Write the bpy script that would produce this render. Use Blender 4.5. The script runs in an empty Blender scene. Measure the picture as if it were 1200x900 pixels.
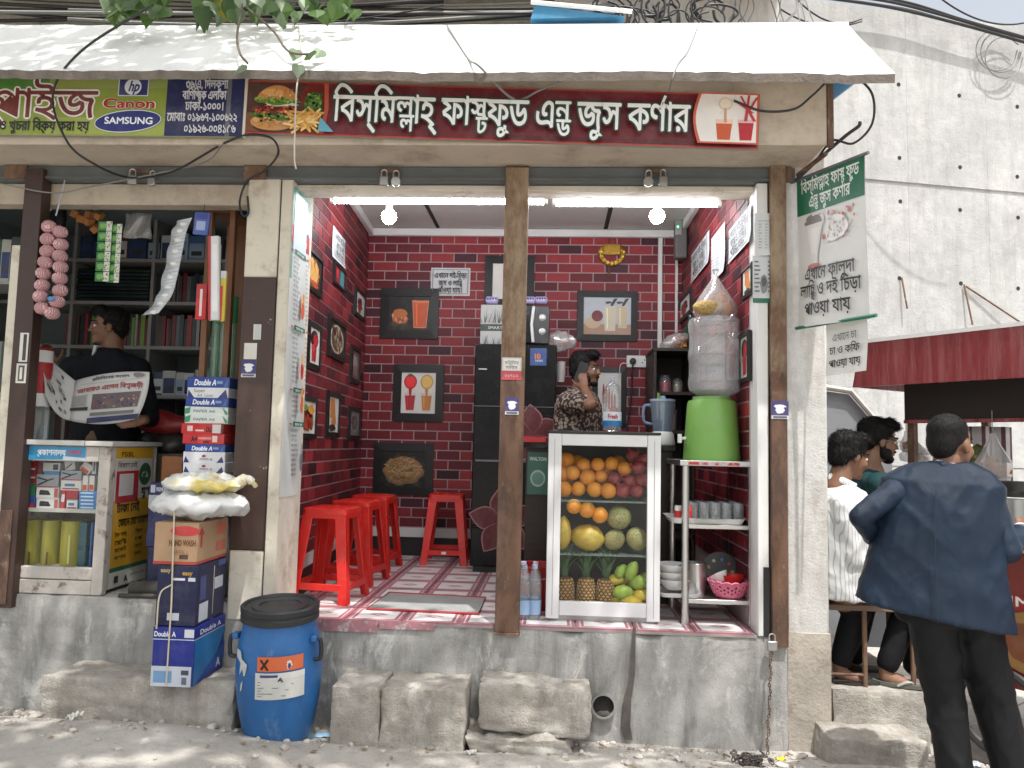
import bpy, bmesh, math, random
from math import sin, cos, pi, radians as R
from mathutils import Vector as V, Matrix, noise
from mathutils.geometry import tessellate_polygon
random.seed(7)
SC = bpy.context.scene
COL = SC.collection
# ---------------------------------------------------------------- camera
FPX = 901.0                                  # focal length in pixels of the 1200 px wide photograph
CAM_D, CAM_H, PITCH, YAW, ROLL = 4.1, 1.56, R(4.6), R(3.2), R(1.3)
CF = V((-sin(YAW)*cos(PITCH), cos(YAW)*cos(PITCH), sin(PITCH)))
_r = V((cos(YAW), sin(YAW), 0)); _u = _r.cross(CF)
CR = _r*cos(ROLL) + _u*sin(ROLL); CU = -_r*sin(ROLL) + _u*cos(ROLL)
CP = V((0, -CAM_D, CAM_H))
cam = bpy.data.cameras.new('camera'); cam.lens = FPX/1200*36; cam.sensor_width = 36; cam.clip_end = 500; cam.clip_start = .05
co = bpy.data.objects.new('camera', cam); COL.objects.link(co)
co.matrix_world = Matrix(((CR.x, CU.x, -CF.x, CP.x), (CR.y, CU.y, -CF.y, CP.y), (CR.z, CU.z, -CF.z, CP.z), (0, 0, 0, 1)))
SC.camera = co
# ---------------------------------------------------------------- sky, sun, exposure
SUN_EL, SUN_AZ = R(68), R(22)                # azimuth: degrees to the right of straight behind the camera
SDIR = V((sin(SUN_AZ)*cos(SUN_EL), -cos(SUN_AZ)*cos(SUN_EL), sin(SUN_EL)))   # towards the sun
w = bpy.data.worlds.new('World'); SC.world = w; w.use_nodes = True
nt = w.node_tree; bg = nt.nodes['Background']
sky = nt.nodes.new('ShaderNodeTexSky'); sky.sky_type = 'NISHITA'; sky.sun_disc = False
sky.sun_elevation = SUN_EL; sky.sun_rotation = math.atan2(SDIR.x, SDIR.y); sky.air_density = 1.6; sky.dust_density = 5.0; sky.ozone_density = 1.0
bw = nt.nodes.new('ShaderNodeRGBToBW'); hs = nt.nodes.new('ShaderNodeMix'); hs.data_type = 'RGBA'; hs.inputs[0].default_value = .7; nt.links.new(sky.outputs[0], bw.inputs[0]); nt.links.new(sky.outputs[0], hs.inputs[6]); nt.links.new(bw.outputs[0], hs.inputs[7]); nt.links.new(hs.outputs[2], bg.inputs[0]); bg.inputs[1].default_value = 0.15
sl = bpy.data.lights.new('sun', 'SUN'); sl.energy = 2.5; sl.angle = R(.6); sl.color = (1, .965, .92)
so = bpy.data.objects.new('sun', sl); COL.objects.link(so); so.rotation_euler = SDIR.to_track_quat('Z', 'Y').to_euler(); so.location = (3, -6, 12)
SC.view_settings.view_transform = 'Standard'; SC.view_settings.look = 'None'; SC.view_settings.exposure = 0.88; SC.view_settings.gamma = 1
# ---------------------------------------------------------------- pixel to place
def hit(px, py, p0, n):
    d = CF + CR*((px-600)/FPX) - CU*((py-450)/FPX)
    return CP + d*((V(p0)-CP).dot(V(n))/d.dot(V(n)))
def at(px, py, Y=0.): return hit(px, py, (0, Y, 0), (0, 1, 0))
def atX(px, py, X): return hit(px, py, (X, 0, 0), (1, 0, 0))
def atZ(px, py, Z): return hit(px, py, (0, 0, Z), (0, 0, 1))
# ---------------------------------------------------------------- materials
def S(r, g, b):
    f = lambda c: (c/255/12.92 if c <= 10 else ((c/255+.055)/1.055)**2.4)
    return (f(r), f(g), f(b))
_mats = {}
class N:                                      # tiny node helper
    def __init__(s, name):
        s.m = bpy.data.materials.new(name); s.m.use_nodes = True; s.t = s.m.node_tree; s.b = s.t.nodes['Principled BSDF']
        s.tc = None
    def n(s, ty, **k):
        o = s.t.nodes.new('ShaderNode'+ty)
        for a, v in k.items():
            if a[0] == 'i' and a[1:].isdigit(): s.put(o.inputs[int(a[1:])], v)
            else: setattr(o, a, v)
        return o
    def put(s, inp, v):
        if hasattr(v, 'links') : s.t.links.new(v, inp)
        elif isinstance(v, tuple) and len(v) == 3 and inp.type == 'RGBA': inp.default_value = (*v, 1)
        else: inp.default_value = v
    def co(s, sc=(1, 1, 1), rot=(0, 0, 0), loc=(0, 0, 0)):
        if not s.tc: s.tc = s.n('TexCoord')
        mp = s.n('Mapping'); s.t.links.new(s.tc.outputs['Object'], mp.inputs[0]); mp.inputs[1].default_value = loc; mp.inputs[2].default_value = rot; mp.inputs[3].default_value = sc
        return mp.outputs[0]
    def noise(s, scale=5, detail=5, rough=.6, vec=None, dist=0):
        o = s.n('TexNoise'); s.t.links.new(vec or s.co(), o.inputs['Vector']); o.inputs['Scale'].default_value = scale; o.inputs['Detail'].default_value = detail
        o.inputs['Roughness'].default_value = rough; o.inputs['Distortion'].default_value = dist
        return o.outputs[0]
    def ramp(s, fac, a, b, lo=0., hi=1.):
        o = s.n('MapRange'); s.put(o.inputs[0], fac); o.inputs[1].default_value = a; o.inputs[2].default_value = b; o.inputs[3].default_value = lo; o.inputs[4].default_value = hi
        return o.outputs[0]
    def mix(s, fac, a, b, mode='MIX'):
        o = s.n('Mix', data_type='RGBA', blend_type=mode); s.put(o.inputs[0], fac); s.put(o.inputs[6], a); s.put(o.inputs[7], b)
        return o.outputs[2]
    def math(s, op, a, b=0., c=0.):
        o = s.n('Math', operation=op); s.put(o.inputs[0], a); s.put(o.inputs[1], b); s.put(o.inputs[2], c); return o.outputs[0]
    def bump(s, h, strength=.3, dist=.01):
        o = s.n('Bump'); o.inputs['Strength'].default_value = strength; o.inputs['Distance'].default_value = dist; s.put(o.inputs['Height'], h)
        s.t.links.new(o.outputs[0], s.b.inputs['Normal'])
    def set(s, **k):
        for a, v in k.items(): s.put(s.b.inputs[a.replace('_', ' ')], v)
        return s
def mt(name, col, rough=.6, metal=0., var=.12, scale=9., bump=0., bscale=60., dirt=None, dlo=.55, dhi=.7, dscale=4., stretch=(1, 1, 1), coat=0., dmax=1., spec=None, vary=0.):
    """painted or plain surface: colour with uneven tone, optional dirt or chips of a second colour, fine relief"""
    if name in _mats: return _mats[name]
    n = N(name); vec = n.co(stretch)
    f = n.noise(scale, 5, .62, vec)
    c = n.mix(n.ramp(f, .3, .7), tuple(max(0, x*(1-var)) for x in col), tuple(min(1, x*(1+var)) for x in col))
    if dirt:
        d = n.noise(dscale, 8, .7, vec)
        c = n.mix(n.ramp(d, dlo, dhi, 0, dmax), c, dirt)
    n.set(Base_Color=c, Metallic=metal, Roughness=n.ramp(f, .3, .7, max(.02, rough-.08), min(1, rough+.08)))
    if coat: n.set(Coat_Weight=coat)
    if spec is not None: n.set(Specular_IOR_Level=spec)
    if vary:                                            # each piece a little lighter or darker than its neighbours
        oi = n.n('ObjectInfo'); k = n.ramp(oi.outputs['Random'], 0, 1, 1-vary, 1+vary); vm = n.n('VectorMath', operation='SCALE'); n.put(vm.inputs[0], c); n.put(vm.inputs['Scale'], k); n.set(Base_Color=vm.outputs[0])
    if bump: n.bump(n.noise(bscale, 4, .6, vec), bump, .01)
    _mats[name] = n.m
    return n.m
def K(r, g, b, rough=.5):                      # ink or plastic of one colour (sRGB 0..255)
    key = 'tone_%d_%d_%d_%d' % (r, g, b, int(rough*100))
    return mt(key, S(r, g, b), rough, var=.08, scale=14, dirt=(.26, .24, .21), dlo=.46, dhi=.8, dscale=7, dmax=.28, bump=.06, bscale=30)
# ---------------------------------------------------------------- mesh builder
class G:
    def __init__(s): s.v = []; s.f = []; s.mi = []; s.m = 0; s.M = None
    def add(s, vs, fs):
        o = len(s.v)
        s.v += [tuple(s.M @ V(p)) for p in vs] if s.M else [tuple(p) for p in vs]
        s.f += [tuple(i+o for i in f) for f in fs]; s.mi += [s.m]*len(fs); return s
    def box(s, x0, x1, y0, y1, z0, z1):
        return s.add([(x0, y0, z0), (x1, y0, z0), (x1, y1, z0), (x0, y1, z0), (x0, y0, z1), (x1, y0, z1), (x1, y1, z1), (x0, y1, z1)],
                     [(3, 2, 1, 0), (4, 5, 6, 7), (0, 1, 5, 4), (1, 2, 6, 5), (2, 3, 7, 6), (3, 0, 4, 7)])
    def cb(s, c, d, M=None):
        x, y, z = c; a, b, e = d[0]/2, d[1]/2, d[2]/2
        if M is None: return s.box(x-a, x+a, y-b, y+b, z-e, z+e)
        k = s.M; s.M = (k or Matrix()) @ Matrix.Translation(c) @ M; s.box(-a, a, -b, b, -e, e); s.M = k; return s
    def ring(s, secs, cap=True, closed=False):        # secs: list of equal-length point rings
        n = len(secs[0]); vs = [p for q in secs for p in q]; fs = []
        m = len(secs)
        for i in range(m if closed else m-1):
            for j in range(n):
                a = i*n+j; b = i*n+(j+1) % n; c = ((i+1) % m)*n+(j+1) % n; d = ((i+1) % m)*n+j
                fs.append((a, b, c, d))
        if cap and not closed: fs += [tuple(range(n-1, -1, -1)), tuple(range((m-1)*n, m*n))]
        return s.add(vs, fs)
    def lathe(s, prof, c=(0, 0, 0), n=24, cap=True, ax=None):
        secs = [[(r*cos(2*pi*k/n), r*sin(2*pi*k/n), z) for k in range(n)] for r, z in prof]
        k0 = s.M; s.M = (k0 or Matrix()) @ Matrix.Translation(c) @ (ax if ax else Matrix()); s.ring(secs, cap); s.M = k0; return s
    def cyl(s, p0, p1, r0, r1=None, n=12): return s.sweep([p0, p1], [r0, r0 if r1 is None else r1], n)
    def sweep(s, pts, rad, n=8, cap=True, closed=False):
        pts = [V(p) for p in pts]; m = len(pts)
        if not hasattr(rad, '__len__'): rad = [rad]*m
        t0 = (pts[1]-pts[0]).normalized(); up = V((0, 0, 1)) if abs(t0.z) < .9 else V((1, 0, 0))
        u = t0.cross(up).normalized(); secs = []
        for i in range(m):
            t = (pts[min(i+1, m-1)]-pts[max(i-1, 0)])
            if closed: t = pts[(i+1) % m]-pts[i-1]
            t.normalize(); u = (u-t*u.dot(t)).normalized(); w_ = t.cross(u)
            r = rad[i]; a, b = (r if hasattr(r, '__len__') else (r, r))
            secs.append([tuple(pts[i]+u*(a*cos(2*pi*k/n))+w_*(b*sin(2*pi*k/n))) for k in range(n)])
        return s.ring(secs, cap, closed)
    def ell(s, c, r, n=16, m=10, M=None):
        if not hasattr(r, '__len__'): r = (r, r, r)
        vs = [(0, 0, -r[2])]; fs = []
        for i in range(1, m):
            a = pi*i/m
            vs += [(r[0]*sin(a)*cos(2*pi*k/n), r[1]*sin(a)*sin(2*pi*k/n), -r[2]*cos(a)) for k in range(n)]
        vs.append((0, 0, r[2])); L = len(vs)-1
        for k in range(n):
            fs.append((0, 1+(k+1) % n, 1+k)); fs.append((L, L-n+k, L-n+(k+1) % n))
            for i in range(m-2):
                a = 1+i*n; fs.append((a+k, a+(k+1) % n, a+n+(k+1) % n, a+n+k))
        k0 = s.M; s.M = (k0 or Matrix()) @ Matrix.Translation(c) @ (M if M else Matrix()); s.add(vs, fs); s.M = k0; return s
    def prism(s, out, y0, y1):                          # XZ outline (counter-clockwise seen from -Y) from y0 (front) to y1
        n = len(out); return s.ring([[(x, y1, z) for x, z in out], [(x, y0, z) for x, z in out]])
    def prismz(s, out, z0, z1): return s.ring([[(x, y, z0) for x, y in out], [(x, y, z1) for x, y in out]])
    def face(s, pts): return s.add(pts, [tuple(range(len(pts)))])
    def rect(s, x0, x1, z0, z1, y): return s.face([(x0, y, z0), (x1, y, z0), (x1, y, z1), (x0, y, z1)])
    def grid(s, fn, nu, nv):
        vs = [fn(i/nu, j/nv) for j in range(nv+1) for i in range(nu+1)]
        return s.add(vs, [(j*(nu+1)+i, j*(nu+1)+i+1, (j+1)*(nu+1)+i+1, (j+1)*(nu+1)+i) for j in range(nv) for i in range(nu)])
    def mesh(s, name, mats, smooth=40):
        me = bpy.data.meshes.new(name); me.from_pydata(s.v, [], s.f)
        for m in (mats if isinstance(mats, (list, tuple)) else [mats]): me.materials.append(m)
        if any(s.mi): me.polygons.foreach_set('material_index', s.mi)
        if smooth:
            me.polygons.foreach_set('use_smooth', [True]*len(s.f)); me.set_sharp_from_angle(angle=R(smooth))
        me.update(); return me
    def obj(s, name, mats, parent=None, smooth=40, bevel=0, loc=None, rotz=None):
        o = bpy.data.objects.new(name, s.mesh(name, mats, smooth)); COL.objects.link(o)
        if parent: o.parent = parent
        if loc is not None: o.location = loc
        if rotz is not None: o.rotation_euler.z = rotz
        if bevel:
            b = o.modifiers.new('bevel', 'BEVEL'); b.width = bevel; b.segments = 2; b.limit_method = 'ANGLE'; b.angle_limit = R(50)
        return o
def tag(o, label, cat, group=None):
    o['label'] = label; o['category'] = cat
    if group: o['group'] = group
    return o
def T(name, label, cat, loc=(0, 0, 0), rotz=0., group=None, rot=None):
    o = bpy.data.objects.new(name, None); COL.objects.link(o); o.empty_display_size = .1
    o.location = loc; o.rotation_euler = rot or (0, 0, rotz); return tag(o, label, cat, group)
def struct(o, kind='structure'): o['kind'] = kind; return o
def dup(root, loc=None, rotz=None, label=None, group=None, parent=None):
    r = root.copy(); COL.objects.link(r)
    if parent: r.parent = parent
    if loc is not None: r.location = loc
    if rotz is not None: r.rotation_euler.z = rotz
    if label: r['label'] = label
    if group: r['group'] = group
    for c in list(root.children): dup(c, parent=r)
    return r
def rag(pts, amt, seed=0):                             # make an outline a little uneven
    rnd = random.Random(seed); return [(x+rnd.uniform(-amt, amt), z+rnd.uniform(-amt, amt)) for x, z in pts]
def sag(a, b, d, n=14):                                # hanging line between two points
    a, b = V(a), V(b); return [a.lerp(b, i/n)-V((0, 0, d*4*(i/n)*(1-i/n))) for i in range(n+1)]
def spline(pts, n=8):
    P = [V(p) for p in pts]; P = [P[0]*2-P[1]]+P+[P[-1]*2-P[-2]]; out = []
    for i in range(1, len(P)-2):
        for k in range(n):
            t = k/n; a, b, c, d = P[i-1:i+3]
            out.append(.5*((2*b)+(c-a)*t+(2*a-5*b+4*c-d)*t*t+(3*b-a-3*c+d)*t**3))
    return out+[P[-2]]
# ---------------------------------------------------------------- lettering
PRE = 'িেৈ'; _gl = {}
def inside(p, poly):
    x, y = p; r = False; j = len(poly)-1
    for i in range(len(poly)):
        (xi, yi), (xj, yj) = poly[i], poly[j]
        if (yi > y) != (yj > y) and x < (xj-xi)*(y-yi)/(yj-yi)+xi: r = not r
        j = i
    return r
def glyph(ch):
    """letter as triangles: every outer stroke filled on its own, so that overlapping strokes do not cancel out"""
    if ch not in _gl:
        def text(b): c = bpy.data.curves.new('t', 'FONT'); c.body = b; c.resolution_u = 3; o = bpy.data.objects.new('t', c); COL.objects.link(o); return o, c
        def width(b): o, c = text(b); r = max(v.co.x for v in o.evaluated_get(bpy.context.evaluated_depsgraph_get()).to_mesh().vertices); bpy.data.objects.remove(o); bpy.data.curves.remove(c); return r
        if '_k' not in _gl: _gl['_k'] = width('ক')
        ad = width(ch+'ক')-_gl['_k']; o, c = text(ch); dg = bpy.context.evaluated_depsgraph_get(); cu = o.to_curve(dg); polys = []
        for sp in cu.splines:
            P = []; bp = sp.bezier_points; n = len(bp)
            if n < 2: continue
            for i in range(n):
                a, b = bp[i], bp[(i+1) % n]; P0, P1, P2, P3 = a.co, a.handle_right, b.handle_left, b.co
                st = 1 if ((P1-P0).cross(P3-P0)).length < 1e-6 and ((P2-P0).cross(P3-P0)).length < 1e-6 else 4
                for k in range(st): t = k/st; q = P0*(1-t)**3+P1*3*t*(1-t)**2+P2*3*t*t*(1-t)+P3*t**3; P.append((q.x, q.y))
            Q = [P[0]]
            for q in P[1:]:
                if abs(q[0]-Q[-1][0])+abs(q[1]-Q[-1][1]) > 1e-5: Q.append(q)
            if len(Q) > 2: polys.append(Q)
        o.to_curve_clear(); bpy.data.objects.remove(o); bpy.data.curves.remove(c)
        area = lambda P: sum(P[i-1][0]*P[i][1]-P[i][0]*P[i-1][1] for i in range(len(P)))/2
        vs, fs = [], []
        if polys:
            ar = [area(P) for P in polys]; sg = 1 if max(ar, key=abs) > 0 else -1; outs = [(abs(a), P) for a, P in zip(ar, polys) if a*sg > 0]; outs.sort(key=lambda q: q[0]); hol = {i: [] for i in range(len(outs))}
            for a, P in zip(ar, polys):
                if a*sg < 0:
                    for i, (A_, O_) in enumerate(outs):
                        if A_ > abs(a) and inside(P[0], O_): hol[i].append(P); break
            for i, (A_, O_) in enumerate(outs):
                loops = [[V((x, y, 0)) for x, y in O_]]+[[V((x, y, 0)) for x, y in h] for h in hol[i]]; tri = tessellate_polygon(loops); k0 = len(vs); vs += [(q.x, q.y, i) for L in loops for q in L]; pts = [q for L in loops for q in L]
                for t in tri:
                    p, q, r = [pts[j] for j in t]; z = (q.x-p.x)*(r.y-p.y)-(q.y-p.y)*(r.x-p.x); fs.append(tuple(k0+j for j in (t if z > 0 else t[::-1])))
        _gl[ch] = (vs, fs, ad)
    return _gl[ch]
def shape(s):                                          # (char, dx, dy, scale x, scale y) with pre-base vowels and stacked conjuncts
    out = []; i = 0; x = 0.; L = len(s)
    iscon = lambda c: '\u0995' <= c <= '\u09b9' or c in '\u09dc\u09dd\u09df'
    while i < L:
        ch = s[i]
        if iscon(ch):
            cl = [ch]; i += 1; reph = False
            while i+1 < L and s[i] == '্' and iscon(s[i+1]): cl.append(s[i+1]); i += 2
            hal = i < L and s[i] == '্'
            if hal:
                i += 1
                if i < L and s[i] == '\u200c': i += 1
            if len(cl) > 1 and cl[0] == 'র': reph = True; cl = cl[1:]
            rph = len(cl) > 1 and cl[-1] == 'র'
            if rph: cl = cl[:-1]
            post = ''; 
            while i < L and s[i] in 'ািীুূৃেৈোৌঃং': post += s[i]; i += 1
            if 'ো' in post: post = post.replace('ো', 'ে')+'া'
            for v in post:
                if v in PRE: out.append((v, x, 0, 1, 1)); x += glyph(v)[2]
            x0 = x
            if len(cl) == 1: out.append((cl[0], x, 0, 1, 1)); x += glyph(cl[0])[2]
            else:
                out.append((cl[0], x, .18, .92, .72)); w1 = glyph(cl[0])[2]*.92; w2 = glyph(cl[1])[2]*.72
                out.append((cl[1], x+w1-w2+.02, -.20, .72, .62)); x += w1
            if reph: out.append(('/', x-.28, .52, .9, .45))
            if rph: out.append(('\\', x0+.02, -.2, 1.2, .4))
            if hal: out.append(('্', x, 0, 1, 1))
            for v in post:
                if v not in PRE: out.append((v, x, 0, 1, 1)); x += glyph(v)[2]
        else:
            i += 1
            if ch == '\u200c': continue
            out.append((ch, x, 0, 1, 1)); x += glyph(ch)[2]
    return out, x
def words(g, s, x0, z0, h, y, width=None, bold=0., align='L', tilt=0., slant=0.):
    """add the text to builder g, lying in the XZ plane at depth y, facing -Y; h = height of one em box; width squeezes it to fit"""
    gl, tot = shape(s); sx = h if width is None else width/max(tot, .01)
    ox = x0-(tot*sx/2 if align == 'C' else tot*sx if align == 'R' else 0)
    for ch, dx, dy, a, b in gl:
        vs, fs, ad = glyph(ch)
        nb = 1 if bold*h < .0006 else 3 if bold*h < .004 else 8
        for q in range(nb):                               # heavier strokes: the outline repeated a little aside, each a hair in front
            bx, bz = (bold*cos(2*pi*q/nb), bold*sin(2*pi*q/nb)) if nb > 1 else (0, 0); yy = y-q*.00003
            g.add([(ox+(dx+vx*a)*sx+bx*h+slant*(vy*b+dy)*h, yy-.00001*ly, z0+(dy+vy*b+bz)*h+tilt*((ox-x0)+(dx+vx*a)*sx)) for vx, vy, ly in vs], fs)
    return tot*sx
class Art:
    """flat print built of thin layers in a local XZ plane facing -Y; coordinates in fractions of width and height (-.5 .. .5)"""
    def __init__(s, w, h, y=0.): s.w, s.h, s.y, s.g, s.mats, s.k = w, h, y, G(), [], 0
    def _m(s, col):
        m = K(*col) if isinstance(col, tuple) else col
        if m not in s.mats: s.mats.append(m)
        s.g.m = s.mats.index(m); s.k += 1; return s.y-s.k*.0004
    def r(s, x0, x1, z0, z1, col): y = s._m(col); s.g.rect(x0*s.w, x1*s.w, z0*s.h, z1*s.h, y); return s
    def e(s, cx, cz, rx, rz, col, rough=0., n=22, seed=0):
        y = s._m(col); rnd = random.Random(seed)
        s.g.face([(s.w*(cx+rx*(1+rnd.uniform(-rough, rough))*cos(2*pi*k/n)), y, s.h*(cz+rz*(1+rnd.uniform(-rough, rough))*sin(2*pi*k/n))) for k in range(n)]); return s
    def p(s, pts, col): y = s._m(col); s.g.face([(x*s.w, y, z*s.h) for x, z in pts]); return s
    def t(s, txt, x, z, h, col, width=None, bold=0., align='C', tilt=0., slant=0.):
        y = s._m(col); words(s.g, txt, x*s.w, z*s.h, h*s.h, y, None if width is None else width*s.w, bold, align, tilt, slant); return s
    def scatter(s, x0, x1, z0, z1, n, size, cols, seed=1, asp=1.):
        rnd = random.Random(seed)
        for c in cols:
            y = s._m(c)
            for _ in range(n//len(cols)):
                cx, cz = rnd.uniform(x0, x1), rnd.uniform(z0, z1); a = rnd.uniform(0, pi); q = size*rnd.uniform(.6, 1.3); b = q*asp
                s.g.face([((cx+q*cos(t)*cos(a)-b*sin(t)*sin(a))*s.w, y, (cz*s.h+(q*cos(t)*sin(a)+b*sin(t)*cos(a))*s.w)) for t in [k*pi/3 for k in range(6)]])
        return s
    def obj(s, name, parent=None): return s.g.obj(name, s.mats, parent, smooth=0)
# ================================================================ materials of the setting
def concrete(name, c1, c2, stain, streak=.5, bump=.5, pits=0., scale=3., white=None, fine=.35):
    """cement: broad blotches, drip streaks, dark stains, optional lime bloom and pin holes"""
    n = N(name); v = n.co()
    a = n.noise(scale, 9, .7, v, .4); b = n.noise(scale*6, 7, .7, v)
    c = n.mix(n.ramp(a, .34, .64), c1, c2)
    c = n.mix(n.ramp(b, .42, .72, 0, fine), c, tuple(x*.55 for x in c1))
    st = n.noise(1.6, 8, .72, n.co((5, 5, .8)), .3); c = n.mix(n.ramp(st, .48, .68, 0, streak), c, stain)
    bl = n.noise(1.3, 6, .7, n.co((1, 1, 1.3), loc=(7, 2, 5)), .6); c = n.mix(n.ramp(bl, .54, .66, 0, streak*.9), c, stain)
    if white:
        wv = n.noise(2.6, 10, .78, n.co((1.5, 1.5, 1), loc=(3.1, 0, 0)), .5); c = n.mix(n.ramp(wv, .55, .63, 0, .7), c, white)
    h = n.math('ADD', n.math('MULTIPLY', b, 1.2), n.math('MULTIPLY', n.noise(110, 3, .6, v), .5))
    if pits:
        vo = n.n('TexVoronoi'); n.t.links.new(v, vo.inputs['Vector']); vo.inputs['Scale'].default_value = pits; k = n.noise(3, 4, .6, v)
        pt = n.math('MULTIPLY', n.ramp(vo.outputs[0], .0, .13, 1, 0), n.ramp(k, .5, .62)); h = n.math('SUBTRACT', h, pt); c = n.mix(n.math('MULTIPLY', pt, .7), c, tuple(x*.35 for x in c1))
    n.set(Base_Color=c, Roughness=.93); n.bump(h, bump, .012); _mats[name] = n.m; return n.m
M_PLINTH = concrete('plinth_concrete', (.32, .315, .30), (.45, .44, .42), (.14, .135, .125), .72, .45, scale=1.8, white=(.60, .595, .57))
M_STEP = concrete('step_concrete', (.34, .31, .27), (.50, .475, .435), (.23, .195, .155), .6, .8, scale=4, white=(.56, .54, .5))
M_WALL = concrete('cast_concrete', (.42, .42, .415), (.55, .55, .54), (.30, .295, .285), .55, .75, pits=26, scale=1.4, fine=.3)
M_UPPER = concrete('upper_plaster', (.40, .36, .30), (.50, .46, .39), (.25, .22, .18), .5, .3)
M_PILLAR = concrete('pillar_whitewash', (.52, .515, .49), (.66, .65, .625), (.36, .31, .26), .6, .5, pits=30, scale=2.5, fine=.3)
M_CREAM = mt('cream_paint', (.66, .61, .51), .8, var=.08, scale=4, bump=.25, bscale=30, dirt=(.30, .22, .15), dlo=.52, dhi=.70, dscale=6, dmax=.75)
M_CREAM2 = mt('cream_fascia_paint', (.52, .45, .36), .75, var=.12, scale=3, bump=.2, bscale=30, dirt=(.26, .20, .15), dlo=.50, dhi=.72, dscale=4, dmax=.8)
M_BROWNP = mt('brown_enamel', (.055, .03, .024), .45, var=.2, scale=5, bump=.15, bscale=40, dirt=(.42, .36, .28), dlo=.67, dhi=.70, dscale=10)
def rusty(name, base, rust, chip, lo=.42, hi=.58, top=None):
    n = N(name); v = n.co((3.2, 3.2, 1.1)); a = n.noise(3, 9, .72, v); b = n.noise(9, 7, .7, n.co((2, 2, 1), loc=(4, 2, 1)))
    c = n.mix(n.ramp(a, lo, hi), base, rust); c = n.mix(n.ramp(b, .60, .68, 0, .8), c, chip)
    if top:                                             # old coat of a second paint over the upper length
        z = n.n('SeparateXYZ'); n.t.links.new(n.co(), z.inputs[0])
        zz = n.math('ADD', z.outputs[2], n.math('MULTIPLY', n.noise(6, 8, .7, n.co()), .9))
        c = n.mix(n.ramp(zz, top[1], top[1]+.12), c, n.mix(n.ramp(a, .40, .60, 0, .95), top[0], rust))
    n.set(Base_Color=c, Roughness=.78, Metallic=0.); n.bump(n.math('ADD', a, b), .35, .006); _mats[name] = n.m; return n.m
M_RUST = rusty('rusted_post_steel', (.075, .042, .03), (.15, .08, .048), (.24, .15, .09), top=((.33, .25, .165), 2.35))
M_RUST2 = rusty('rusted_brown_channel', (.10, .055, .04), (.20, .12, .075), (.40, .33, .25))
M_BEAM = mt('slate_blue_enamel', (.115, .13, .135), .5, var=.2, scale=2.5, bump=.1, dirt=(.05, .045, .04), dlo=.62, dhi=.75, dscale=2, stretch=(1, 1, 2))
M_AWN = mt('white_awning_paint', (.76, .765, .76), .75, var=.06, scale=2.5, bump=.3, bscale=12, dirt=(.34, .31, .27), dlo=.56, dhi=.78, dscale=3.5, stretch=(3, .8, .8), dmax=.7)
M_LIP = mt('awning_edge_grime', (.17, .145, .125), .9, var=.3, scale=12, bump=.5)
M_WHITE = mt('white_gloss_paint', (.72, .715, .70), .5, var=.05, scale=5, bump=.08, dirt=(.5, .47, .42), dlo=.66, dhi=.74, dscale=8)
M_BLACK = mt('black_paint', (.022, .022, .024), .5, var=.25, scale=6)
# ---------------------------------------------------------------- ground
def gz(x, y):
    t = min(1, max(0, -y/.55)); t = t*t*(3-2*t)
    q = min(1, max(0, (-.9-x)/1.0)); z = .05+.085*t+.06*q*q*(3-2*q)*min(1, max(0, (.5-y)))*1.4
    return z+.012*noise.noise((x*1.7, y*1.7, 0))+.006*noise.noise((x*7, y*7, 3))
n = N('dusty_street'); v = n.co(); a = n.noise(1.1, 9, .68, v); b = n.noise(14, 7, .7, v)
c = n.mix(n.ramp(a, .36, .64), (.36, .335, .30), (.48, .455, .42)); c = n.mix(n.ramp(b, .5, .75, 0, .6), c, (.25, .225, .195))
vo = n.n('TexVoronoi'); n.t.links.new(v, vo.inputs['Vector']); vo.inputs['Scale'].default_value = 60
c = n.mix(n.ramp(vo.outputs[0], .12, .02, 0, .55), c, (.62, .59, .54))
n.set(Base_Color=c, Roughness=.95); n.bump(n.math('ADD', n.math('ADD', b, n.noise(120, 3, .6, v)), n.math('MULTIPLY', vo.outputs[0], -.6)), .6, .012)
M_GROUND = n.m
g = G()
def axis(lo, hi, fine0, fine1, step):
    L = [lo, lo*.6, lo*.35, lo*.2]; x = fine0
    L = [q for q in L if q < fine0-.3]
    while x <= fine1: L.append(x); x += step
    return L+[q for q in (hi*.2, hi*.35, hi*.6, hi) if q > fine1+.3]
xs = axis(-60, 60, -4.2, 4.2, .06); ys = axis(-60, 30, -2.2, .6, .05)
nx = len(xs); g.add([(x, y, gz(x, y)) for y in ys for x in xs], [(j*nx+i, j*nx+i+1, (j+1)*nx+i+1, (j+1)*nx+i) for j in range(len(ys)-1) for i in range(nx-1)])
struct(g.obj('ground', M_GROUND, smooth=0)).data.polygons.foreach_set('use_smooth', [True]*len(g.f))
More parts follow.
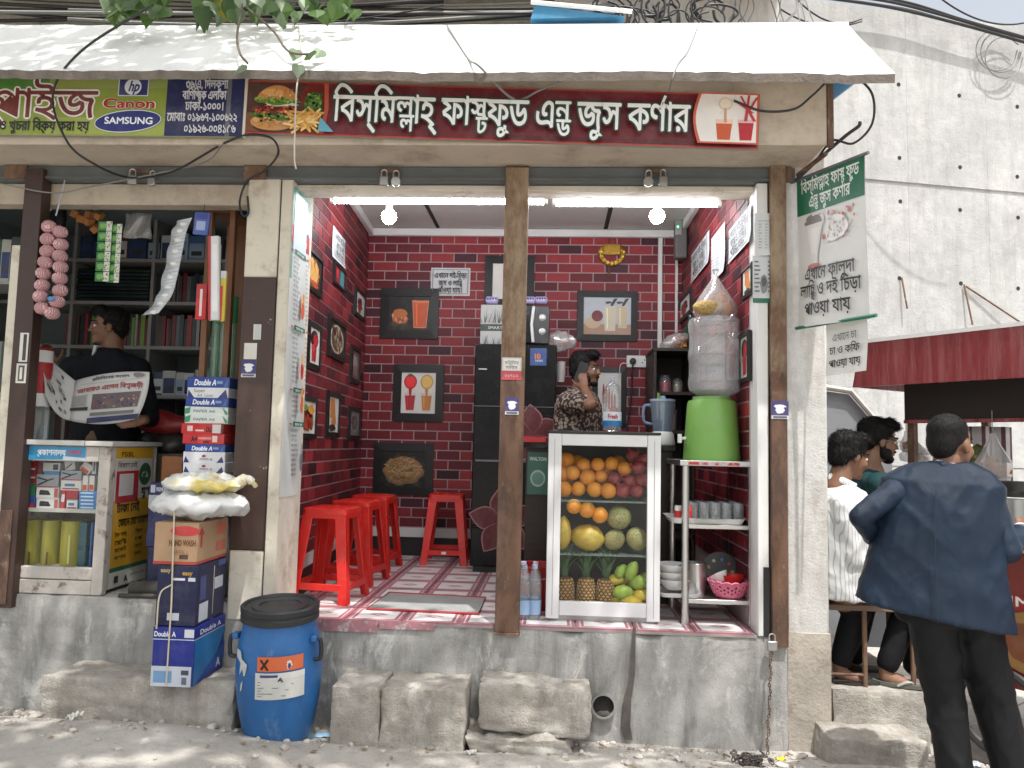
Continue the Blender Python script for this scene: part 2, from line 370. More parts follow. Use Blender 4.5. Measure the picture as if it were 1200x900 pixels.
# ---------------------------------------------------------------- plinth under the shops
FZ, LZ = .625, .70                                       # floor heights: juice shop, stationery shop
def slab(g, x0, x1, y0, z0, z1, seed, amp=.012, depth=.5, cell=.045):
    """front and top of a hand-plastered block with worn, wavy faces"""
    nx = max(2, int((x1-x0)/cell)); nz = max(2, int((z1-z0)/cell)); ny = max(2, int(depth/.08))
    def f(u, q):
        x = x0+(x1-x0)*u
        if q <= nz: z = z0+(z1-z0)*q/nz; y = y0; e = max(0, 1-(z1-z)/.05)
        else: z = z1; y = y0+depth*(q-nz)/ny; e = max(0, 1-(y-y0)/.05)
        nn = noise.noise((x*3+seed, z*3, y*3))*amp+noise.noise((x*11+seed, z*11, y*11))*amp*.45
        chip = max(0, noise.noise((x*5+seed*3, 1, 2))-.12)*.05*e
        if q <= nz: return (x, y+nn+chip+.006*e, z-(.004+chip)*e*(1 if q == nz else .4))
        return (x, y, z+nn*.3*(0 if q == nz+ny else 1)-chip)
    tot = nz+ny
    return g.grid(lambda u, v_: f(u, round(v_*tot)), nx, tot)
pl = T('plinth', 'raised weathered grey concrete plinth carrying both shops', 'plinth')
g = G(); slab(g, -1.56, 1.10, 0., -.05, FZ-.012, 1.3, .010, .12); g.obj('front_block', M_PLINTH, pl)
g = G(); slab(g, -5.2, -1.565, 0., -.05, LZ, 4.3, .010, .3); g.box(-5.2, -1.565, .3, 2.6, -.05, LZ-.003); g.obj('side_block', M_PLINTH, pl)
g = G(); g.box(-1.56, 1.10, .12, 2.6, 0, FZ-.02); g.obj('core', M_PLINTH, pl)
# dark seepage crack in the plinth
p0 = [at(743, 735), at(741, 790), at(735, 818), at(733, 850), at(736, 866)]
g = G(); 
for q in range(len(p0)-1):
    a, b = p0[q], p0[q+1]; wd = [.008, .012, .02, .022, .022]
    pa = [V((a.x-wd[q], -.013, a.z)), V((a.x+wd[q], -.013, a.z)), V((b.x+wd[q+1], -.013, b.z)), V((b.x-wd[q+1], -.013, b.z))]; g.face([pa[3], pa[2], pa[1], pa[0]])
g.obj('damp_crack', mt('damp_cement', (.09, .08, .07), .8, var=.3, scale=20), pl)
# ---------------------------------------------------------------- tiled floor of the juice shop
n = N('patterned_floor_tile'); v = n.co(); sx = n.n('SeparateXYZ'); n.t.links.new(v, sx.inputs[0])
ax_, ay_ = n.math('ABSOLUTE', sx.outputs[0]), n.math('ABSOLUTE', sx.outputs[1])
mx = n.math('MAXIMUM', ax_, ay_); mask = n.math('GREATER_THAN', mx, .108)
ln = n.math('LESS_THAN', n.math('ABSOLUTE', n.math('SUBTRACT', mx, .128)), .004)
dia = n.math('LESS_THAN', n.math('ADD', ax_, n.math('MULTIPLY', ay_, 1.6)), .06); dia2 = n.math('LESS_THAN', n.math('ADD', ax_, ay_), .022)
c = n.mix(mask, (.80, .77, .77), (.36, .15, .18)); c = n.mix(ln, c, (.66, .55, .56)); c = n.mix(dia, c, (.46, .29, .31)); c = n.mix(dia2, c, (.62, .58, .57))
dirt = n.noise(9, 8, .75, v); c = n.mix(n.ramp(dirt, .56, .74, 0, .3), c, (.34, .32, .30))
n.set(Base_Color=c, Roughness=n.ramp(dirt, .3, .7, .22, .5)); M_TILE = n.m
fl = struct(G().box(-1.72, 1.06, .0, 2.45, FZ-.02, FZ-.008).obj('floor', mt('tile_grout', (.3, .26, .25), .9)))
me = G().box(-.149, .149, -.149, .149, -.008, 0).mesh('floor_tile', M_TILE)
for i in range(9):
    for j in range(8):
        x0, x1 = -1.70+.306*i, -1.70+.306*i+.298; y0 = .004+.304*j; y1 = min(y0+.298, 2.42); x1 = min(x1, 1.05)
        o = bpy.data.objects.new('floor_tile', me); COL.objects.link(o); o.parent = fl; o.scale = ((x1-x0)/.298, (y1-y0)/.298, 1)
        o.location = ((x0+x1)/2, (y0+y1)/2, FZ)
me = G().box(-.148, .148, -.009, 0, -.05, .002).mesh('edge_tile', mt('mauve_edge_tile', (.36, .17, .19), .4, var=.25, scale=14, dirt=(.5, .45, .44), dlo=.55, dhi=.6, dscale=9))
for i in range(3):
    o = bpy.data.objects.new('edge_tile', me); COL.objects.link(o); o.parent = fl; o.location = (-1.36+.304*i, -.004, FZ-.002); o.scale = (1, 1, [1, 1.15, .72][i])
# ---------------------------------------------------------------- brick-faced room
MB = [mt('brick_%s' % q, c_, .5, var=.2, scale=18, bump=.15, bscale=30, stretch=(1, 1, 3), spec=.3, vary=.28) for q, c_ in
      (('red', (.19, .021, .028)), ('crimson', (.26, .029, .035)), ('maroon', (.125, .017, .025)), ('plum', (.055, .015, .023)))]
M_MORTAR = mt('pale_mortar', (.42, .31, .32), .8)
BW, BH = .2, .081
bmesh_ = [G().box(-BW/2+.005, BW/2-.005, -.004, .001, -BH/2+.005, BH/2-.005).mesh('brick', m) for m in MB]
def brick_wall(wall, length, z0, z1, limit, hidden=()):
    """courses of bricks 4 mm proud of the mortar, as children of the wall; local x along the wall, facing -Y"""
    rnd = random.Random(int(length*100)); rest = G(); cnt = 0; rows = int((z1-z0)/BH)+1
    for r_ in range(rows):
        zc = z0+BH*(r_+.5); ztop = min(zc+BH/2, z1)
        if ztop-(zc-BH/2) < .02: continue
        x = -BW*(.5 if r_ % 2 else 0)-.03
        while x < length-.01:
            a, b = max(0, x), min(length, x+BW); x += BW
            if b-a < .02: continue
            k = rnd.choices((0, 1, 2, 3), (42, 18, 26, 14))[0]; xm = (a+b)/2; h = ztop-(zc-BH/2); zm = (ztop+zc-BH/2)/2
            if cnt < limit and not any(hx0 < a and b < hx1 and hz0 < zm-h/2 and zm+h/2 < hz1 for hx0, hx1, hz0, hz1 in hidden):
                o = bpy.data.objects.new('brick', bmesh_[k]); COL.objects.link(o); o.parent = wall; o.location = (xm, 0, zm)
                o.scale = ((b-a)/BW, 1, h/BH); cnt += 1
            else:
                rest.m = k; rest.box(a+.005, b-.005, -.004, .001, zm-h/2+.005, zm+h/2-.005)
    if rest.f: struct(rest.obj('bricks', MB, wall), 'stuff')
YB = 2.4
LA, LB = V((-1.495, .0, 0)), V((-1.64, YB, 0)); LU = (LB-LA).normalized(); LN = V((LU.y, -LU.x, 0)); LROT = math.atan2(LU.y, LU.x)
WX = 1.062                                                # right wall plane
CEIL = 3.42
def room_wall(name, loc, rotz, length, z0, label, limit, hidden, thick=.1):
    wl = T(name, label, 'wall', loc, rotz)
    G().box(-.1, length+.02, .0005, thick, FZ-.05, CEIL+.1).obj('backing', M_MORTAR, wl)
    brick_wall(wl, length, z0, CEIL, limit, hidden)
    return wl
wb = room_wall('back_wall', (-1.66, YB, 0), 0, 2.76, FZ+.235, 'back wall of the juice shop faced with dark red brick courses', 300,
               [(.95, 1.75, .6, 2.0), (1.7, 2.8, .6, 1.6), (.1, .5, .6, 1.25), (.27, .66, 1.1, 1.4), (.36, .74, 1.62, 2.05), (1.6, 1.95, 2.25, 2.55)])
G().box(.0, 2.72, -.012, 0, FZ-.01, FZ+.15).obj('skirting', M_BLACK, wb); G().box(0, 2.72, -.008, 0, FZ+.153, FZ+.23).obj('skirting_band', M_WHITE, wb)
L0 = .30                                                   # the brick facing begins behind the painted reveal
wl = room_wall('left_wall', tuple(LA+LU*L0), LROT, YB-L0, FZ+.235, 'left wall of the juice shop with brick courses and many small pictures', 300, [])
G().box(0, YB-L0-.01, -.012, 0, FZ-.01, FZ+.15).obj('skirting', M_BLACK, wl); G().box(0, YB-L0-.01, -.008, 0, FZ+.153, FZ+.23).obj('skirting_band', M_WHITE, wl)
wr = room_wall('right_wall', (WX, YB, 0), -pi/2, YB-.16, FZ+.235, 'right wall of the juice shop with brick courses behind the water dispenser', 300, [(0, 2.2, .6, 1.35)])
# ceiling of boards with dark joint strips
cl = struct(G().box(-1.8, 1.2, .2, 2.5, CEIL+.012, CEIL+.05).obj('ceiling', mt('ceiling_void', (.05, .045, .04), .9)))
M_PANEL = mt('grey_ceiling_board', (.58, .565, .54), .85, var=.08, scale=2, bump=.05)
for i in range(4):
    for j in range(2):
        x0 = -1.75+.72*i; G().box(x0+.018, x0+.70, .22+1.1*j, 1.3+1.1*j, CEIL, CEIL+.011).obj('ceiling_panel', M_PANEL, cl)
g = G()
g.box(-1.64, 1.06, YB-.05, YB-.006, CEIL-.07, CEIL-.004); g.obj('cornice', M_WHITE, cl, bevel=.008)
k = G(); k.M = Matrix.Translation(LA+LU*L0) @ Matrix.Rotation(LROT, 4, 'Z'); k.box(0, YB-L0-.06, -.05, -.006, CEIL-.07, CEIL-.004); k.obj('cornice', M_WHITE, cl, bevel=.008)
G().box(WX-.05, WX-.006, .2, YB-.06, CEIL-.07, CEIL-.004).obj('cornice', M_WHITE, cl, bevel=.008)
# ---------------------------------------------------------------- frame of the shop front
def front_post(px0, px1, ptop, pbot, y0, depth, mats, label, name='steel_post'):
    t = T(name, label, 'post'); a = at((px0[0]+px1[0])/2, (ptop+pbot)/2, y0)
    x0, x1 = (at(px0[0], ptop, y0).x+at(px0[1], pbot, y0).x)/2, (at(px1[0], ptop, y0).x+at(px1[1], pbot, y0).x)/2
    z0, z1 = at(px0[1], pbot, y0).z, at(px0[0], ptop, y0).z
    return t, x0, x1, z0, z1
t, x0, x1, z0, z1 = front_post((592, 580), (621, 607), 196, 741, -.035, .07, None, 'rusty steel channel post in the middle of the juice shop opening')
g = G(); g.prismz([(x0, -.035), (x1, -.035), (x1, .03), (x1-.006, .03), (x1-.006, -.028), (x0+.006, -.028), (x0+.006, .03), (x0, .03)][::1], z0, z1); g.obj('channel', M_RUST, t, bevel=.003)
G().box(x0+.012, x1-.012, -.027, .02, z0+.005, z1-.01).obj('timber_core', mt('old_timber', (.22, .14, .09), .9, var=.25, scale=6, stretch=(6, 6, .5), bump=.3), t)
G().box(x0-.004, x1+.004, -.045, .03, z0-.012, z0).obj('base_plate', M_RUST2, t)
CPX0, CPX1, CPZ0, CPZ1 = x0, x1, z0, z1
t, x0, x1, z0, z1 = front_post((908, 900), (927, 918), 192, 758, -.03, .07, None, 'narrow rusty steel post beside the right concrete pillar')
g = G(); g.prismz([(x0, -.03), (x1, -.03), (x1, .03), (x1-.005, .03), (x1-.005, -.024), (x0+.005, -.024), (x0+.005, .03), (x0, .03)], z0, z1); g.obj('channel', M_RUST, t, bevel=.003)
G().box(x0+.01, x1-.01, -.023, .02, z0+.004, z1-.01).obj('timber_core', _mats['old_timber'], t)
RPX0, RPX1 = x0, x1
# left post of the stationery shop: brown channel with a cream edge strip
a, b = at(20, 195, -.02), at(-2, 712, -.02)
t = T('steel_post', 'dark brown steel post with a peeling cream edge beside the stationery counter', 'post')
xa = (at(46, 195, -.02).x+at(22, 712, -.02).x)/2; zb = at(5, 712, -.02).z
G().box(xa-.105, xa, -.03, .05, zb, 3.06).obj('channel', M_BROWNP, t, bevel=.004)
G().box(xa-.16, xa-.107, -.02, .06, zb+.02, 2.62).obj('edge_strip', M_CREAM, t, bevel=.004)
G().box(xa-.10, xa-.03, -.037, -.03, zb+.02, 1.15).obj('rust_patch_plate', M_RUST2, t, bevel=.002)
LPX = xa
# masonry pillar between the shops: cream above, brown and bare plaster below
t = T('masonry_pillar', 'narrow pillar between the shops, cream above and brown paint below', 'pillar')
xl, xr = at(279, 450, .0).x, at(318, 450, .0).x
za, zc, zd = at(300, 325).z, at(300, 645).z, at(300, 695).z
G().box(xl, xr, -.005, .25, za, 3.02).obj('upper_coat', M_CREAM, t, bevel=.01)
G().box(xl-.001, xr+.001, -.008, .25, zc, za-.001).obj('brown_coat', M_BROWNP, t, bevel=.006)
G().box(xl, xr, -.004, .25, LZ-.1, zc-.001).obj('bare_plaster', M_CREAM, t, bevel=.01)
jx = at(333, 450, .0).x
g = G(); g.box(xr+.004, jx, .002, .36, FZ-.01, 3.02); g.obj('door_jamb', M_CREAM, t, bevel=.006)
G().box(xr+.002, xr+.006, .001, .03, FZ, 3.0).obj('shutter_slot', M_BLACK, t)
PXL, PXR, JX = xl, xr, jx
# right pier and pillar
t = T('concrete_pillar', 'whitewashed concrete pillar with brown stained foot at the shop corner', 'pillar')
xa_, xb_ = RPX1+.004, at(972, 600, 0).x
g = G(); slab(g, xa_, xb_, .0, 0., .64, 9., .008, .02, .035); g.obj('stained_foot', mt('stained_cement', (.40, .36, .31), .95, var=.15, scale=6, bump=.6, bscale=40, dirt=(.22, .15, .11), dlo=.5, dhi=.66, dscale=4), t)
g = G(); g.box(xa_, xb_, .012, .42, 0, 3.25); g.obj('shaft', M_PILLAR, t, bevel=.012)
g = G(); g.box(WX+.002, RPX0-.006, .0, .3, FZ-.012, 3.0); g.obj('pier', M_WHITE, t, bevel=.006)
G().box(WX+.03, RPX0-.004, -.004, .1, FZ-.01, FZ+.34).obj('black_foot_band', M_BLACK, t)
G().box(WX+.034, xa_-.002, .001, .3, -.02, FZ-.013).obj('foot_infill', M_PLINTH, t)
PILX = xb_
# beam, lintels
bm_ = T('shop_front_beam', 'long slate blue steel beam with rust above both shop openings', 'beam')
G().box(-5.2, 1.27, .002, .16, 3.005, 3.085).obj('beam_web', M_BEAM, bm_, bevel=.004)
G().box(-5.2, 1.27, -.012, .002, 3.008, 3.02).obj('lower_flange', M_BEAM, bm_)
for px in (20, 300, 606, 917):
    xc = at(px, 200).x; G().cb((xc, -.008, 3.045), (.13 if px != 917 else .09, .014, .078)).obj('rusty_bracket', M_RUST2, bm_)
LTZ = at(620, 224, .06).z
G().box(JX-.002, WX+.03, .06, .2, LTZ, 3.003).obj('lintel', M_CREAM, bm_, bevel=.006)
G().box(-5.2, PXL-.003, .06, .16, 2.88, 3.003).obj('lintel', M_CREAM2, bm_, bevel=.006)
# canopy: sloping awning and boxed fascia
cn = T('canopy', 'long sloping white canopy with a grimy edge above the shop signs', 'canopy')
AX1 = 1.555
g = G()
def awn(u, q):
    x = -5.4+(AX1+5.4)*u; zt = 3.345-.0085*(x+.2); w_ = .010*noise.noise((x*1.1, q*2, 0))+.005*noise.noise((x*5, q*3, 2))+(.012*min(0, noise.noise((x*7, 3, 1)))+.006*noise.noise((x*19, 0, 0)))*(1 if q == 0 else 0)
    return (x, -.56+.56*q, zt+(3.895-3.345)*q+w_)
nu = 160
g.grid(awn, nu, 4); vt = list(g.v); n_ = len(vt)
g.v += [(x, y+.006, z-.042) for x, y, z in vt]; g.f += [tuple(i+n_ for i in f[::-1]) for f in g.f]; g.mi = [0]*len(g.f)
for i in range(nu): g.f.append((i, n_+i, n_+i+1, i+1)[::1]); g.mi.append(1)
for j in range(4):
    a_ = j*(nu+1)+nu; b_ = a_+nu+1; g.f.append((a_, n_+a_, n_+b_, b_)); g.mi.append(1)
g.obj('awning_sheet', [M_AWN, M_LIP], cn, smooth=30)
def lipf(x): return 3.345-.0085*(x+.2)
FX1 = 1.322
G().box(-5.4, FX1, -.335, -.315, 3.075, 3.52).obj('fascia_board', M_CREAM2, cn, bevel=.006)
G().box(-5.4, FX1, -.314, .15, 3.088, 3.108).obj('soffit', M_CREAM2, cn)
G().box(FX1-.02, FX1, -.314, .15, 3.109, 3.55).obj('end_board', M_CREAM2, cn)
G().box(FX1+.001, FX1+.03, -.34, -.31, 3.07, 3.4).obj('corner_strip', M_RUST2, cn)
g = G(); g.box(-5.4, 1.56, .0, .12, 3.86, 3.9); g.obj('ridge_plate', M_AWN, cn)
G().sweep([at(935, 205, -.01), at(968, 180, -.3)], .012, 6).obj('stay_rod', M_RUST2, cn)
# ---------------------------------------------------------------- walls above and behind
ub = T('upper_storey', 'shaded beige upper storey wall above the canopy', 'building')
G().box(-7, 1.45, 1.0, 1.3, 3.4, 9).obj('wall', M_UPPER, ub)
G().box(-7, 1.45, .55, 1.0, 4.62, 4.75).obj('ledge', M_UPPER, ub)
for px in (48, 345): 
    xx = at(px, 15, .97).x; G().cyl((xx, .97, 3.8), (xx, .97, 6), .014, n=8).obj('conduit', mt('grey_conduit', (.3, .29, .27), .6), ub)
G().box(-.05, 1.45, .9, .999, 3.6, 9).obj('pale_panel', mt('pale_render', (.6, .58, .54), .9, var=.08, dirt=(.4, .38, .35), dlo=.55, dhi=.75, stretch=(4, 4, .6)), ub)
W0, WD = V((1.3, 2.55, 0)), V((cos(R(13)), sin(R(13)), 0)); WN = V((WD.y, -WD.x, 0)); WROT = R(13)
cw = T('concrete_wall', 'tall sunlit cast concrete wall with tie holes and a horizontal groove', 'wall', tuple(W0), WROT)
def cwl(px, py):                                        # pixel to wall-local (x, z)
    q = hit(px, py, W0, WN)-W0; return q.dot(WD), q.z
gl_, gr_ = cwl(960, 206)[1], cwl(1190, 228)[1]; GZ_ = (gl_+gr_)/2
WH = cwl(1110, 20)[1]
lifts = [(-.3, 1.45), (1.462, GZ_-.02), (GZ_+.02, WH)]
seams = [-.5, cwl(1066, 300)[0], cwl(1160, 300)[0], 3.4, 5.2, 7.5, 12]
for z0_, z1_ in lifts:
    for a_, b_ in zip(seams[:-1], seams[1:]):
        G().box(a_+.0008, b_-.0008, 0, .28, z0_, z1_).obj('cast_panel', M_WALL, cw)
G().box(-.5, 12, .015, .26, -.3, WH-.02).obj('core', M_WALL, cw)
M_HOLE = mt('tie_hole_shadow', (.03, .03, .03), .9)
hm = None
for px, py in ((1053, 99), (1124, 112), (1192, 125), (1054, 185), (1125, 196), (1192, 207), (1055, 236), (1125, 246), (1193, 255), (1054, 326), (1126, 332), (1193, 338)):
    x, z = cwl(px, py); g = G(); g.lathe([(.019, -.006), (.019, .001), (.001, .002)], (0, 0, 0), 14, ax=Matrix.Rotation(R(90), 4, 'X'))
    if not hm: hm = g.mesh('tie_hole', M_HOLE)
    o = bpy.data.objects.new('tie_hole', hm); COL.objects.link(o); o.parent = cw; o.location = (x, -.002, z)
for (a, b) in (((1055, 326), (1058, 363)), ((1128, 334), (1134, 382)), ((1130, 336), (1196, 383))):
    (x0_, z0_), (x1_, z1_) = cwl(*a), cwl(*b); G().sweep([(x0_, -.02, z0_), (x1_, -.06, z1_)], .008, 6).obj('rebar_stub', M_RUST2, cw)
# stair parapet behind the pillar
pw = T('parapet', 'grey sloping stair parapet with a pale rail behind the pillar', 'parapet')
q = [at(965, 452, 1.6), at(995, 462, 1.6), at(1045, 520, 1.6)]
g = G(); g.prism([(1.45, .2), (q[2].x, .2), (q[2].x, q[2].z), (q[1].x, q[1].z), (1.45, q[0].z+.02)], 1.6, 1.75); g.obj('wall', mt('grey_parapet_paint', (.24, .255, .27), .8, var=.12, scale=4, bump=.2), pw)
g = G(); g.sweep([(1.5, 1.57, q[0].z+.05), (q[1].x, 1.57, q[1].z+.02), (q[2].x, 1.57, q[2].z+.02)], .022, 8); g.obj('rail', mt('pale_rail', (.45, .43, .4), .6), pw)
# ================================================================ signs, notices and pictures
def board(px, Y):                                       # four pixel corners TL TR BR BL on plane Y -> origin at centre, width, height, tilt
    a, b, c_, d = [at(*q, Y) for q in px]; ctr = (a+b+c_+d)/4; u = ((b-a)+(c_-d))/2; h = (((a-d)+(b-c_))/2).z
    return ctr, u.length, h, -math.atan2(u.z, u.x)
# ---- main signboard
ctr, W, H, tl = board([(290, 92), (890, 113), (889, 173), (285, 158)], -.365)
ms = T('signboard', 'long dark red signboard with white lettering, burger and juice pictures', 'sign', ctr, rot=(0, tl, 0))
G().box(-W/2, W/2, .0, .022, -H/2, H/2).obj('panel', mt('sign_back', (.3, .28, .26), .7), ms)
A = Art(W, H, -.0005); X = lambda p: (p-588)/602
A.r(-.5, .5, -.5, .5, (176, 66, 48)).r(-.497, .497, -.47, .47, (108, 22, 34))
A.r(.0, .497, -.47, -.38, (88, 16, 27))
A.r(-.496, X(384), -.46, .46, (78, 44, 34)).p([(-.496, -.46), (X(384), -.46), (X(384), -.1), (X(340), -.2), (-.496, -.1)], (120, 72, 48))
A.p([(X(360), .46), (X(384), .46), (X(384), .05), (X(350), .1)], (120, 34, 28))
A.p([(X(381), .47), (X(386), .47), (X(388), 0), (X(384), -.47), (X(379), -.47), (X(383), 0)], (196, 90, 66))
A.e(X(370), .05, .018, .26, (66, 112, 40), .25, seed=3).e(X(371), .12, .013, .16, (104, 150, 56), .3, seed=4)
A.e(X(323), -.36, .042, .12, (60, 30, 20))
A.e(X(322), -.28, .045, .16, (198, 142, 82)).e(X(322), -.24, .040, .10, (220, 168, 104))
A.e(X(324), -.16, .046, .09, (70, 110, 36), .25, seed=5).e(X(324), -.06, .045, .11, (122, 48, 24), .12, seed=6)
A.e(X(328), -.04, .036, .06, (206, 88, 40), .2, seed=7).e(X(318), .02, .022, .1, (78, 22, 36), .15, seed=2)
A.e(X(330), .06, .034, .05, (226, 214, 190), .2, seed=8).e(X(325), .12, .044, .08, (96, 140, 44), .25, seed=9)
A.p([(X(300)+.085*k/14, .14+.27*math.sin(pi*k/14)**.6) for k in range(15)], (206, 138, 72)); A.e(X(320), .27, .022, .07, (226, 170, 104))
A.scatter(X(303), X(345), .18, .34, 26, .0022, [(226, 180, 120), (190, 116, 54), (236, 206, 160)], 2, .6).scatter(X(302), X(347), -.12, .0, 40, .004, [(176, 60, 30), (96, 34, 20), (226, 120, 60), (130, 30, 24)], 4, .7).scatter(X(300), X(348), .08, .16, 36, .004, [(120, 164, 60), (70, 110, 34), (150, 186, 90)], 6, .6).scatter(X(300), X(348), -.2, -.13, 30, .004, [(110, 150, 56), (60, 96, 30)], 7, .6).scatter(X(305), X(340), -.36, -.22, 24, .004, [(214, 160, 96), (180, 124, 66)], 8, .6).scatter(X(361), X(381), -.12, .26, 60, .004, [(104, 150, 56), (60, 104, 36), (136, 176, 84), (40, 80, 28)], 9, .6)
rnd = random.Random(3)
for k in range(38):
    cx, cz = X(rnd.uniform(345, 376)), rnd.uniform(-.42, -.1); a = rnd.uniform(-.9, .9); l, q = .016, .0022
    dx, dz = cos(a)*l, sin(a)*l*W/H; nx_, nz_ = -sin(a)*q, cos(a)*q*W/H
    A.p([(cx-dx-nx_, cz-dz-nz_), (cx+dx-nx_, cz+dz-nz_), (cx+dx+nx_, cz+dz+nz_), (cx-dx+nx_, cz-dz+nz_)], [(226, 178, 96), (206, 150, 70), (238, 200, 130)][k % 3])
A.p([(X(379), -.47), (X(398), -.47), (X(381), -.2)], (96, 166, 190))
A.p([(X(819)-.01*math.sin(pi*k/8), -.46+.92*k/8) for k in range(9)][::-1]+[(.496, -.46), (.496, .46)], (196, 90, 66))
A.p([(X(822)-.01*math.sin(pi*k/8), -.43+.86*k/8) for k in range(9)][::-1]+[(.492, -.43), (.492, .43)], (228, 222, 216))
A.p([(X(838), -.02), (X(858), -.02), (X(855), -.40), (X(841), -.40)], (226, 196, 180)).p([(X(839), -.1), (X(857), -.1), (X(855), -.39), (X(841), -.39)], (196, 84, 40))
A.p([(X(863), -.02), (X(882), -.02), (X(879), -.40), (X(866), -.40)], (222, 180, 176)).p([(X(864), -.08), (X(881), -.08), (X(879), -.39), (X(866), -.39)], (176, 22, 36))
A.e(X(849), .26, .013, .12, (214, 196, 176)).e(X(849), .26, .010, .09, (230, 216, 196)).p([(X(848), .18), (X(850), .18), (X(851), -.08), (X(848), -.08)], (206, 150, 110))
for a_, b_ in (((860, .3), (880, .1)), ((866, .4), (882, -.05)), ((875, .42), (872, -.05)), ((884, .38), (874, .1))):
    (p, z), (p2, z2) = a_, b_; A.p([(X(p)-.0018, z), (X(p)+.0018, z), (X(p2)+.003, z2), (X(p2)-.003, z2)], (190, 30, 40))
TXT = 'বিস্\u200cমিল্লাহ্\u200c ফাস্টফুড এন্ড জুস কর্ণার'
A.t(TXT, X(396), -.27, .76, (16, 58, 48), .686, .05, 'L').t(TXT, X(396), -.27, .76, (236, 236, 232), .686, .014, 'L')
A.obj('print', ms)
# ---- stationery signboard
ctr, W, H, tl = board([(-190, 86), (286, 91), (286, 160), (-190, 157)], -.362)
ss = T('signboard', 'green and navy stationery signboard with maroon Bengali lettering and brand marks', 'sign', ctr, rot=(0, tl, 0))
G().box(-W/2, W/2, 0, .02, -H/2, H/2).obj('panel', mt('sign_back', (.3, .28, .26), .7), ss)
A = Art(W, H, -.0005); X = lambda p: (p-48)/476; Z = lambda p: (124-p)/69
A.r(-.5, .5, -.5, .5, (150, 160, 84)).r(X(-190), X(196), -.48, .3, (140, 156, 62)).r(X(-190), X(60), .25, .48, (78, 128, 52)).r(X(60), X(197), -.48, -.2, (160, 172, 84))
A.r(X(197), .499, -.49, .49, (34, 38, 84)).r(X(266), X(271), -.49, .49, (104, 106, 112))
for off, col in ((.05, (236, 232, 224)), (.012, (112, 42, 44))): A.t('প্রাইজ', X(117), Z(138), .70, col, X(117)-X(-6), off, 'R').t('এন্টার', X(-14), Z(138), .70, col, X(-14)-X(-140), off, 'R')
A.t('পাইকারী ও খুচরা বিক্রয় করা হয়', X(110), Z(153), .23, (26, 34, 30), X(110)-X(-38), .03, 'R')
A.r(X(141), X(176), Z(113), Z(92), (226, 226, 230)).r(X(142), X(175), Z(112), Z(93), (44, 52, 110)).e(X(158), Z(102.5), .0205, .135, (232, 234, 238), n=28).t('hp', X(158.5), Z(107.5), .25, (44, 52, 110), .026, .03, slant=.25)
A.t('Canon', X(155), Z(126.5), .215, (236, 220, 214), .132, .06).t('Canon', X(155), Z(126.5), .215, (178, 28, 34), .128, .035)
A.g.M = Matrix.Rotation(-R(6), 4, 'Y') @ Matrix.Translation((0, 0, 0)); a_ = R(6)
cx, cz = X(155)*W, Z(142)*H; A.g.M = Matrix.Translation((cx, 0, cz)) @ Matrix.Rotation(-R(5), 4, 'Y') @ Matrix.Translation((-cx, 0, -cz))
A.e(X(155), Z(142), .081, .185, (224, 226, 232), n=36).e(X(155), Z(142), .079, .17, (36, 46, 116), n=36); A.g.M = None
A.t('SAMSUNG', X(156), Z(145), .155, (236, 238, 242), .118, .035)
for s_, px, py, wd in (('৩৬/এ, দিলকুশা', 267, 104, 48), ('বাণিজ্যিক এলাকা', 266, 116.5, 50), ('ঢাকা-১০০০।', 264, 129, 44), ('মোবাঃ ০১৯৬৭-১০০৬২২', 280, 141.5, 80), ('০১৯২৬-০০৪১৫৬', 279, 154.5, 59)):
    A.t(s_, X(px), Z(py), .21, (216, 216, 222), wd/476, .02, 'R')
A.obj('print', ss)
G().box(W/2+.003, W/2+.016, -.01, .02, -H/2, H/2+.02).obj('edge_batten', M_CREAM, ss)
# ---- cloth banner hung across the pavement, with a paper under it
p0, p1 = at(934, 212, -.02), at(1013, 181, -.46); dv = V((p1.x-p0.x, p1.y-p0.y, 0)); BWd = dv.length; rz = math.atan2(dv.y, dv.x); tlt = (p1.z-p0.z)/BWd
pb0, pb1 = at(943, 390, -.02), at(1016, 368, -.46); BHt = ((p0.z-pb0.z)+(p1.z-pb1.z))/2
bn_ = T('banner', 'white cloth banner with a green heading and a falooda glass hung from a rod', 'banner', (p0.x, p0.y, p0.z), rz)
M_BC = mt('banner_cloth', (.72, .72, .70), .7, var=.05, scale=4, bump=.15, bscale=12)
def bpt(u, q, y=0.): return (BWd*u, y+.012*sin(u*5+q*3)*q, -BHt*q+tlt*BWd*u*(1-.15*q))
def bart(g, f, mats, name): o = g.obj(name, mats, bn_, smooth=0); return o
g = G(); g.grid(lambda u, q: bpt(u, q, .0015), 14, 24); g.v += [(x, y+.002, z) for x, y, z in g.v]; k0 = len(g.v)//2; g.f += [tuple(i+k0 for i in f[::-1]) for f in g.f]; g.mi = [0]*len(g.f); g.obj('cloth', M_BC, bn_)
A = Art(1, 1, 0)
A.g.grid(lambda u, q: (.0+u, A._m((18, 104, 74)) if False else -.0004, -.25*q), 12, 6); A.mats.append(K(18, 104, 74)); A.g.mi = [0]*len(A.g.f); A.k = 1
A.t('বিস্\u200cমিল্লাহ ফাস্ট ফুড', .5, -.105, .115, (226, 230, 224), .86, .02).t('এন্ড জুস কর্ণার', .5, -.215, .115, (226, 230, 224), .62, .02)
A.e(.27, -.31, .16, .055, (206, 204, 200), .05).e(.27, -.31, .13, .042, (120, 112, 108), .3, seed=4).p([(.13, -.33), (.41, -.33), (.33, -.55), (.34, -.60), (.20, -.60), (.21, -.55)], (214, 212, 210)).p([(.17, -.36), (.37, -.36), (.31, -.53), (.23, -.53)], (226, 222, 218)).e(.27, -.612, .10, .02, (190, 120, 116))
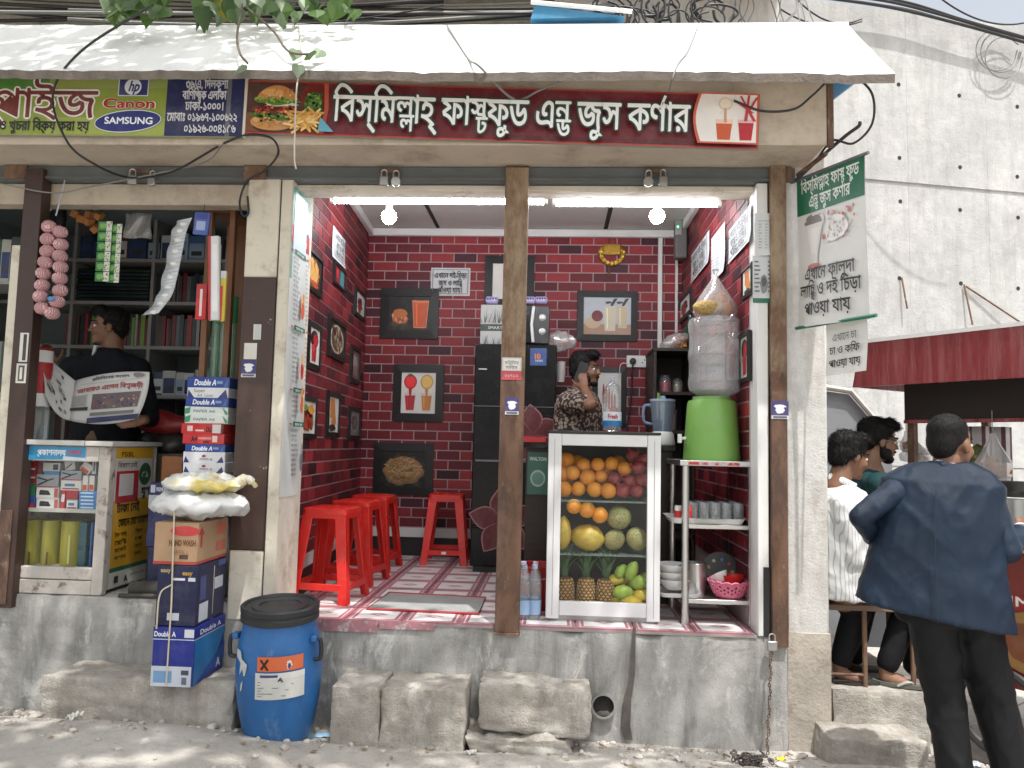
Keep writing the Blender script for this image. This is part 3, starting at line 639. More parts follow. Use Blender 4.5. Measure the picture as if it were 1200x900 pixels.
A.scatter(.42, .9, -.48, -.28, 26, .016, [(196, 70, 66), (214, 206, 204), (190, 110, 104)], 5).e(.62, -.40, .17, .08, (226, 222, 220), .1).scatter(.5, .75, -.46, -.33, 40, .012, [(206, 200, 196), (170, 160, 156)], 8)
A.t('এখানে ফালুদা', .5, -.70, .12, (24, 26, 30), .74, .015).t('লাচ্ছি ও দই চিড়া', .5, -.81, .12, (24, 26, 30), .88, .015).t('পাওয়া যায়', .47, -.93, .12, (24, 26, 30), .66, .015)
A.g.v = [(lambda b: (b[0], b[1]+y*1.6-.0008, b[2]))(bpt(x, -z)) for x, y, z in A.g.v]
A.obj('print', bn_)
G().sweep([bpt(-.12, 0, -.004), bpt(1.06, 0, -.004)], .009, 8).obj('top_rod', M_BEAM, bn_)
G().sweep([bpt(-.04, 1.0, 0), bpt(1.1, .985, 0)], .009, 8).obj('bottom_rod', mt('green_rod', (.03, .16, .1), .5), bn_)
q0, q1 = at(966, 380, -.12), at(1013, 369, -.40); qv = V((q1.x-q0.x, q1.y-q0.y, 0)); QW = qv.length; QH = q0.z-at(968, 441, -.12).z; qt = (q1.z-q0.z)/QW
lp = T('paper_notice', 'small white tea and coffee paper notice hanging below the cloth banner', 'notice', (q0.x, q0.y-.02, q0.z), math.atan2(qv.y, qv.x))
g = G(); g.grid(lambda u, q: (QW*u, .006*sin(q*4), -QH*q+qt*QW*u), 4, 8); g.v += [(x, y+.0015, z) for x, y, z in g.v]; k0 = len(g.v)//2; g.f += [tuple(i+k0 for i in f[::-1]) for f in g.f]; g.mi = [0]*len(g.f); g.obj('sheet', K(226, 226, 222, .8), lp)
A = Art(QW, QH, -.008)
A.t('এখানে চা', .5, -.38, .2, (60, 60, 62), .6, .01).t('চা ও কফি', .5, -.62, .2, (40, 40, 44), .74, .015).t('পাওয়া যায়', .5, -.86, .2, (40, 40, 44), .78, .015)
A.g.v = [(x, y, z+qt*x) for x, y, z in A.g.v]; A.obj('print', lp)
# ---- notices and framed pictures of the room: place a flat thing on a wall by its outline
def wallspot(kind, px):                                  # px: left, right, top, bottom pixel bounds
    l, r_, t_, b_ = px; mx_, my = (l+r_)/2, (t_+b_)/2
    if kind == 'B': f = lambda x, y: hit(x, y, (0, YB-.006, 0), (0, 1, 0)); rz = 0.; n_ = V((0, -1, 0))
    elif kind == 'L': f = lambda x, y: hit(x, y, LA+LN*.006, LN); rz = LROT; n_ = LN
    elif kind == 'R': f = lambda x, y: hit(x, y, (WX-.006, 0, 0), (1, 0, 0)); rz = -pi/2; n_ = V((-1, 0, 0))
    elif kind == 'J': f = lambda x, y: hit(x, y, (JX+.002, 0, 0), (1, 0, 0)); rz = pi/2; n_ = V((1, 0, 0))
    else: f = lambda x, y: hit(x, y, (0, kind, 0), (0, 1, 0)); rz = 0.; n_ = V((0, -1, 0))
    c_ = f(mx_, my); wd = (f(r_, my)-f(l, my)); wd.z = 0
    return c_, wd.length, f(mx_, t_).z-f(mx_, b_).z, rz
M_FRAME = mt('black_picture_frame', (.009, .0085, .0085), .5, var=.2, scale=20)
def picture(kind, px, label, art, mount=(226, 224, 220), bar=.16):
    c_, wd, h, rz = wallspot(kind, px); t = T('framed_picture', label, 'picture', c_, rz, 'framed food and drink pictures'); b_ = min(wd, h)*bar
    g = G(); o, i_ = [(-wd/2, -h/2), (wd/2, -h/2), (wd/2, h/2), (-wd/2, h/2)], [(-wd/2+b_, -h/2+b_), (wd/2-b_, -h/2+b_), (wd/2-b_, h/2-b_), (-wd/2+b_, h/2-b_)]
    for k in range(4):
        a, b, c2, d = o[k], o[(k+1) % 4], i_[(k+1) % 4], i_[k]
        g.ring([[(a[0], .004, a[1]), (b[0], .004, b[1]), (c2[0], .004, c2[1]), (d[0], .004, d[1])], [(a[0], -.014, a[1]), (b[0], -.014, b[1]), (c2[0], -.018, c2[1]), (d[0], -.018, d[1])]])
    g.obj('frame', M_FRAME, t, smooth=0)
    A = Art(wd-2*b_, h-2*b_, -.006); A.r(-.5, .5, -.5, .5, mount); art(A); A.obj('print', t)
    return t
def glass(A, cx, z0, z1, w0, w1, liquid, rim=(214, 206, 200), fill=.85):
    A.p([(cx-w0, z0), (cx+w0, z0), (cx+w1, z1), (cx-w1, z1)], rim); f = fill; wz = w0+(w1-w0)*f
    A.p([(cx-w0*.92, z0+.02), (cx+w0*.92, z0+.02), (cx+wz*.93, z0+(z1-z0)*f), (cx-wz*.93, z0+(z1-z0)*f)], liquid)
    A.p([(cx-w0*.6, z0+.06), (cx-w0*.4, z0+.06), (cx-wz*.4, z0+(z1-z0)*f*.95), (cx-wz*.6, z0+(z1-z0)*f*.95)], tuple(min(255, int(q*1.18)+12) for q in liquid))
def a_burger(A):
    A.r(-.5, .5, -.5, -.3, (34, 28, 24)); A.e(-.24, -.3, .2, .06, (60, 46, 30), .2)
    A.e(-.22, -.16, .19, .14, (176, 96, 52), .1, seed=2).scatter(-.4, -.06, -.26, -.02, 30, .03, [(206, 130, 80), (150, 70, 34), (226, 160, 110)], 3); A.e(-.22, .0, .17, .13, (196, 112, 62), .06)
    glass(A, .26, -.42, .38, .15, .2, (196, 84, 40), (220, 150, 120), .94); A.e(.26, .34, .19, .04, (222, 120, 70))
def a_two(A):
    for cx, top, liq in ((-.24, (196, 28, 30), (176, 20, 34)), (.24, (196, 160, 84), (196, 130, 66))):
        glass(A, cx, -.44, .0, .12, .17, liq); A.p([(cx-.05, .1), (cx+.05, .1), (cx+.02, -.12), (cx-.02, -.12)], liq); A.e(cx, .27, .19, .18, top); A.e(cx-.04, .31, .1, .09, tuple(min(255, q+30) for q in top)); A.e(cx, .27, .15, .14, tuple(min(255, int(q*1.1)+18) for q in top), .05)
    A.e(-.24, .43, .07, .03, (40, 90, 40), .5)
def a_noodle(A):
    A.e(0, -.05, .46, .4, (120, 92, 60), .08).e(0, -.02, .42, .36, (150, 112, 70), .1)
    rnd = random.Random(5); 
    for k in range(170):
        a0, r0 = rnd.uniform(0, 2*pi), rnd.uniform(0, .32); cx, cz = r0*cos(a0)*1.2, r0*sin(a0)-.02; ph = rnd.uniform(0, pi); col = [(196, 160, 110), (220, 188, 140), (170, 120, 70), (150, 60, 40), (96, 120, 60)][rnd.choices(range(5), (30, 25, 25, 10, 10))[0]]
        pts = [(cx+.1*(t-.5)*2*cos(ph), cz+.1*(t-.5)*2*sin(ph)+.03*sin(t*6+a0)) for t in (0, .25, .5, .75, 1)]
        A.p(pts+[(x, z+.016) for x, z in pts[::-1]], col)
def a_shake(A):
    A.r(-.5, .5, -.5, -.22, (176, 142, 120)).r(-.5, .5, -.22, .5, (190, 198, 206)); A.e(-.3, -.18, .17, .16, (206, 184, 150)).e(-.21, .0, .12, .15, (120, 40, 50))
    glass(A, .06, -.4, .28, .11, .13, (214, 204, 178), fill=.95); glass(A, .32, -.32, .28, .09, .11, (206, 190, 156), fill=.95)
    for x in (.06, .3): A.p([(x, .28), (x+.05, .26), (x+.16, .48), (x+.08, .46)], (38, 48, 40)).e(x-.03, .36, .07, .03, (50, 58, 46), .4)
def a_red(A): A.p([(-.2, .3), (.3, .36), (.2, -.4), (-.1, -.4)], (206, 74, 44)); A.e(.06, .3, .24, .1, (226, 120, 80), .15); A.e(.15, .38, .1, .05, (60, 110, 50), .4)
def a_chili(A):
    for k in range(5): A.e(-.25+.12*k, .05-.05*k, .05, .22, (176, 26+6*k, 34)); 
    A.e(.2, -.3, .2, .1, (190, 60, 50), .2)
picture('B', (446, 514, 338, 397), 'picture of a burger and a glass of orange juice on black', a_burger, (16, 15, 15))
picture('B', (461, 520, 427, 494), 'picture of tomato and lime juice pouring into two glasses', a_two)
picture('B', (438, 508, 519, 580), 'picture of fried noodles on black, low on the back wall', a_noodle, (14, 14, 13))
picture('B', (568, 626, 300, 360), 'picture of a red drink partly hidden by the middle post', a_red)
picture('B', (676, 747, 341, 400), 'picture of two milkshakes with mint on a table', a_shake, bar=.13)
picture('B', (694, 734, 430, 500), 'picture of red chilies behind the man on the phone', a_chili)
def a_chick(A): A.e(0, .02, .36, .36, (196, 128, 50), .16, seed=2).scatter(-.25, .25, -.25, .3, 40, .09, [(226, 160, 70), (176, 96, 34), (238, 186, 104)], 6); A.e(0, -.36, .3, .1, (196, 70, 34), .2); A.e(-.2, -.42, .2, .05, (60, 96, 40), .3)
def a_teal(A): A.r(-.5, 0, -.5, .5, (120, 26, 36)); A.p([(.0, -.5), (.4, -.5), (.4, .5), (.1, .5)], (70, 140, 150)); A.e(-.2, .1, .12, .3, (176, 50, 50), .1)
def a_redw(A): A.e(.0, .0, .26, .32, (120, 26, 34), .3, seed=3).e(-.05, -.2, .16, .2, (150, 40, 44), .3, seed=5); A.e(.1, .2, .1, .1, (80, 30, 34), .2)
def a_straw(A): glass(A, .0, -.44, .05, .2, .26, (176, 24, 34)); A.e(0, .2, .36, .24, (30, 24, 26)); A.e(.08, .18, .2, .17, (190, 34, 40), .08); A.e(-.1, -.05, .16, .1, (206, 60, 60), .1)
def a_bowl(A): A.e(0, 0, .44, .44, (206, 196, 182)).e(0, 0, .37, .38, (96, 84, 70), .06).scatter(-.28, .28, -.3, .3, 60, .07, [(206, 192, 166), (120, 70, 50), (176, 150, 110), (70, 56, 44)], 3, .4)
def a_pale(A): A.e(0, .1, .3, .25, (176, 160, 160), .3, seed=4).e(0, -.2, .26, .2, (150, 120, 120), .3, seed=8)
def a_bbq(A): A.e(.0, -.1, .46, .38, (206, 200, 190)).e(.0, -.06, .38, .32, (96, 22, 18), .18, seed=3).scatter(-.28, .28, -.3, .2, 26, .09, [(140, 40, 24), (70, 14, 12), (176, 66, 34)], 2); A.e(.2, .26, .2, .14, (214, 150, 60), .3, seed=6).e(-.15, .3, .16, .1, (120, 150, 60), .3, seed=9)
def a_hot(A): A.p([(-.3, -.1), (.2, -.1), (.1, .45), (-.3, .45)], (206, 130, 60)); A.e(.05, -.18, .22, .22, (206, 140, 70), .1).e(-.05, -.38, .3, .1, (34, 30, 30), .2)
def a_plate(A): A.e(0, .02, .42, .4, (150, 148, 148)).e(0, .02, .3, .3, (80, 74, 74), .2).e(.05, .05, .14, .14, (120, 110, 106), .3)
picture('L', (356, 377, 294, 344), 'small picture of golden fried chicken on black near the menu poster', a_chick, (18, 18, 16), .1)
picture('L', (390, 404, 312, 338), 'small red and teal picture half covered by a notice', a_teal, (90, 30, 40), .1)
picture('L', (415, 427, 340, 374), 'small white picture with dark red food near the back corner', a_redw, bar=.13)
picture('L', (359, 375, 378, 434), 'small white picture of a strawberry drink', a_straw, bar=.12)
picture('L', (384, 404, 374, 422), 'small picture of a round bowl of noodles on dark ground', a_bowl, (44, 38, 36), .1)
picture('L', (410, 421, 406, 450), 'narrow dim picture beside the back corner', a_pale, (110, 90, 92), .12)
picture('L', (348, 370, 464, 514), 'small white picture of grilled meat on a plate', a_bbq, bar=.12)
picture('L', (382, 397, 459, 513), 'small white picture of an orange snack and drink', a_hot, bar=.12)
picture('L', (408, 421, 477, 515), 'small grey picture of a plate near the back corner', a_plate, (120, 118, 120), .12)
picture('R', (795, 811, 345, 375), 'small picture of red peppers above the dark shelf', a_redw, bar=.16)
picture('R', (871, 884, 312, 348), 'small white picture with a yellow fruit under the notices', a_hot, bar=.1)
picture('R', (868, 880, 390, 448), 'small white picture of drinks beside the water bottle', a_straw, bar=.1)
def notice(kind, px, label, big=True):
    c_, wd, h, rz = wallspot(kind, px); t = T('paper_notice', label, 'notice', c_, rz, 'printed paper notices')
    g = G(); g.grid(lambda u, q: (wd*(u-.5), -.004-.008*max(0, q-.75)*4*(.5+u), h*(.5-q)), 3, 6); g.v += [(x, y+.001, z) for x, y, z in g.v]; k0 = len(g.v)//2; g.f = [f[::-1] for f in g.f]+[tuple(i+k0 for i in f) for f in g.f]; g.mi = [0]*len(g.f)
    g.obj('sheet', K(214, 218, 220, .7), t)
    A = Art(wd, h, -.0145)
    if big:
        for x0_, x1_, z0_, z1_ in ((-.45, .45, .42, .435), (-.45, .45, -.435, -.42), (-.455, -.44, -.43, .43), (.44, .455, -.43, .43)): A.r(x0_, x1_, z0_, z1_, (70, 72, 76))
        A.t('এখানে দই-চিড়া', 0, .13, .27, (30, 32, 40), .82, .02).t('জুস ও লাচ্ছি', 0, -.14, .27, (30, 32, 40), .6, .02).t('পাওয়া যায়।', 0, -.39, .27, (30, 32, 40), .62, .02)
    else:
        A.r(-.35, .35, .3, .31, (120, 124, 130)); rnd = random.Random(int(px[0]))
        for k in range(9): A.r(-.32, -.32+rnd.uniform(.1, .2), .22-.07*k, .235-.07*k, (120, 124, 130)).r(.05, .05+rnd.uniform(.08, .2), .22-.07*k, .235-.07*k, (140, 144, 150))
    A.obj('print', t); return t
notice('B', (505, 551, 314, 347), 'white yogurt and juice notice on the back wall above the burger picture')
notice('L', (389, 404, 272, 309), 'white notice curling off the left wall above a small picture')
notice('R', (810, 831, 285, 321), 'white bordered notice beside the green-lit junction box')
notice('R', (834, 850, 270, 326), 'tall plain white price list between two bordered notices', False)
notice('R', (854, 880, 255, 297), 'white bordered notice next to the pier menu')
notice(-.003, (884, 905, 250, 300), 'faded white price list pinned on the white pier', False)
# menu poster on the left reveal
c_, wd, h, rz = wallspot('J', (336, 357, 222, 582))
mp = T('menu_poster', 'tall white menu poster with red title and green headings on the door reveal', 'poster', c_, rz)
G().box(-wd/2, wd/2, -.002, .0, -h/2, h/2).obj('sheet', K(206, 210, 208, .6), mp)
A = Art(wd, h, -.0025); A.r(-.5, .5, .46, .5, (70, 140, 124)).r(-.5, -.42, .2, .47, (110, 160, 146)); A.r(-.5, .5, .315, .375, (170, 44, 52)).t('আমাদের মেনু', 0, .335, .02, (232, 226, 220), .7, .03).scatter(-.4, .4, .375, .42, 16, .08, [(206, 170, 90), (150, 40, 60), (90, 60, 120), (226, 210, 180)], 2)
A.r(-.38, .45, .02+.02, .46-.0, (190, 200, 206)).r(-.3, .4, .40, .401, (140, 150, 156)) if False else A.r(-.38, .42, .13+.25, .455, (190, 200, 206))
rnd = random.Random(4); z = .29
for sec, nl in ((0, 14), (1, 11), (2, 5), (3, 10)):
    A.r(-.32, .3, z-.004, z+.012, (28, 106, 82)).t('ফলের জুস', 0, z-.001, .012, (226, 230, 226), .4, .03).r(-.5, -.36, z+.001, z+.006, (190, 60, 66)).r(.34, .5, z+.001, z+.006, (190, 60, 66)); z -= .022
    for k in range(nl): A.t(random.Random(k+sec*20).choice(['আপেল জুস', 'কমলা জুস', 'মাল্টা জুস', 'পেপে জুস', 'দই চিড়া']), -.4, z, .013, (70, 74, 80), rnd.uniform(.26, .4), .02, 'L').t(rnd.choice(['৮০', '১০০', '৬০', '১২০']), .3, z, .012, (70, 74, 80), .14, .02, 'L'); z -= .0155
    cx = .14; A.e(cx, z+.06, .09, .03, [(206, 90, 50), (200, 60, 60), (206, 110, 60), (120, 124, 130)][sec], .12, seed=sec); A.e(cx, z+.1, .06, .018, [(226, 150, 60), (226, 190, 130), (226, 150, 90), (160, 164, 170)][sec], .15, seed=sec+5); z -= .01
A.obj('print', mp)
sh = T('paper_sheet', 'blank pale price sheet pinned over the top of the menu poster', 'paper', tuple(c_+V((.005, -.02, h*.40))), rz)
G().box(-wd*.36, wd*.36, -.001, 0, -h*.115, h*.085).obj('sheet', K(196, 208, 216, .6), sh)
c_, wd, h, rz = wallspot(-.002, (882, 904, 300, 355))
mq = T('menu_poster', 'lower part of a white menu with green foot band on the pier', 'poster', c_, rz); G().box(-wd/2, wd/2, -.002, .0, -h/2, h/2).obj('sheet', K(206, 210, 212, .6), mq)
A = Art(wd, h, -.0025); A.r(-.5, .5, -.5, -.4, (24, 104, 78)).e(.1, -.1, .2, .2, (130, 134, 138), .1).e(.1, -.05, .12, .1, (80, 84, 90), .2)
for k in range(8): A.r(-.42, -.42+.22+.05*(k % 3), .36-.09*k, .39-.09*k, (96, 100, 106)).r(.3, .44, .36-.09*k, .39-.09*k, (96, 100, 106))
A.obj('print', mq)
# small stickers on the posts
def sticker(px, Y, label, art, cat='sticker', rotz=0.):
    l, r_, t_, b_ = px; c_ = at((l+r_)/2, (t_+b_)/2, Y); wd, h = at(r_, t_, Y).x-at(l, t_, Y).x, at(l, t_, Y).z-at(l, b_, Y).z
    t = T('sticker', label, cat, c_, rotz); A = Art(wd, h, -.001); art(A); A.obj('print', t); G().box(-wd/2, wd/2, -.001, .0, -h/2, h/2).obj('backing', K(206, 204, 200, .8), t); return t
def st_phone(A): A.r(-.5, .5, -.5, .5, (206, 204, 210)).r(-.5, .5, -.3, .5, (62, 58, 110)); A.e(0, .0, .26, .2, (222, 222, 228), .1).e(0, .2, .34, .1, (222, 222, 228), .2).r(-.4, .4, -.45, -.34, (90, 90, 110))
sticker((588, 611, 419, 445), -.0365, 'white and pink printed sticker on the middle post', lambda A: A.r(-.5, .5, -.5, -.1, (190, 70, 80)).r(-.42, .42, -.05, .45, (226, 222, 218)).t('কম্পিউটার', 0, .2, .2, (60, 60, 64), .7, .02).t('সার্ভিস', 0, -.02, .2, (60, 60, 64), .6, .02).t('০১৭১২', 0, -.38, .2, (226, 200, 204), .7, .02))
sticker((592, 608, 466, 486), -.0365, 'violet sticker with a white figure on the middle post', st_phone)
sticker((904, 924, 470, 491), -.0315, 'violet sticker with a white figure on the narrow right post', st_phone)
sticker((283, 300, 422, 442), -.0095, 'violet sticker with a white figure on the brown pillar', st_phone)
sticker((286, 301, 402, 421), -.0095, 'torn white paper remnant above the violet sticker on the brown pillar', lambda A: A.p([(-.4, -.5), (.3, -.45), (.5, .2), (.35, .5), (-.2, .42), (-.5, -.1)], (206, 204, 196)))
sticker((297, 306, 380, 398), -.0095, 'narrow pale strip sticker on the brown pillar', lambda A: A.r(-.3, .4, -.5, .5, (190, 192, 190)))
sticker((23, 33, 390, 424), -.0315, 'white barcode strip on the dark left post', lambda A: A.r(-.5, .5, -.5, .5, (214, 212, 206)).r(-.1, .3, -.45, .45, (60, 58, 56)))
sticker((19, 31, 426, 449), -.0315, 'white bordered label on the dark left post', lambda A: A.r(-.5, .5, -.5, .5, (206, 204, 196)).r(-.3, .3, -.4, .4, (80, 76, 70)).r(-.15, .1, -.3, .3, (214, 210, 204)))
# ================================================================ things in the juice shop
def emit(name, col, st):
    n = N(name); n.set(Base_Color=(.9, .9, .9), Emission_Color=col, Emission_Strength=st); return n.m
def clear(name, tint=(1, 1, 1), rough=.03, ior=1.45, alpha=.12):
    """thin glass or clear plastic sheet: mostly see-through with a sharp reflection"""
    n = N(name); tr = n.n('BsdfTransparent'); tr.inputs[0].default_value = (*tint, 1); gl = n.n('BsdfGlossy'); gl.inputs['Roughness'].default_value = rough
    fr = n.n('LayerWeight'); fr.inputs[0].default_value = .35; mx_ = n.n('MixShader'); n.put(mx_.inputs[0], n.math('ADD', n.math('MULTIPLY', fr.outputs[0], .5 if alpha > .05 else .22), alpha*.4))
    n.t.links.new(tr.outputs[0], mx_.inputs[1]); n.t.links.new(gl.outputs[0], mx_.inputs[2])
    df = n.n('BsdfDiffuse'); df.inputs[0].default_value = (*[min(1, q*.8) for q in tint], 1); m2 = n.n('MixShader'); m2.inputs[0].default_value = alpha
    n.t.links.new(mx_.outputs[0], m2.inputs[1]); n.t.links.new(df.outputs[0], m2.inputs[2]); n.t.links.new(m2.outputs[0], n.t.nodes['Material Output'].inputs[0]); return n.m
M_GLASS = clear('window_glass', (.98, .99, .985), .02, alpha=.004)
M_PET = clear('clear_plastic', (.93, .95, .96), .08, alpha=.1)
M_TUB = clear('clear_tumbler', (.9, .92, .93), .05, alpha=.12)
M_POLY = clear('polythene_bag', (.95, .95, .95), .2, alpha=.28)
M_STEEL = mt('stainless_steel', (.60, .60, .59), .34, 1., var=.02, scale=3)
M_STEELD = mt('dull_steel', (.42, .42, .41), .42, .9, var=.12, scale=6)
M_ALU = mt('white_aluminium', (.70, .70, .71), .4, var=.04, scale=4, bump=.05, dirt=(.5, .49, .47), dlo=.68, dhi=.78, dscale=9)
M_WPL = mt('white_plastic', (.72, .72, .71), .35, var=.04)
M_RED = mt('red_plastic', (.60, .02, .014), .36, var=.12, scale=5, bump=.06, bscale=40, dirt=(.42, .16, .13), dlo=.52, dhi=.75, dscale=16, dmax=.35)
# ---- tube lights and bulbs
M_TUBE = emit('lit_tube', (.93, .95, 1.), 42.); M_BULB = emit('lit_bulb', (.95, .97, 1.), 65.)
for (a, b), nm in (((388, 642), 'lit tube light over the left half of the shop entrance'), ((647, 845), 'lit tube light over the right half of the shop entrance')):
    p0, p1 = at(a, 236 if a < 500 else 239, .27), at(b, 241 if a < 500 else 244, .27); z = (p0.z+p1.z)/2+.01
    t = T('tube_light', nm, 'tube light', (p0.x, .27, z)); L = p1.x-p0.x
    G().box(0, L, -.02, .02, .012, .05).obj('batten', M_WPL, t, bevel=.004)
    G().cyl((.025, -.012, .0), (L-.025, -.012, .0), .016, n=14).obj('tube', M_TUBE, t)
    for x in (0, L-.024): G().box(x, x+.024, -.03, .01, -.016, .012).obj('end_cap', M_WPL, t, bevel=.003)
    G().cyl((L*.2, 0, .05), (L*.2, 0, CEIL-z), .004, n=6).obj('hanger', M_STEELD, t); G().cyl((L*.8, 0, .05), (L*.8, 0, CEIL-z), .004, n=6).obj('hanger', M_STEELD, t)
for px, py, nm in ((456, 254, 'lit round bulb under the ceiling near the left wall'), (770, 253, 'lit round bulb under the ceiling near the gold medallion')):
    p = at(px, py, 1.05); t = T('light_bulb', nm, 'light bulb', (p.x, p.y, CEIL))
    d = p.z-CEIL
    G().lathe([(.001, d-.052), (.025, d-.047), (.045, d-.025), (.052, d), (.046, d+.024), (.03, d+.04), (.024, d+.046)], n=20).obj('globe', M_BULB, t)
    G().lathe([(.024, d+.046), (.026, d+.08), (.02, d+.095), (.02, d+.12), (.001, d+.122)], n=16).obj('holder', M_WPL, t)
    G().cyl((0, 0, d+.12), (0, 0, 0), .006, n=6).obj('cord', M_BLACK, t)
# ---- red stools
def stool_mesh():
    t = T('plastic_stool', 'x', 'stool', (0, 0, 0), 0, 'red plastic stools'); H_ = .545; a, b = .135, .185      # half widths at top and floor
    g = G()
    def rr(h, r_, n=5): return [(sx*(h-r_)+r_*cos(q), sy*(h-r_)+r_*sin(q)) for sx, sy, q0 in ((1, 1, 0), (-1, 1, pi/2), (-1, -1, pi), (1, -1, 1.5*pi)) for q in [q0+pi/2*k/n for k in range(n+1)]]
    g.ring([[(x, y, H_-.035) for x, y in rr(a+.004, .03)], [(x, y, H_-.008) for x, y in rr(a+.002, .03)], [(x, y, H_) for x, y in rr(a-.01, .028)]])
    g.obj('seat', M_RED, t)
    g = G()
    for k in range(4): g.cb((-.066+.044*k, 0, H_+.002), (.012, .16, .006))
    g.obj('seat_ribs', M_RED, t, bevel=.002)
    for sx in (1, -1):
        for sy in (1, -1):
            g = G(); top, bot = a-.002, b
            secs = []
            for z, h in ((H_-.036, top), (.1, b-.012), (0, bot)):
                wd = .066 if z > .3 else .056; x1, y1 = sx*h, sy*h
                secs.append([(x1, y1, z), (x1-sx*wd, y1, z), (x1-sx*wd, y1-sy*.012, z), (x1-sx*.012, y1-sy*.012, z), (x1-sx*.012, y1-sy*wd, z), (x1, y1-sy*wd, z)][::(1 if sx*sy > 0 else -1)])
            g.ring(secs[::-1]); g.obj('leg', M_RED, t, bevel=.003, smooth=30)
    for ax in range(4):
        g = G(); h = b-.013; M_ = Matrix.Rotation(ax*pi/2, 4, 'Z'); g.M = M_
        g.box(-h+.03, h-.03, -h-.002, -h+.010, .075, .115); g.obj('stretcher', M_RED, t, bevel=.003)
        g = G(); g.M = M_; w_ = a-.02                                     # arched apron below the seat
        out = [(-w_, H_-.03), (-w_, H_-.11)]+[(-w_+.035-.035*cos(pi/2*k/4), H_-.11+.05*sin(pi/2*k/4)) for k in range(5)]+[(w_-.035+.035*sin(pi/2*k/4), H_-.06-.05*(1-cos(pi/2*k/4))) for k in range(5)]+[(w_, H_-.03)]
        g.prism(out, -a-.002, -a+.008); g.obj('apron', M_RED, t)
    return t
st0 = stool_mesh(); st0['label'] = 'red plastic stool standing foremost in the row along the left wall'
st0.location = (-1.325, .53, FZ); st0.rotation_euler.z = R(-7)
dup(st0, (-1.325, 1.12, FZ), R(-8), 'red plastic stool in the middle of the row along the left wall')
dup(st0, (-1.345, 1.70, FZ), R(-5), 'red plastic stool rearmost in the row along the left wall')
s4 = dup(st0, (-.845, 2.08, FZ), R(3), 'red plastic stool standing alone against the back wall by the fridge')
G().cb((0, -.176, .095), (.036, .004, .02)).obj('maker_badge', M_WPL, s4)
# ---- floor mat
p = [atZ(430, 715, FZ), atZ(561, 721, FZ), atZ(569, 702, FZ), atZ(456, 696, FZ)]
t = T('door_mat', 'grey rubber door mat with a red edge at the shop entrance', 'mat', (p[0].x, p[0].y, FZ))
q = [(v_.x-p[0].x, v_.y-p[0].y) for v_ in p]; q[3] = (q[3][0], min(q[3][1], .52)); q[2] = (q[2][0]-.0, min(q[2][1], .50))
g = G(); g.prismz(q, .002, .008); g.obj('rubber_sheet', mt('grey_rubber', (.30, .31, .30), .7, var=.15, scale=6, bump=.3, bscale=90), t)
g = G(); g.sweep([(x, y, .008) for x, y in q], .007, 6, closed=True); g.obj('red_edging', mt('red_binding', (.35, .03, .035), .6), t)
# ---- refrigerator with flower print, behind the middle post
FY = 1.62; x0, x1 = at(553, 560, FY).x, at(650, 560, FY).x; zt = at(600, 403, FY).z
M_FR = mt('black_fridge_glass', (.006, .0055, .0065), .25, var=.2); M_FR.node_tree.nodes['Principled BSDF'].inputs['Specular IOR Level'].default_value = .25
t = T('refrigerator', 'glossy black refrigerator with dark red flower print behind the middle post', 'refrigerator', ((x0+x1)/2, FY, FZ)); w2 = (x1-x0)/2; hh = zt-FZ
G().box(-w2, w2, .03, .6, .04, hh).obj('cabinet', mt('fridge_shell', (.02, .02, .022), .4), t, bevel=.01)
dl = G().box(-w2, w2, 0, .028, .34, hh-.002).obj('door', M_FR, t, bevel=.008); d2 = G().box(-w2, w2, 0, .028, .05, .33).obj('door', M_FR, t, bevel=.008)
G().box(-w2+.02, w2-.02, .04, .5, 0, .04).obj('foot', M_BLACK, t)
A = Art(2*w2, hh, -.001)
def petal(cx, cz, ang, l, wd, c1, c2):
    for k_, c_ in ((1., c2), (.95, c1)):
        pts = [(cx+(l*t_*cos(ang)-s_*wd*math.sin(pi*t_)*k_*sin(ang))*k_, cz+(l*t_*sin(ang)+s_*wd*math.sin(pi*t_)*k_*cos(ang))*k_*2*w2/hh) for s_, ts in ((1, [i/9 for i in range(10)]), (-1, [1-i/9 for i in range(1, 9)])) for t_ in ts]
        A.p(pts, c_)
for cx, cz, l in ((.22, .1, .38), (-.12, -.28, .42)):
    for k in range(5): petal(cx, cz, k*2*pi/5+.4, l, .14, (84, 10, 20), (150, 96, 104))
A.r(-.5, .5, .22, .225, (70, 70, 74)).r(-.46, .46, -.02, -.012, (96, 96, 100)); A.g.v = [(x, y, z+hh/2) for x, y, z in A.g.v]; A.obj('flower_print', dl)
g = G(); g.box(w2*.35, w2*.75, -.003, 0, hh-.16, hh-.03); g.obj('energy_label', K(40, 74, 130), dl)
A = Art(.1, .1, -.0035); A.t('10', -.1, -.2, .55, (226, 120, 50), .5, .05).t('YEARS', .05, -.42, .22, (226, 230, 236), .6, .02); A.g.v = [(x+w2*.55, y, z+hh-.09) for x, y, z in A.g.v]; A.obj('label_print', dl)
G().box(-w2*.9, -w2*.7, -.02, -.001, hh-.2, hh-.19).obj('logo_plate', M_STEELD, dl)
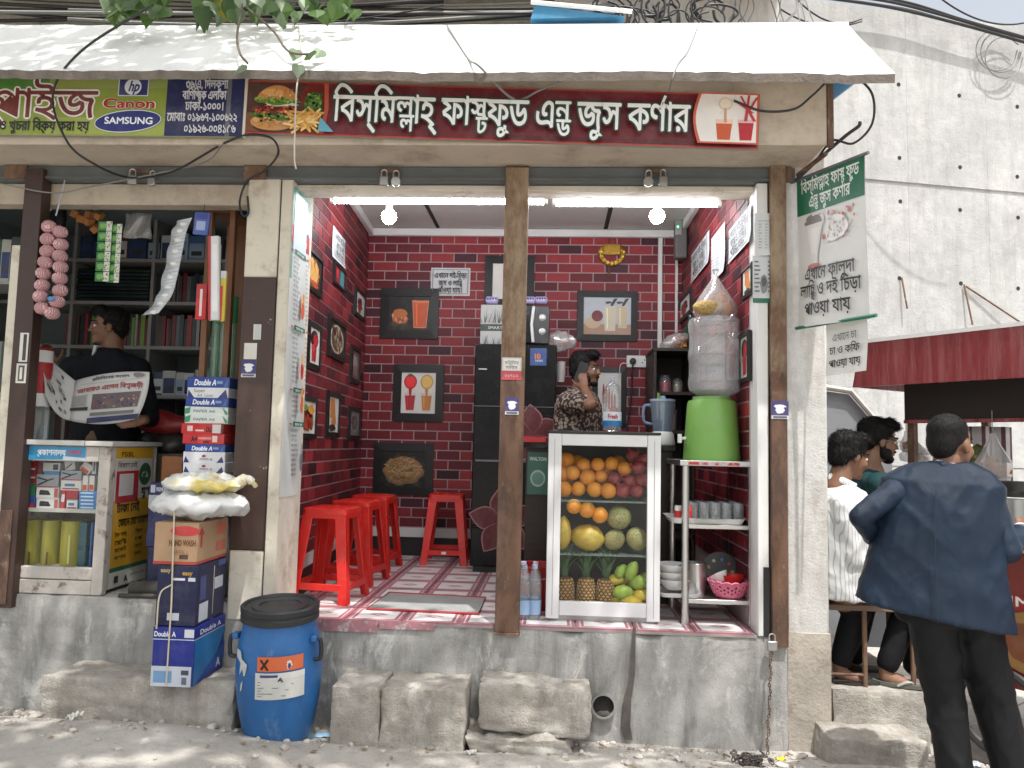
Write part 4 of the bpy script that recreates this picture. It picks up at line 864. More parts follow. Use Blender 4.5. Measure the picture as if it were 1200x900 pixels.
# grey storage box and purple packs on the fridge; microwave behind the post
bx0, bx1 = at(563, 380, FY+.1).x, at(592, 380, FY+.1).x; bz = at(575, 357, FY+.1).z
t = T('storage_box', 'grey carton with black branch pattern standing on the refrigerator', 'box', ((bx0+bx1)/2, FY+.1, zt)); w3 = (bx1-bx0)/2
G().box(-w3, w3, 0, .25, 0, bz-zt).obj('carton', mt('grey_carton', (.42, .43, .42), .6), t, bevel=.004)
A = Art(2*w3, bz-zt, -.0005); rnd = random.Random(2); A.r(-.5, .5, -.15, .02, (50, 60, 58)).t('SMART', .1, -.1, .1, (206, 210, 206), .6)
for k in range(16):
    a = rnd.uniform(-.5, .5); A.p([(a, -.5), (a+.02, -.5), (a+rnd.uniform(-.2, .2), rnd.uniform(-.3, -.16))], (24, 24, 24)); A.p([(a, .05), (a+.03, .05), (a+rnd.uniform(-.2, .2), rnd.uniform(.2, .5))], (24, 24, 24))
A.g.v = [(x, y, z+(bz-zt)/2) for x, y, z in A.g.v]; A.obj('print', t)
lab = ['lilac wrapped pack on top of the patterned carton', 'lilac wrapped pack on the microwave beside the middle post', 'lilac wrapped pack on the outer end of the microwave']
M_LIL = mt('lilac_wrap', (.42, .38, .62), .35, var=.3, scale=20, coat=.2)
pz = [at(576, 356, FY+.12), at(620, 356, FY+.12), at(634, 356, FY+.12)]
for p, l in zip(pz, lab):
    t = T('wrapped_pack', l, 'pack', (p.x, FY+.15, max(p.z, bz+.001 if p.x < -.3 else p.z)), 0, 'lilac packs')
    g = G(); g.sweep([(-.05, 0, .032), (-.04, 0, .032), (.04, 0, .032), (.05, 0, .032)], [.012, (.03, .03), (.03, .03), .012], 14); g.obj('wrapper', M_LIL, t); g = G(); [g.ell((-.03+.02*k, -.0285, .04), (.008, .003, .01), 8, 6) for k in range(4)]; struct(g.obj('printed_dots', K(80, 60, 130), t), 'stuff')
mx0, mx1 = at(611, 380, FY+.06).x, at(644, 380, FY+.06).x; mz = at(630, 358, FY+.06).z
mw0 = at(572+20, 380, FY+.06).x+.03
t = T('microwave_oven', 'black microwave oven with silver edge and two dials on the refrigerator', 'microwave', ((mw0+mx1)/2, FY+.06, zt+.002)); w4 = (mx1-mw0)/2; mh = mz-zt-.002
G().box(-w4, w4, .01, .32, .012, mh).obj('casing', mt('black_casing', (.03, .03, .032), .35), t, bevel=.006)
G().box(-w4, w4-.13, -.004, .01, .014, mh-.003).obj('door', M_FR, t, bevel=.004)
G().sweep([(w4-.122, -.012, .02), (w4-.135, -.022, mh/2), (w4-.122, -.012, mh-.01)], .012, 8).obj('handle', M_ALU, t)
for k in (.35, .7):
    g = G(); g.lathe([(.026, 0), (.026, .006), (.018, .008), (.016, .024), (.001, .025)], (w4-.055, .01, mh*k), 18, ax=Matrix.Rotation(R(90), 4, 'X')); g.obj('dial', M_STEELD, t)
for sx in (-1, 1): G().box(sx*w4*.8-.015, sx*w4*.8+.015, .04, .07, 0, .012).obj('foot', M_BLACK, t)
# crumpled polythene and kitchen things beside the fridge
t = T('plastic_bag', 'crumpled clear plastic bag stuffed beside the microwave', 'bag', tuple(at(655, 400, 1.8)))
g = G(); g.ell((0, 0, 0), (.13, .08, .08), 24, 16); g.v = [tuple(V(p)*(1+.22*noise.noise(V(p)*22))) for p in g.v]; g.obj('film', M_POLY, t, smooth=20)
t = T('cup_stack', 'stack of pale disposable cups between refrigerator and man', 'cups', tuple(at(657, 440, 1.75)-V((0, 0, .05)))); g = G()
for k in range(5): g.lathe([(.028, .02*k), (.036, .02*k+.07), (.037, .02*k+.075), (.001, .02*k+.076)], n=16)
g.obj('cups', mt('paper_cup', (.55, .54, .52), .6), t)
# ---- gold wall medallion
p = at(717, 297, YB-.012); t = T('wall_medallion', 'gold filigree wall medallion hanging from a string', 'wall hanging', p); M_GOLD = mt('gilt_metal', (.42, .26, .05), .35, .9, var=.3, scale=60)
g = G(); g.cb((0, 0, .035), (.15, .014, .10)); g.obj('plaque', M_GOLD, t, bevel=.012)
for k in range(9):
    a = pi+pi*k/8; g = G(); g.lathe([(.020, -.005), (.024, 0), (.020, .006), (.012, .004), (.010, 0)], (.095*cos(a), 0, .092*sin(a)-.0), 14, ax=Matrix.Rotation(R(90), 4, 'X')); g.obj('coin', M_GOLD, t)
for s_ in (-1, 1):
    for k in range(3): G().ell((s_*(.07+.018*k), 0, .045-.012*k), (.022, .006, .011), 10, 6, Matrix.Rotation(-s_*R(30+25*k), 4, 'Y')).obj('leaf', M_GOLD, t)
G().sweep([(-.03, 0, .07), (-.01, 0, .15), (.01, 0, .155), (.035, 0, .07)], .003, 6).obj('string', M_BLACK, t)
G().sweep([(-.02, 0, -.085), (-.022, 0, -.14), (-.02, 0, -.2)], [.003, .006, .01], 8).obj('tassel', mt('brown_tassel', (.2, .09, .04), .8), t)
# ---- switchboard, conduits, junction box
c_, wd, h, rz = wallspot('B', (734, 762, 417, 431)); t = T('socket_board', 'white switch and socket board on the back wall with a black plug', 'socket', c_)
G().box(-wd/2, wd/2, -.03, .004, -h/2, h/2).obj('plate', M_WPL, t, bevel=.006); g = G()
for x, z in ((-.05, .012), (-.068, -.01), (-.032, -.01), (.05, .012), (.032, -.01), (.068, -.01)): g.lathe([(.006, 0), (.006, .002), (.001, .003)], (x, -.029, z), 10, ax=Matrix.Rotation(R(90), 4, 'X'))
struct(g.obj('socket_holes', M_BLACK, t), 'stuff'); G().lathe([(.026, 0), (.026, .03), (.016, .04), (.001, .041)], (-.05, -.03, 0), 16, ax=Matrix.Rotation(R(90), 4, 'X')).obj('plug', M_BLACK, t)
G().sweep(spline([(-.05, -.06, -.01), (-.052, -.06, -.06), (-.06, -.03, -.3), (-.10, -.03, -.6)]), .007, 8).obj('plug_cord', M_BLACK, t)
G().sweep(spline([(-.09, -.035, -.02), (-.15, -.04, -.03), (-.16, -.04, -.15), (-.15, -.03, -.4)]), .004, 6).obj('white_cord', M_WPL, t)
for px, y_, top, bot, nm in ((774, YB-.02, 262, 410, 'white vertical cable trunking on the back wall beside the medallion'), (793, YB-.02, 300, 390, 'narrow white cable conduit below the junction box')):
    a, b = at(px, top, y_), at(px, bot, y_); t = T('cable_trunking', nm, 'conduit', (a.x, y_, b.z)); G().box(-.018 if px < 780 else -.011, .018 if px < 780 else .011, -.012, .014, 0, a.z-b.z).obj('channel', M_WPL, t, bevel=.004)
p = at(801, 281, YB-.25); t = T('junction_box', 'grey charger box with a green lamp high in the right corner', 'electrical box', (WX-.06, YB-.28, p.z)); G().box(-.05, .05, -.05, .05, -.17, .15).obj('case', mt('grey_casing', (.13, .125, .12), .5), t, bevel=.015)
G().box(-.052, .0, -.053, -.05, .02, .14).obj('lid', M_STEELD, t, bevel=.004); G().ell((-.03, -.053, .085), .007, 10, 6).obj('green_lamp', emit('green_led', (.05, 1, .3), 6), t)
# ---- dark wall shelf with jars
SY = 1.72; x0, x1 = at(766, 450, SY).x, WX-.012; z0, z1 = FZ, at(790, 408, SY).z
t = T('shelf_cabinet', 'dark brown open shelf cabinet in the right back corner', 'shelf', (x0, SY, FZ)); M_DW = mt('dark_wood', (.028, .018, .014), .5, var=.3, scale=8, stretch=(1, 1, 6)); L = x1-x0; hz = z1-FZ
G().box(0, .02, 0, .5, 0, hz).obj('side_panel', M_DW, t); G().box(L-.02, L, 0, .5, 0, hz).obj('side_panel', M_DW, t); G().box(0, L, .48, .5, 0, hz).obj('back_panel', M_DW, t)
for k, z in enumerate((.3, hz-.62, hz-.33, hz)): G().box(-.008 if k == 3 else .021, L, -.015 if k == 3 else 0, .479, z-.022, z).obj('shelf_board', M_DW, t)
SHZ = [FZ+.3, FZ+hz-.62, FZ+hz-.33, FZ+hz]
def jar(x, y, z, r_, h, col, label, cap=(60, 60, 64), name='jar', cat='jar', body=None):
    t = T(name, label, cat, (x, y, z)); m = body or M_PET
    G().lathe([(r_*.95, 0), (r_, .01), (r_, h*.78), (r_*.8, h*.88)], n=18).obj('body', m, t)
    G().lathe([(r_*.9, .004), (r_*.93, h*.6), (.001, h*.6)], n=14).obj('contents', K(*col), t)
    G().lathe([(r_*.84, h*.88), (r_*.84, h), (.001, h)], n=18).obj('lid', K(*cap), t); return t
jar(x0+.10, SY+.1, SHZ[2], .045, .13, (170, 40, 60), 'small jar with a pink label on the dark shelf')
jar(x0+.20, SY+.14, SHZ[2], .04, .11, (120, 100, 80), 'small dim jar beside the pink jar on the dark shelf')
jar(x0+.12, SY+.1, SHZ[1], .07, .2, (150, 146, 140), 'large clear jar on the lower dark shelf', (196, 198, 196))
t = T('snack_bag', 'clear bag of yellow snacks lying on top of the dark shelf', 'bag', (x0+.17, SY+.1, SHZ[3])); g = G(); g.ell((0, 0, .06), (.12, .07, .06), 18, 12, Matrix.Rotation(R(-25), 4, 'Y')); g.v = [tuple(V(p)*(1+.12*noise.noise(V(p)*25))) for p in g.v]; g.v = [(x, y, max(0.0, z)) for x, y, z in g.v]
g.obj('film', M_POLY, t, smooth=25); g = G(); rnd = random.Random(3)
for k in range(40): g.ell((rnd.uniform(-.02, .09), rnd.uniform(-.04, .04), rnd.uniform(.02, .09)), .014, 6, 4)
struct(g.obj('snacks', K(196, 130, 40), t), 'stuff')
t = T('bottle', 'dark green bottle standing behind the snack bag', 'bottle', (x0+.30, SY+.16, SHZ[3])); G().lathe([(.05, 0), (.052, .02), (.052, .16), (.02, .22), (.02, .28), (.001, .28)], n=16).obj('glass', mt('dark_green_glass', (.01, .05, .035), .15), t)
# ---- low counter behind the fruit cabinet, blender, label board, bucket
CY = .66; x0, x1 = at(612, 560, CY).x, at(792, 560, CY).x; CZ = at(700, 520, CY).z
t = T('work_counter', 'dark work counter behind the fruit cabinet', 'counter', (x0, CY, FZ)); L = x1-x0; h = CZ-FZ
G().box(0, L, 0, .5, h-.035, h).obj('top', mt('black_granite', (.02, .02, .021), .15, var=.4, scale=40), t, bevel=.004); G().box(.02, L-.02, .03, .48, 0, h-.036).obj('base', M_DW, t)
G().box(.03, .16, .02, .029, h-.32, h-.06).obj('green_label', mt('green_label_paper', (.05, .13, .1), .6), t); A = Art(.13, .26, .0195); A.e(.0, -.12, .36, .2, (150, 170, 162)).e(0, -.12, .28, .15, (90, 130, 116)).t('WALTON', 0, .3, .12, (206, 214, 210), .8, .02); A.g.v = [(x+.095, y, z+h-.19) for x, y, z in A.g.v]; A.obj('label_print', t)
G().box(.0, .14, -.01, .1, h+.001, h+.035).obj('red_tray', K(176, 40, 44), t)
bxp = at(779, 505, .75); t = T('blender', 'electric blender with a bluish jar beside the water dispenser', 'blender', (bxp.x-.01, .78, CZ))
G().lathe([(.075, 0), (.08, .01), (.07, .07), (.06, .085), (.001, .085)], n=20).obj('motor_base', M_WPL, t); G().lathe([(.058, .086), (.06, .1), (.078, .27), (.078, .275)], n=20).obj('jug', clear('blue_plastic', (.45, .55, .7), .08, alpha=.35), t)
G().lathe([(.08, .275), (.08, .288), (.02, .29), (.018, .31), (.001, .31)], n=20).obj('lid', K(150, 170, 190), t); G().sweep(spline([(-.07, 0, .25), (-.115, 0, .24), (-.115, 0, .15), (-.065, 0, .13)]), .009, 8).obj('handle', K(110, 130, 160), t)
G().cyl((-.03, -.03, .29), (-.03, -.03, .325), .009, n=8).obj('green_knob', K(110, 150, 60), t)
# ---- fruit cabinet
CFY = .14; x0, x1 = (at(641, 620, CFY).x, at(774, 620, CFY).x); zt = at(708, 509, CFY).z; z0 = FZ
t = T('fruit_cabinet', 'white aluminium glass-fronted cabinet full of fruit', 'cabinet', (x0, CFY, FZ)); L = x1-x0; h = zt-FZ; D_ = .46; fb = .072
for nm, b in (('frame_stile', (0, fb, 0, .03, .012, h)), ('frame_stile', (L-fb, L, 0, .03, .012, h)), ('frame_rail', (fb+.001, L-fb-.001, .0015, .03, h-fb*.9, h)), ('frame_rail', (fb+.001, L-fb-.001, .0015, .03, .03, .03+fb*1.05))): G().box(*b).obj(nm, M_ALU, t, bevel=.004)
G().box(fb*.45, fb*.5, -.0012, .0, .03, h-.03).obj('seam', M_STEELD, t); G().box(L-fb*.5, L-fb*.45, -.0012, .0, .03, h-.03).obj('seam', M_STEELD, t)
for a in (0, L-.02): G().box(a+.004, a+.012, .031, D_-.02, .03, h-.03).obj('side_pane', M_GLASS, t); G().box(a, a+.02, D_-.02, D_, .012, h-.002).obj('rear_stile', M_ALU, t); G().box(a, a+.02, .031, D_-.021, .012, .06).obj('side_rail', M_ALU, t); G().box(a, a+.02, .031, D_-.021, h-.03, h-.002).obj('side_rail', M_ALU, t)
G().box(.021, L-.021, D_-.01, D_, .02, h-.002).obj('back_panel', mt('cabinet_back', (.07, .065, .065), .5, spec=.2), t); G().box(.0, L, -.004, D_, h+.001, h+.016).obj('top', M_BLACK, t, bevel=.003)
G().box(.02, L-.02, .03, D_-.01, .0, .06).obj('base', M_STEELD, t)
FS = [FZ+.075, at(700, 648, CFY+.1).z+.0, at(700, 586, CFY+.1).z]
for z in FS[1:]: G().box(.021, L-.021, .035, D_-.011, z-FZ-.008, z-FZ).obj('glass_shelf', clear('shelf_glass', (.7, .85, .8), .05, alpha=.15), t)
G().box(fb+.001, L-fb-.001, .012, .016, .03+fb*1.05, h-fb*.9).obj('glass_pane', M_GLASS, t)
def stp(a, b): q = at(620+a/3.46, 480+b/3.46, CFY+.12); return q
n = N('orange_peel'); v = n.co(); c = n.mix(n.ramp(n.noise(3, 3, .5, v), .3, .7), (.62, .20, .012), (.74, .30, .02)); n.set(Base_Color=c, Roughness=.42); n.bump(n.noise(180, 2, .5, v), .25, .004); M_OR = n.m
me_or = G(); me_or.lathe([(.0005, -.040), (.012, -.0395), (.028, -.030), (.038, -.014), (.041, 0), (.038, .015), (.028, .031), (.012, .0385), (.004, .0375), (.0005, .036)], n=20); me_or = me_or.mesh('orange', M_OR, 80)
me_st = G().lathe([(.004, .036), (.003, .0405), (.0005, .041)], n=8).mesh('stem_scar', K(90, 110, 50))
def fruit(name, me, p, label, cat, group, s=1., rot=None, sub=None):
    o = bpy.data.objects.new(name, me); COL.objects.link(o); o.location = p; o.scale = (s*random.uniform(.95, 1.04), s*random.uniform(.96, 1.04), s*random.uniform(.94, 1.02)); o.rotation_euler = rot or (random.uniform(-1.2, 1.2), random.uniform(-1.2, 1.2), random.uniform(0, 6)); tag(o, label, cat, group)
    if sub: q = bpy.data.objects.new('stem_scar', sub); COL.objects.link(q); q.parent = o
    return o
rnd = random.Random(11)
def row(pts, base, Y0, lab, s0=1.06):
    for k, (a, b) in enumerate(pts):
        q = stp(a, b); lo = base+.041*s0; fruit('orange', me_or, (q.x, Y0+rnd.uniform(-.01, .03), max(q.z, lo)), lab, 'orange', 'oranges in the fruit cabinet', s0*rnd.uniform(.9, 1.12), sub=me_st)
row([(142, 322), (199, 322), (265, 324), (320, 329)], FS[2], CFY+.1, 'orange in the lowest layer on the top cabinet shelf')
row([(136, 262), (177, 258), (238, 276), (293, 274)], FS[2], CFY+.15, 'orange in the middle layer on the top cabinet shelf')
row([(152, 206), (223, 227), (281, 224), (338, 220), (391, 240)], FS[2], CFY+.17, 'orange on the top of the pile on the top cabinet shelf')
row([(181, 390), (234, 405), (286, 426)], FS[1], CFY+.08, 'orange resting on the papaya on the middle cabinet shelf')
row([(150, 300), (232, 305), (295, 310), (160, 240), (255, 250), (320, 245), (350, 310), (200, 215), (370, 220)], FS[2], CFY+.24, 'orange at the back of the top cabinet shelf pile')
M_POM = mt('pomegranate_skin', (.28, .035, .04), .35, var=.4, scale=18, dirt=(.45, .22, .1), dlo=.55, dhi=.75, dscale=12)
g = G(); g.lathe([(.0005, -.042), (.02, -.038), (.04, -.018), (.045, 0), (.04, .02), (.022, .038), (.010, .043), (.009, .052), (.014, .060), (.008, .058), (.0005, .047)], n=20); me_pm = g.mesh('pomegranate', M_POM, 60)
for a, b in ((348, 282), (411, 292), (380, 330), (447, 236), (461, 290), (438, 332), (425, 185), (465, 205)): q = stp(a, b); fruit('pomegranate', me_pm, (q.x, CFY+.11+.03*(b < 300)+.05*(b < 210), max(q.z, FS[2]+.044)), 'dark red pomegranate beside the oranges on the top cabinet shelf', 'pomegranate', 'pomegranates in the fruit cabinet', rnd.uniform(.85, 1.))
n = N('netted_melon_rind'); v = n.co(); vo = n.n('TexVoronoi', feature='DISTANCE_TO_EDGE'); n.t.links.new(v, vo.inputs['Vector']); vo.inputs['Scale'].default_value = 55
c = n.mix(n.ramp(vo.outputs[0], .0, .12), (.42, .36, .2), n.mix(n.ramp(n.noise(8, 3), .4, .65), (.17, .19, .05), (.34, .27, .09))); n.set(Base_Color=c, Roughness=.6); n.bump(n.ramp(vo.outputs[0], 0, .1, 1, 0), .4, .003); M_MEL = n.m
g = G(); g.ell((0, 0, 0), (.066, .066, .062), 24, 16); me_ml = g.mesh('melon', M_MEL, 80)
for (a, b, s_), l in zip(((365, 437, 1.02), (346, 527, .93), (437, 524, .98)), ('greenish melon on top of two melons on the middle shelf', 'netted melon beside the papaya on the middle shelf', 'netted melon at the right end of the middle shelf')): q = stp(a, b); fruit('melon', me_ml, (q.x, CFY+.12, max(q.z, FS[1]+.06*s_)), l, 'melon', 'melons in the fruit cabinet', s_)
g = G(); g.ell((0, 0, 0), (.062, .055, .07), 20, 12); q = stp(440, 435); fruit('watermelon', g.mesh('watermelon', mt('dark_green_rind', (.015, .03, .015), .3, var=.5, scale=14)), (q.x, CFY+.28, FS[1]+.075), 'small dark green watermelon at the back of the middle shelf', 'watermelon', None)
M_PAP = mt('papaya_skin', (.52, .34, .05), .45, var=.25, scale=9, dirt=(.22, .24, .05), dlo=.5, dhi=.68, dscale=11)
g = G(); g.sweep([(-.095, 0, 0), (-.085, 0, .0), (-.05, 0, 0), (0, 0, 0), (.05, 0, 0), (.08, 0, 0), (.095, 0, 0)], [.006, .03, .062, .078, .07, .04, .008], 18); q = stp(236, 503); fruit('papaya', g.mesh('papaya', M_PAP, 80), (q.x, CFY+.13, FS[1]+.08), 'large yellow-green papaya lying on the middle shelf', 'papaya', None, 1, (R(10), R(8), R(-8)))
g = G(); g.sweep([(0, 0, -.1), (0, 0, -.085), (0, 0, -.04), (0, 0, .02), (0, 0, .07), (0, 0, .1)], [.006, .03, .046, .046, .03, .006], 16); q = stp(141, 478); fruit('papaya', g.mesh('papaya', M_PAP, 80), (q.x-.005, CFY+.1, FS[1]+.105), 'tall narrow yellow papaya standing at the left of the middle shelf', 'papaya', None, 1, (0, R(4), 0))
def pineapple():
    t = T('pineapple', 'x', 'pineapple', (0, 0, 0), 0, 'pineapples in the fruit cabinet'); H_ = .15; rp = lambda z: .050*(1-((z-H_*.45)/(H_*.62))**4*.5)
    g = G(); g.lathe([(.02, 0)]+[(rp(z)*.94, z) for z in [.008+k*.014 for k in range(11)]]+[(.02, H_+.005)], n=20); g.obj('flesh', mt('pineapple_groove', (.13, .07, .025), .8, var=.3, scale=30), t)
    g = G(); M_PI = mt('pineapple_eyes', (.46, .27, .10), .7, var=.35, scale=40)
    for r_ in range(9):
        z = .012+r_*.0158
        for k in range(12):
            a = (k+.5*(r_ % 2))*2*pi/12; q = rp(z); g.M = Matrix.Rotation(a, 4, 'Z') @ Matrix.Translation((q*.94, 0, z)); w_ = .0105; g.add([(0, -w_, 0), (0, 0, -.0095), (0, w_, 0), (0, 0, .0095), (.007, 0, .001)], [(0, 1, 4), (1, 2, 4), (2, 3, 4), (3, 0, 4)])
    g.M = None; struct(g.obj('eyes', M_PI, t, smooth=0), 'stuff')
    M_PL = mt('pineapple_leaf', (.07, .14, .06), .55, var=.4, scale=10); rnd = random.Random(1)
    for k in range(30):
        a = k*2.4; lv = k/30; l = .10+.09*(1-abs(lv-.6)); out = .10*(1-lv)+.01; g = G(); g.M = Matrix.Translation((0, 0, H_-.004+.012*lv)) @ Matrix.Rotation(a, 4, 'Z'); w_ = .012
        pts = [(.012*(1-lv)+out*s_*s_*1.1, l*s_*(1-.12*s_)) for s_ in (0, .3, .6, .85, 1)]; wd = [w_, w_*1.2, w_, w_*.5, .0008]; vs = []
        for (x, z), w__ in zip(pts, wd): vs += [(x, -w__, z), (x-.003, 0, z-.002), (x, w__, z)]
        g.add(vs, [(3*i+j, 3*i+j+1, 3*i+j+4, 3*i+j+3) for i in range(4) for j in range(2)]); g.obj('leaf', M_PL, t)
    return t
pp = pineapple()
for k, (a, l) in enumerate(((150, 'pineapple at the left end of the cabinet floor'), (230, 'pineapple between two others on the cabinet floor'), (307, 'pineapple next to the mangoes on the cabinet floor'))):
    q = stp(a, 740); o = pp if k == 0 else dup(pp); o.location = (q.x, CFY+.12, FS[0]-.012); o.rotation_euler = (0, R((-3, 2, -2)[k]), k*1.3); o['label'] = l
M_MG = mt('green_mango_skin', (.26, .36, .05), .4, var=.3, scale=14); M_MY = mt('yellow_mango_skin', (.62, .45, .05), .4, var=.2, scale=14)
g = G(); g.sweep([(-.055, 0, 0), (-.05, 0, 0), (-.025, 0, .002), (.01, 0, .002), (.04, 0, -.004), (.053, 0, -.01), (.056, 0, -.012)], [.004, .016, .033, .037, .026, .012, .003], 16); mg, my = g.mesh('mango', M_MG, 80), g.mesh('mango', M_MY, 80)
for a, b, s_, ang, c_, Yo in ((370, 655, .8, 60, 0, .1), (412, 652, 1, 70, 0, .08), (352, 690, .9, 10, 1, .12), (375, 733, 1.05, 12, 0, .06), (443, 697, 1.05, 14, 0, .08), (409, 770, 1, 0, 1, .05), (452, 747, .95, -10, 1, .07), (395, 692, .8, 30, 1, .14), (360, 772, .8, 0, 1, .1), (470, 690, .8, 50, 0, .16)):
    q = stp(a, b); fruit('mango', (mg, my)[c_], (q.x, CFY+Yo, max(q.z, FS[0]+.03)), ('green' if not c_ else 'ripe yellow')+' mango in the heap on the cabinet floor', 'mango', 'green mangoes' if not c_ else 'yellow mangoes', s_, (0, R(-ang), R(random.uniform(-20, 20))))
# ---- bottle of water on the cabinet, water packs on the floor
def water_bottle(p, h, r_, label, lab_col=(196, 206, 216), group=None):
    t = T('water_bottle', label, 'bottle', p, 0, group); pr = [(r_*.8, 0), (r_, .012)]
    z = .02
    while z < h*.62: pr += [(r_, z), (r_*.95, z+.012), (r_, z+.024)]; z += .026
    pr += [(r_*.98, h*.66), (r_*.7, h*.84), (.014, h*.9), (.014, h*.95)]; G().lathe(pr, n=20, cap=False).obj('body', M_PET, t)
    G().lathe([(.016, h*.93), (.016, h), (.001, h)], n=14).obj('cap', K(170, 176, 200), t); G().lathe([(r_*1.012, h*.1), (r_*1.012, h*.36)], n=20, cap=False).obj('label', K(*lab_col), t); return t
q = at(717, 508, CFY+.12); b_ = water_bottle((q.x, CFY+.12, zt+.017), .31, .052, 'large clear water bottle with a blue and white label on the cabinet', (206, 216, 224))
G().lathe([(.0535, .03), (.0535, .062)], n=20, cap=False).obj('label_band', K(20, 110, 170), b_); A = Art(.08, .06, -.0545); A.t('Fresh', 0, -.2, .6, (176, 30, 40), .7, .03); A.g.v = [(x, y, z+.085) for x, y, z in A.g.v]; A.obj('label_print', b_)
for k, (px, dy) in enumerate(((614, 0), (626, .01), (613, .12), (627, .12))): q = at(px, 700, .16+dy); water_bottle((q.x, .16+dy, FZ), .29, .036, 'clear water bottle in the pack on the floor behind the middle post', (150, 180, 214), 'water bottles in a pack')
t = T('bucket', 'red plastic bucket standing on the floor beside the fruit cabinet', 'bucket', (at(628, 680, .45).x, .45, FZ)); G().lathe([(.09, 0), (.092, .01), (.12, .24), (.126, .245), (.126, .255), (.115, .25), (.085, .012)], n=24).obj('body', mt('dark_red_plastic', (.38, .02, .02), .4), t); G().sweep([(.12*cos(a), -.12*sin(a)*.5-.05, .24-.06*sin(a)) for a in [pi*k/10 for k in range(11)]], .005, 6).obj('handle', M_STEELD, t)
# ---- stainless rack
RY = .17; xa, xb = at(803, 640, RY).x, at(881, 640, RY).x; xl_ = xa-.0; RT = at(840, 540, RY).z; RD = .46
t = T('steel_rack', 'stainless steel rack with three shelves below the water dispenser', 'rack', (xa, RY, FZ)); L = xb-xa; h = RT-FZ; r_ = .02
for x, y in ((0, 0), (L, 0), (0, RD), (L, RD)): G().cyl((x, y, 0), (x, y, h-.02), r_, n=14).obj('leg', M_STEEL, t)
G().box(-.035, L+.035, -.03, RD+.03, h-.03, h).obj('top', M_STEEL, t, bevel=.004)
RS = [at(840, 703, RY).z, at(840, 615, RY).z]
for z in RS: G().box(r_*.5, L-r_*.5, .0, RD, z-FZ-.024, z-FZ).obj('shelf', M_STEEL, t, bevel=.003)
G().box(.01, L*.8, -.0315, -.0302, h-.024, h-.008).obj('torn_label', mt('torn_label', (.6, .5, .5), .7, var=.3, scale=40, dirt=(.5, .05, .06), dlo=.5, dhi=.55, dscale=20), t)
# dispenser: green base and its bottle, bag of oranges on top
q = at(834, 500, .36); M_GRN = mt('green_plastic', (.19, .39, .085), .36, var=.1, scale=3, bump=.04, dirt=(.28, .38, .18), dlo=.5, dhi=.75, dscale=9, dmax=.4)
t = T('water_dispenser', 'green plastic water dispenser base with a small white tap', 'dispenser', (q.x, .36, RT)); dh = at(834, 468, .36).z-RT
G().lathe([(.158, 0), (.16, .01), (.138, dh-.03), (.13, dh-.01), (.11, dh-.008), (.105, dh+.012), (.001, dh+.012)], n=40).obj('body', M_GRN, t)
g = G(); g.cyl((-.14, -.02, .12), (-.19, -.03, .12), .009); g.cyl((-.185, -.029, .095), (-.185, -.029, .145), .013); g.obj('tap', M_WPL, t)
bz = RT+dh+.012; bh = at(838, 374, .36).z-bz
t2 = T('water_jar', 'big clear ribbed water bottle standing on the green dispenser', 'water bottle', (q.x+.015, .36, bz)); r_ = .148
G().lathe([(.05, 0), (.10, .012), (.14, .035), (r_, .07), (r_, bh*.22), (r_*.965, bh*.26), (r_*.965, bh*.44), (r_, bh*.48), (r_*1.01, bh*.53), (r_, bh*.58), (r_*.965, bh*.61), (r_*.965, bh*.80), (r_, bh*.84), (r_*1.01, bh*.93), (r_*.97, bh*.985), (r_*.9, bh), (.02, bh)], n=40).obj('shell', clear('pale_polycarbonate', (.97, .98, .985), .10, alpha=.26), t2)
g = G(); g.lathe([(.09, .02), (.138, .05), (.143, bh*.3), (.139, bh*.5), (.139, bh*.52), (.001, bh*.52)], n=32); g.obj('water', clear('water_fill', (.86, .9, .92), .03, alpha=.06), t2)
ob = T('fruit_bag', 'knotted clear bag of oranges and snacks on top of the big water bottle', 'bag', (q.x+.02, .36, bz+bh)); g = G(); g.lathe([(.03, 0), (.10, .004), (.125, .04), (.115, .09), (.07, .16), (.025, .23), (.008, .26), (.02, .29)], n=26); g.v = [(x*(1+.1*noise.noise((x*20, y*20, z*14))), y*(1+.1*noise.noise((x*20+5, y*20, z*14))), z) for x, y, z in g.v]; g.obj('film', M_POLY, ob, smooth=25)
for x, y, z, s_ in ((.055, -.05, .05, 1), (-.02, -.02, .045, 1), (.06, .03, .05, 1), (.03, -.03, .11, .95), (-.07, .0, .04, .9)): o = fruit('orange', me_or, (q.x+.02+x, .36+y, bz+bh+z), 'orange inside the knotted bag on the water bottle', 'orange', 'oranges in the knotted bag', s_)
g = G(); g.ell((0, 0, 0), (.085, .05, .045), 18, 12); g.v = [tuple(V(p)*(1+.1*noise.noise(V(p)*40))) for p in g.v]; fruit('snack_pack', g.mesh('snack_pack', mt('puffed_rice', (.45, .3, .1), .7, var=.5, scale=90, bump=.6, bscale=120)), (q.x-.035, .36-.075, bz+bh+.055), 'brown pack of puffed rice in the knotted bag', 'snack pack', None, 1, (0, 0, 0))
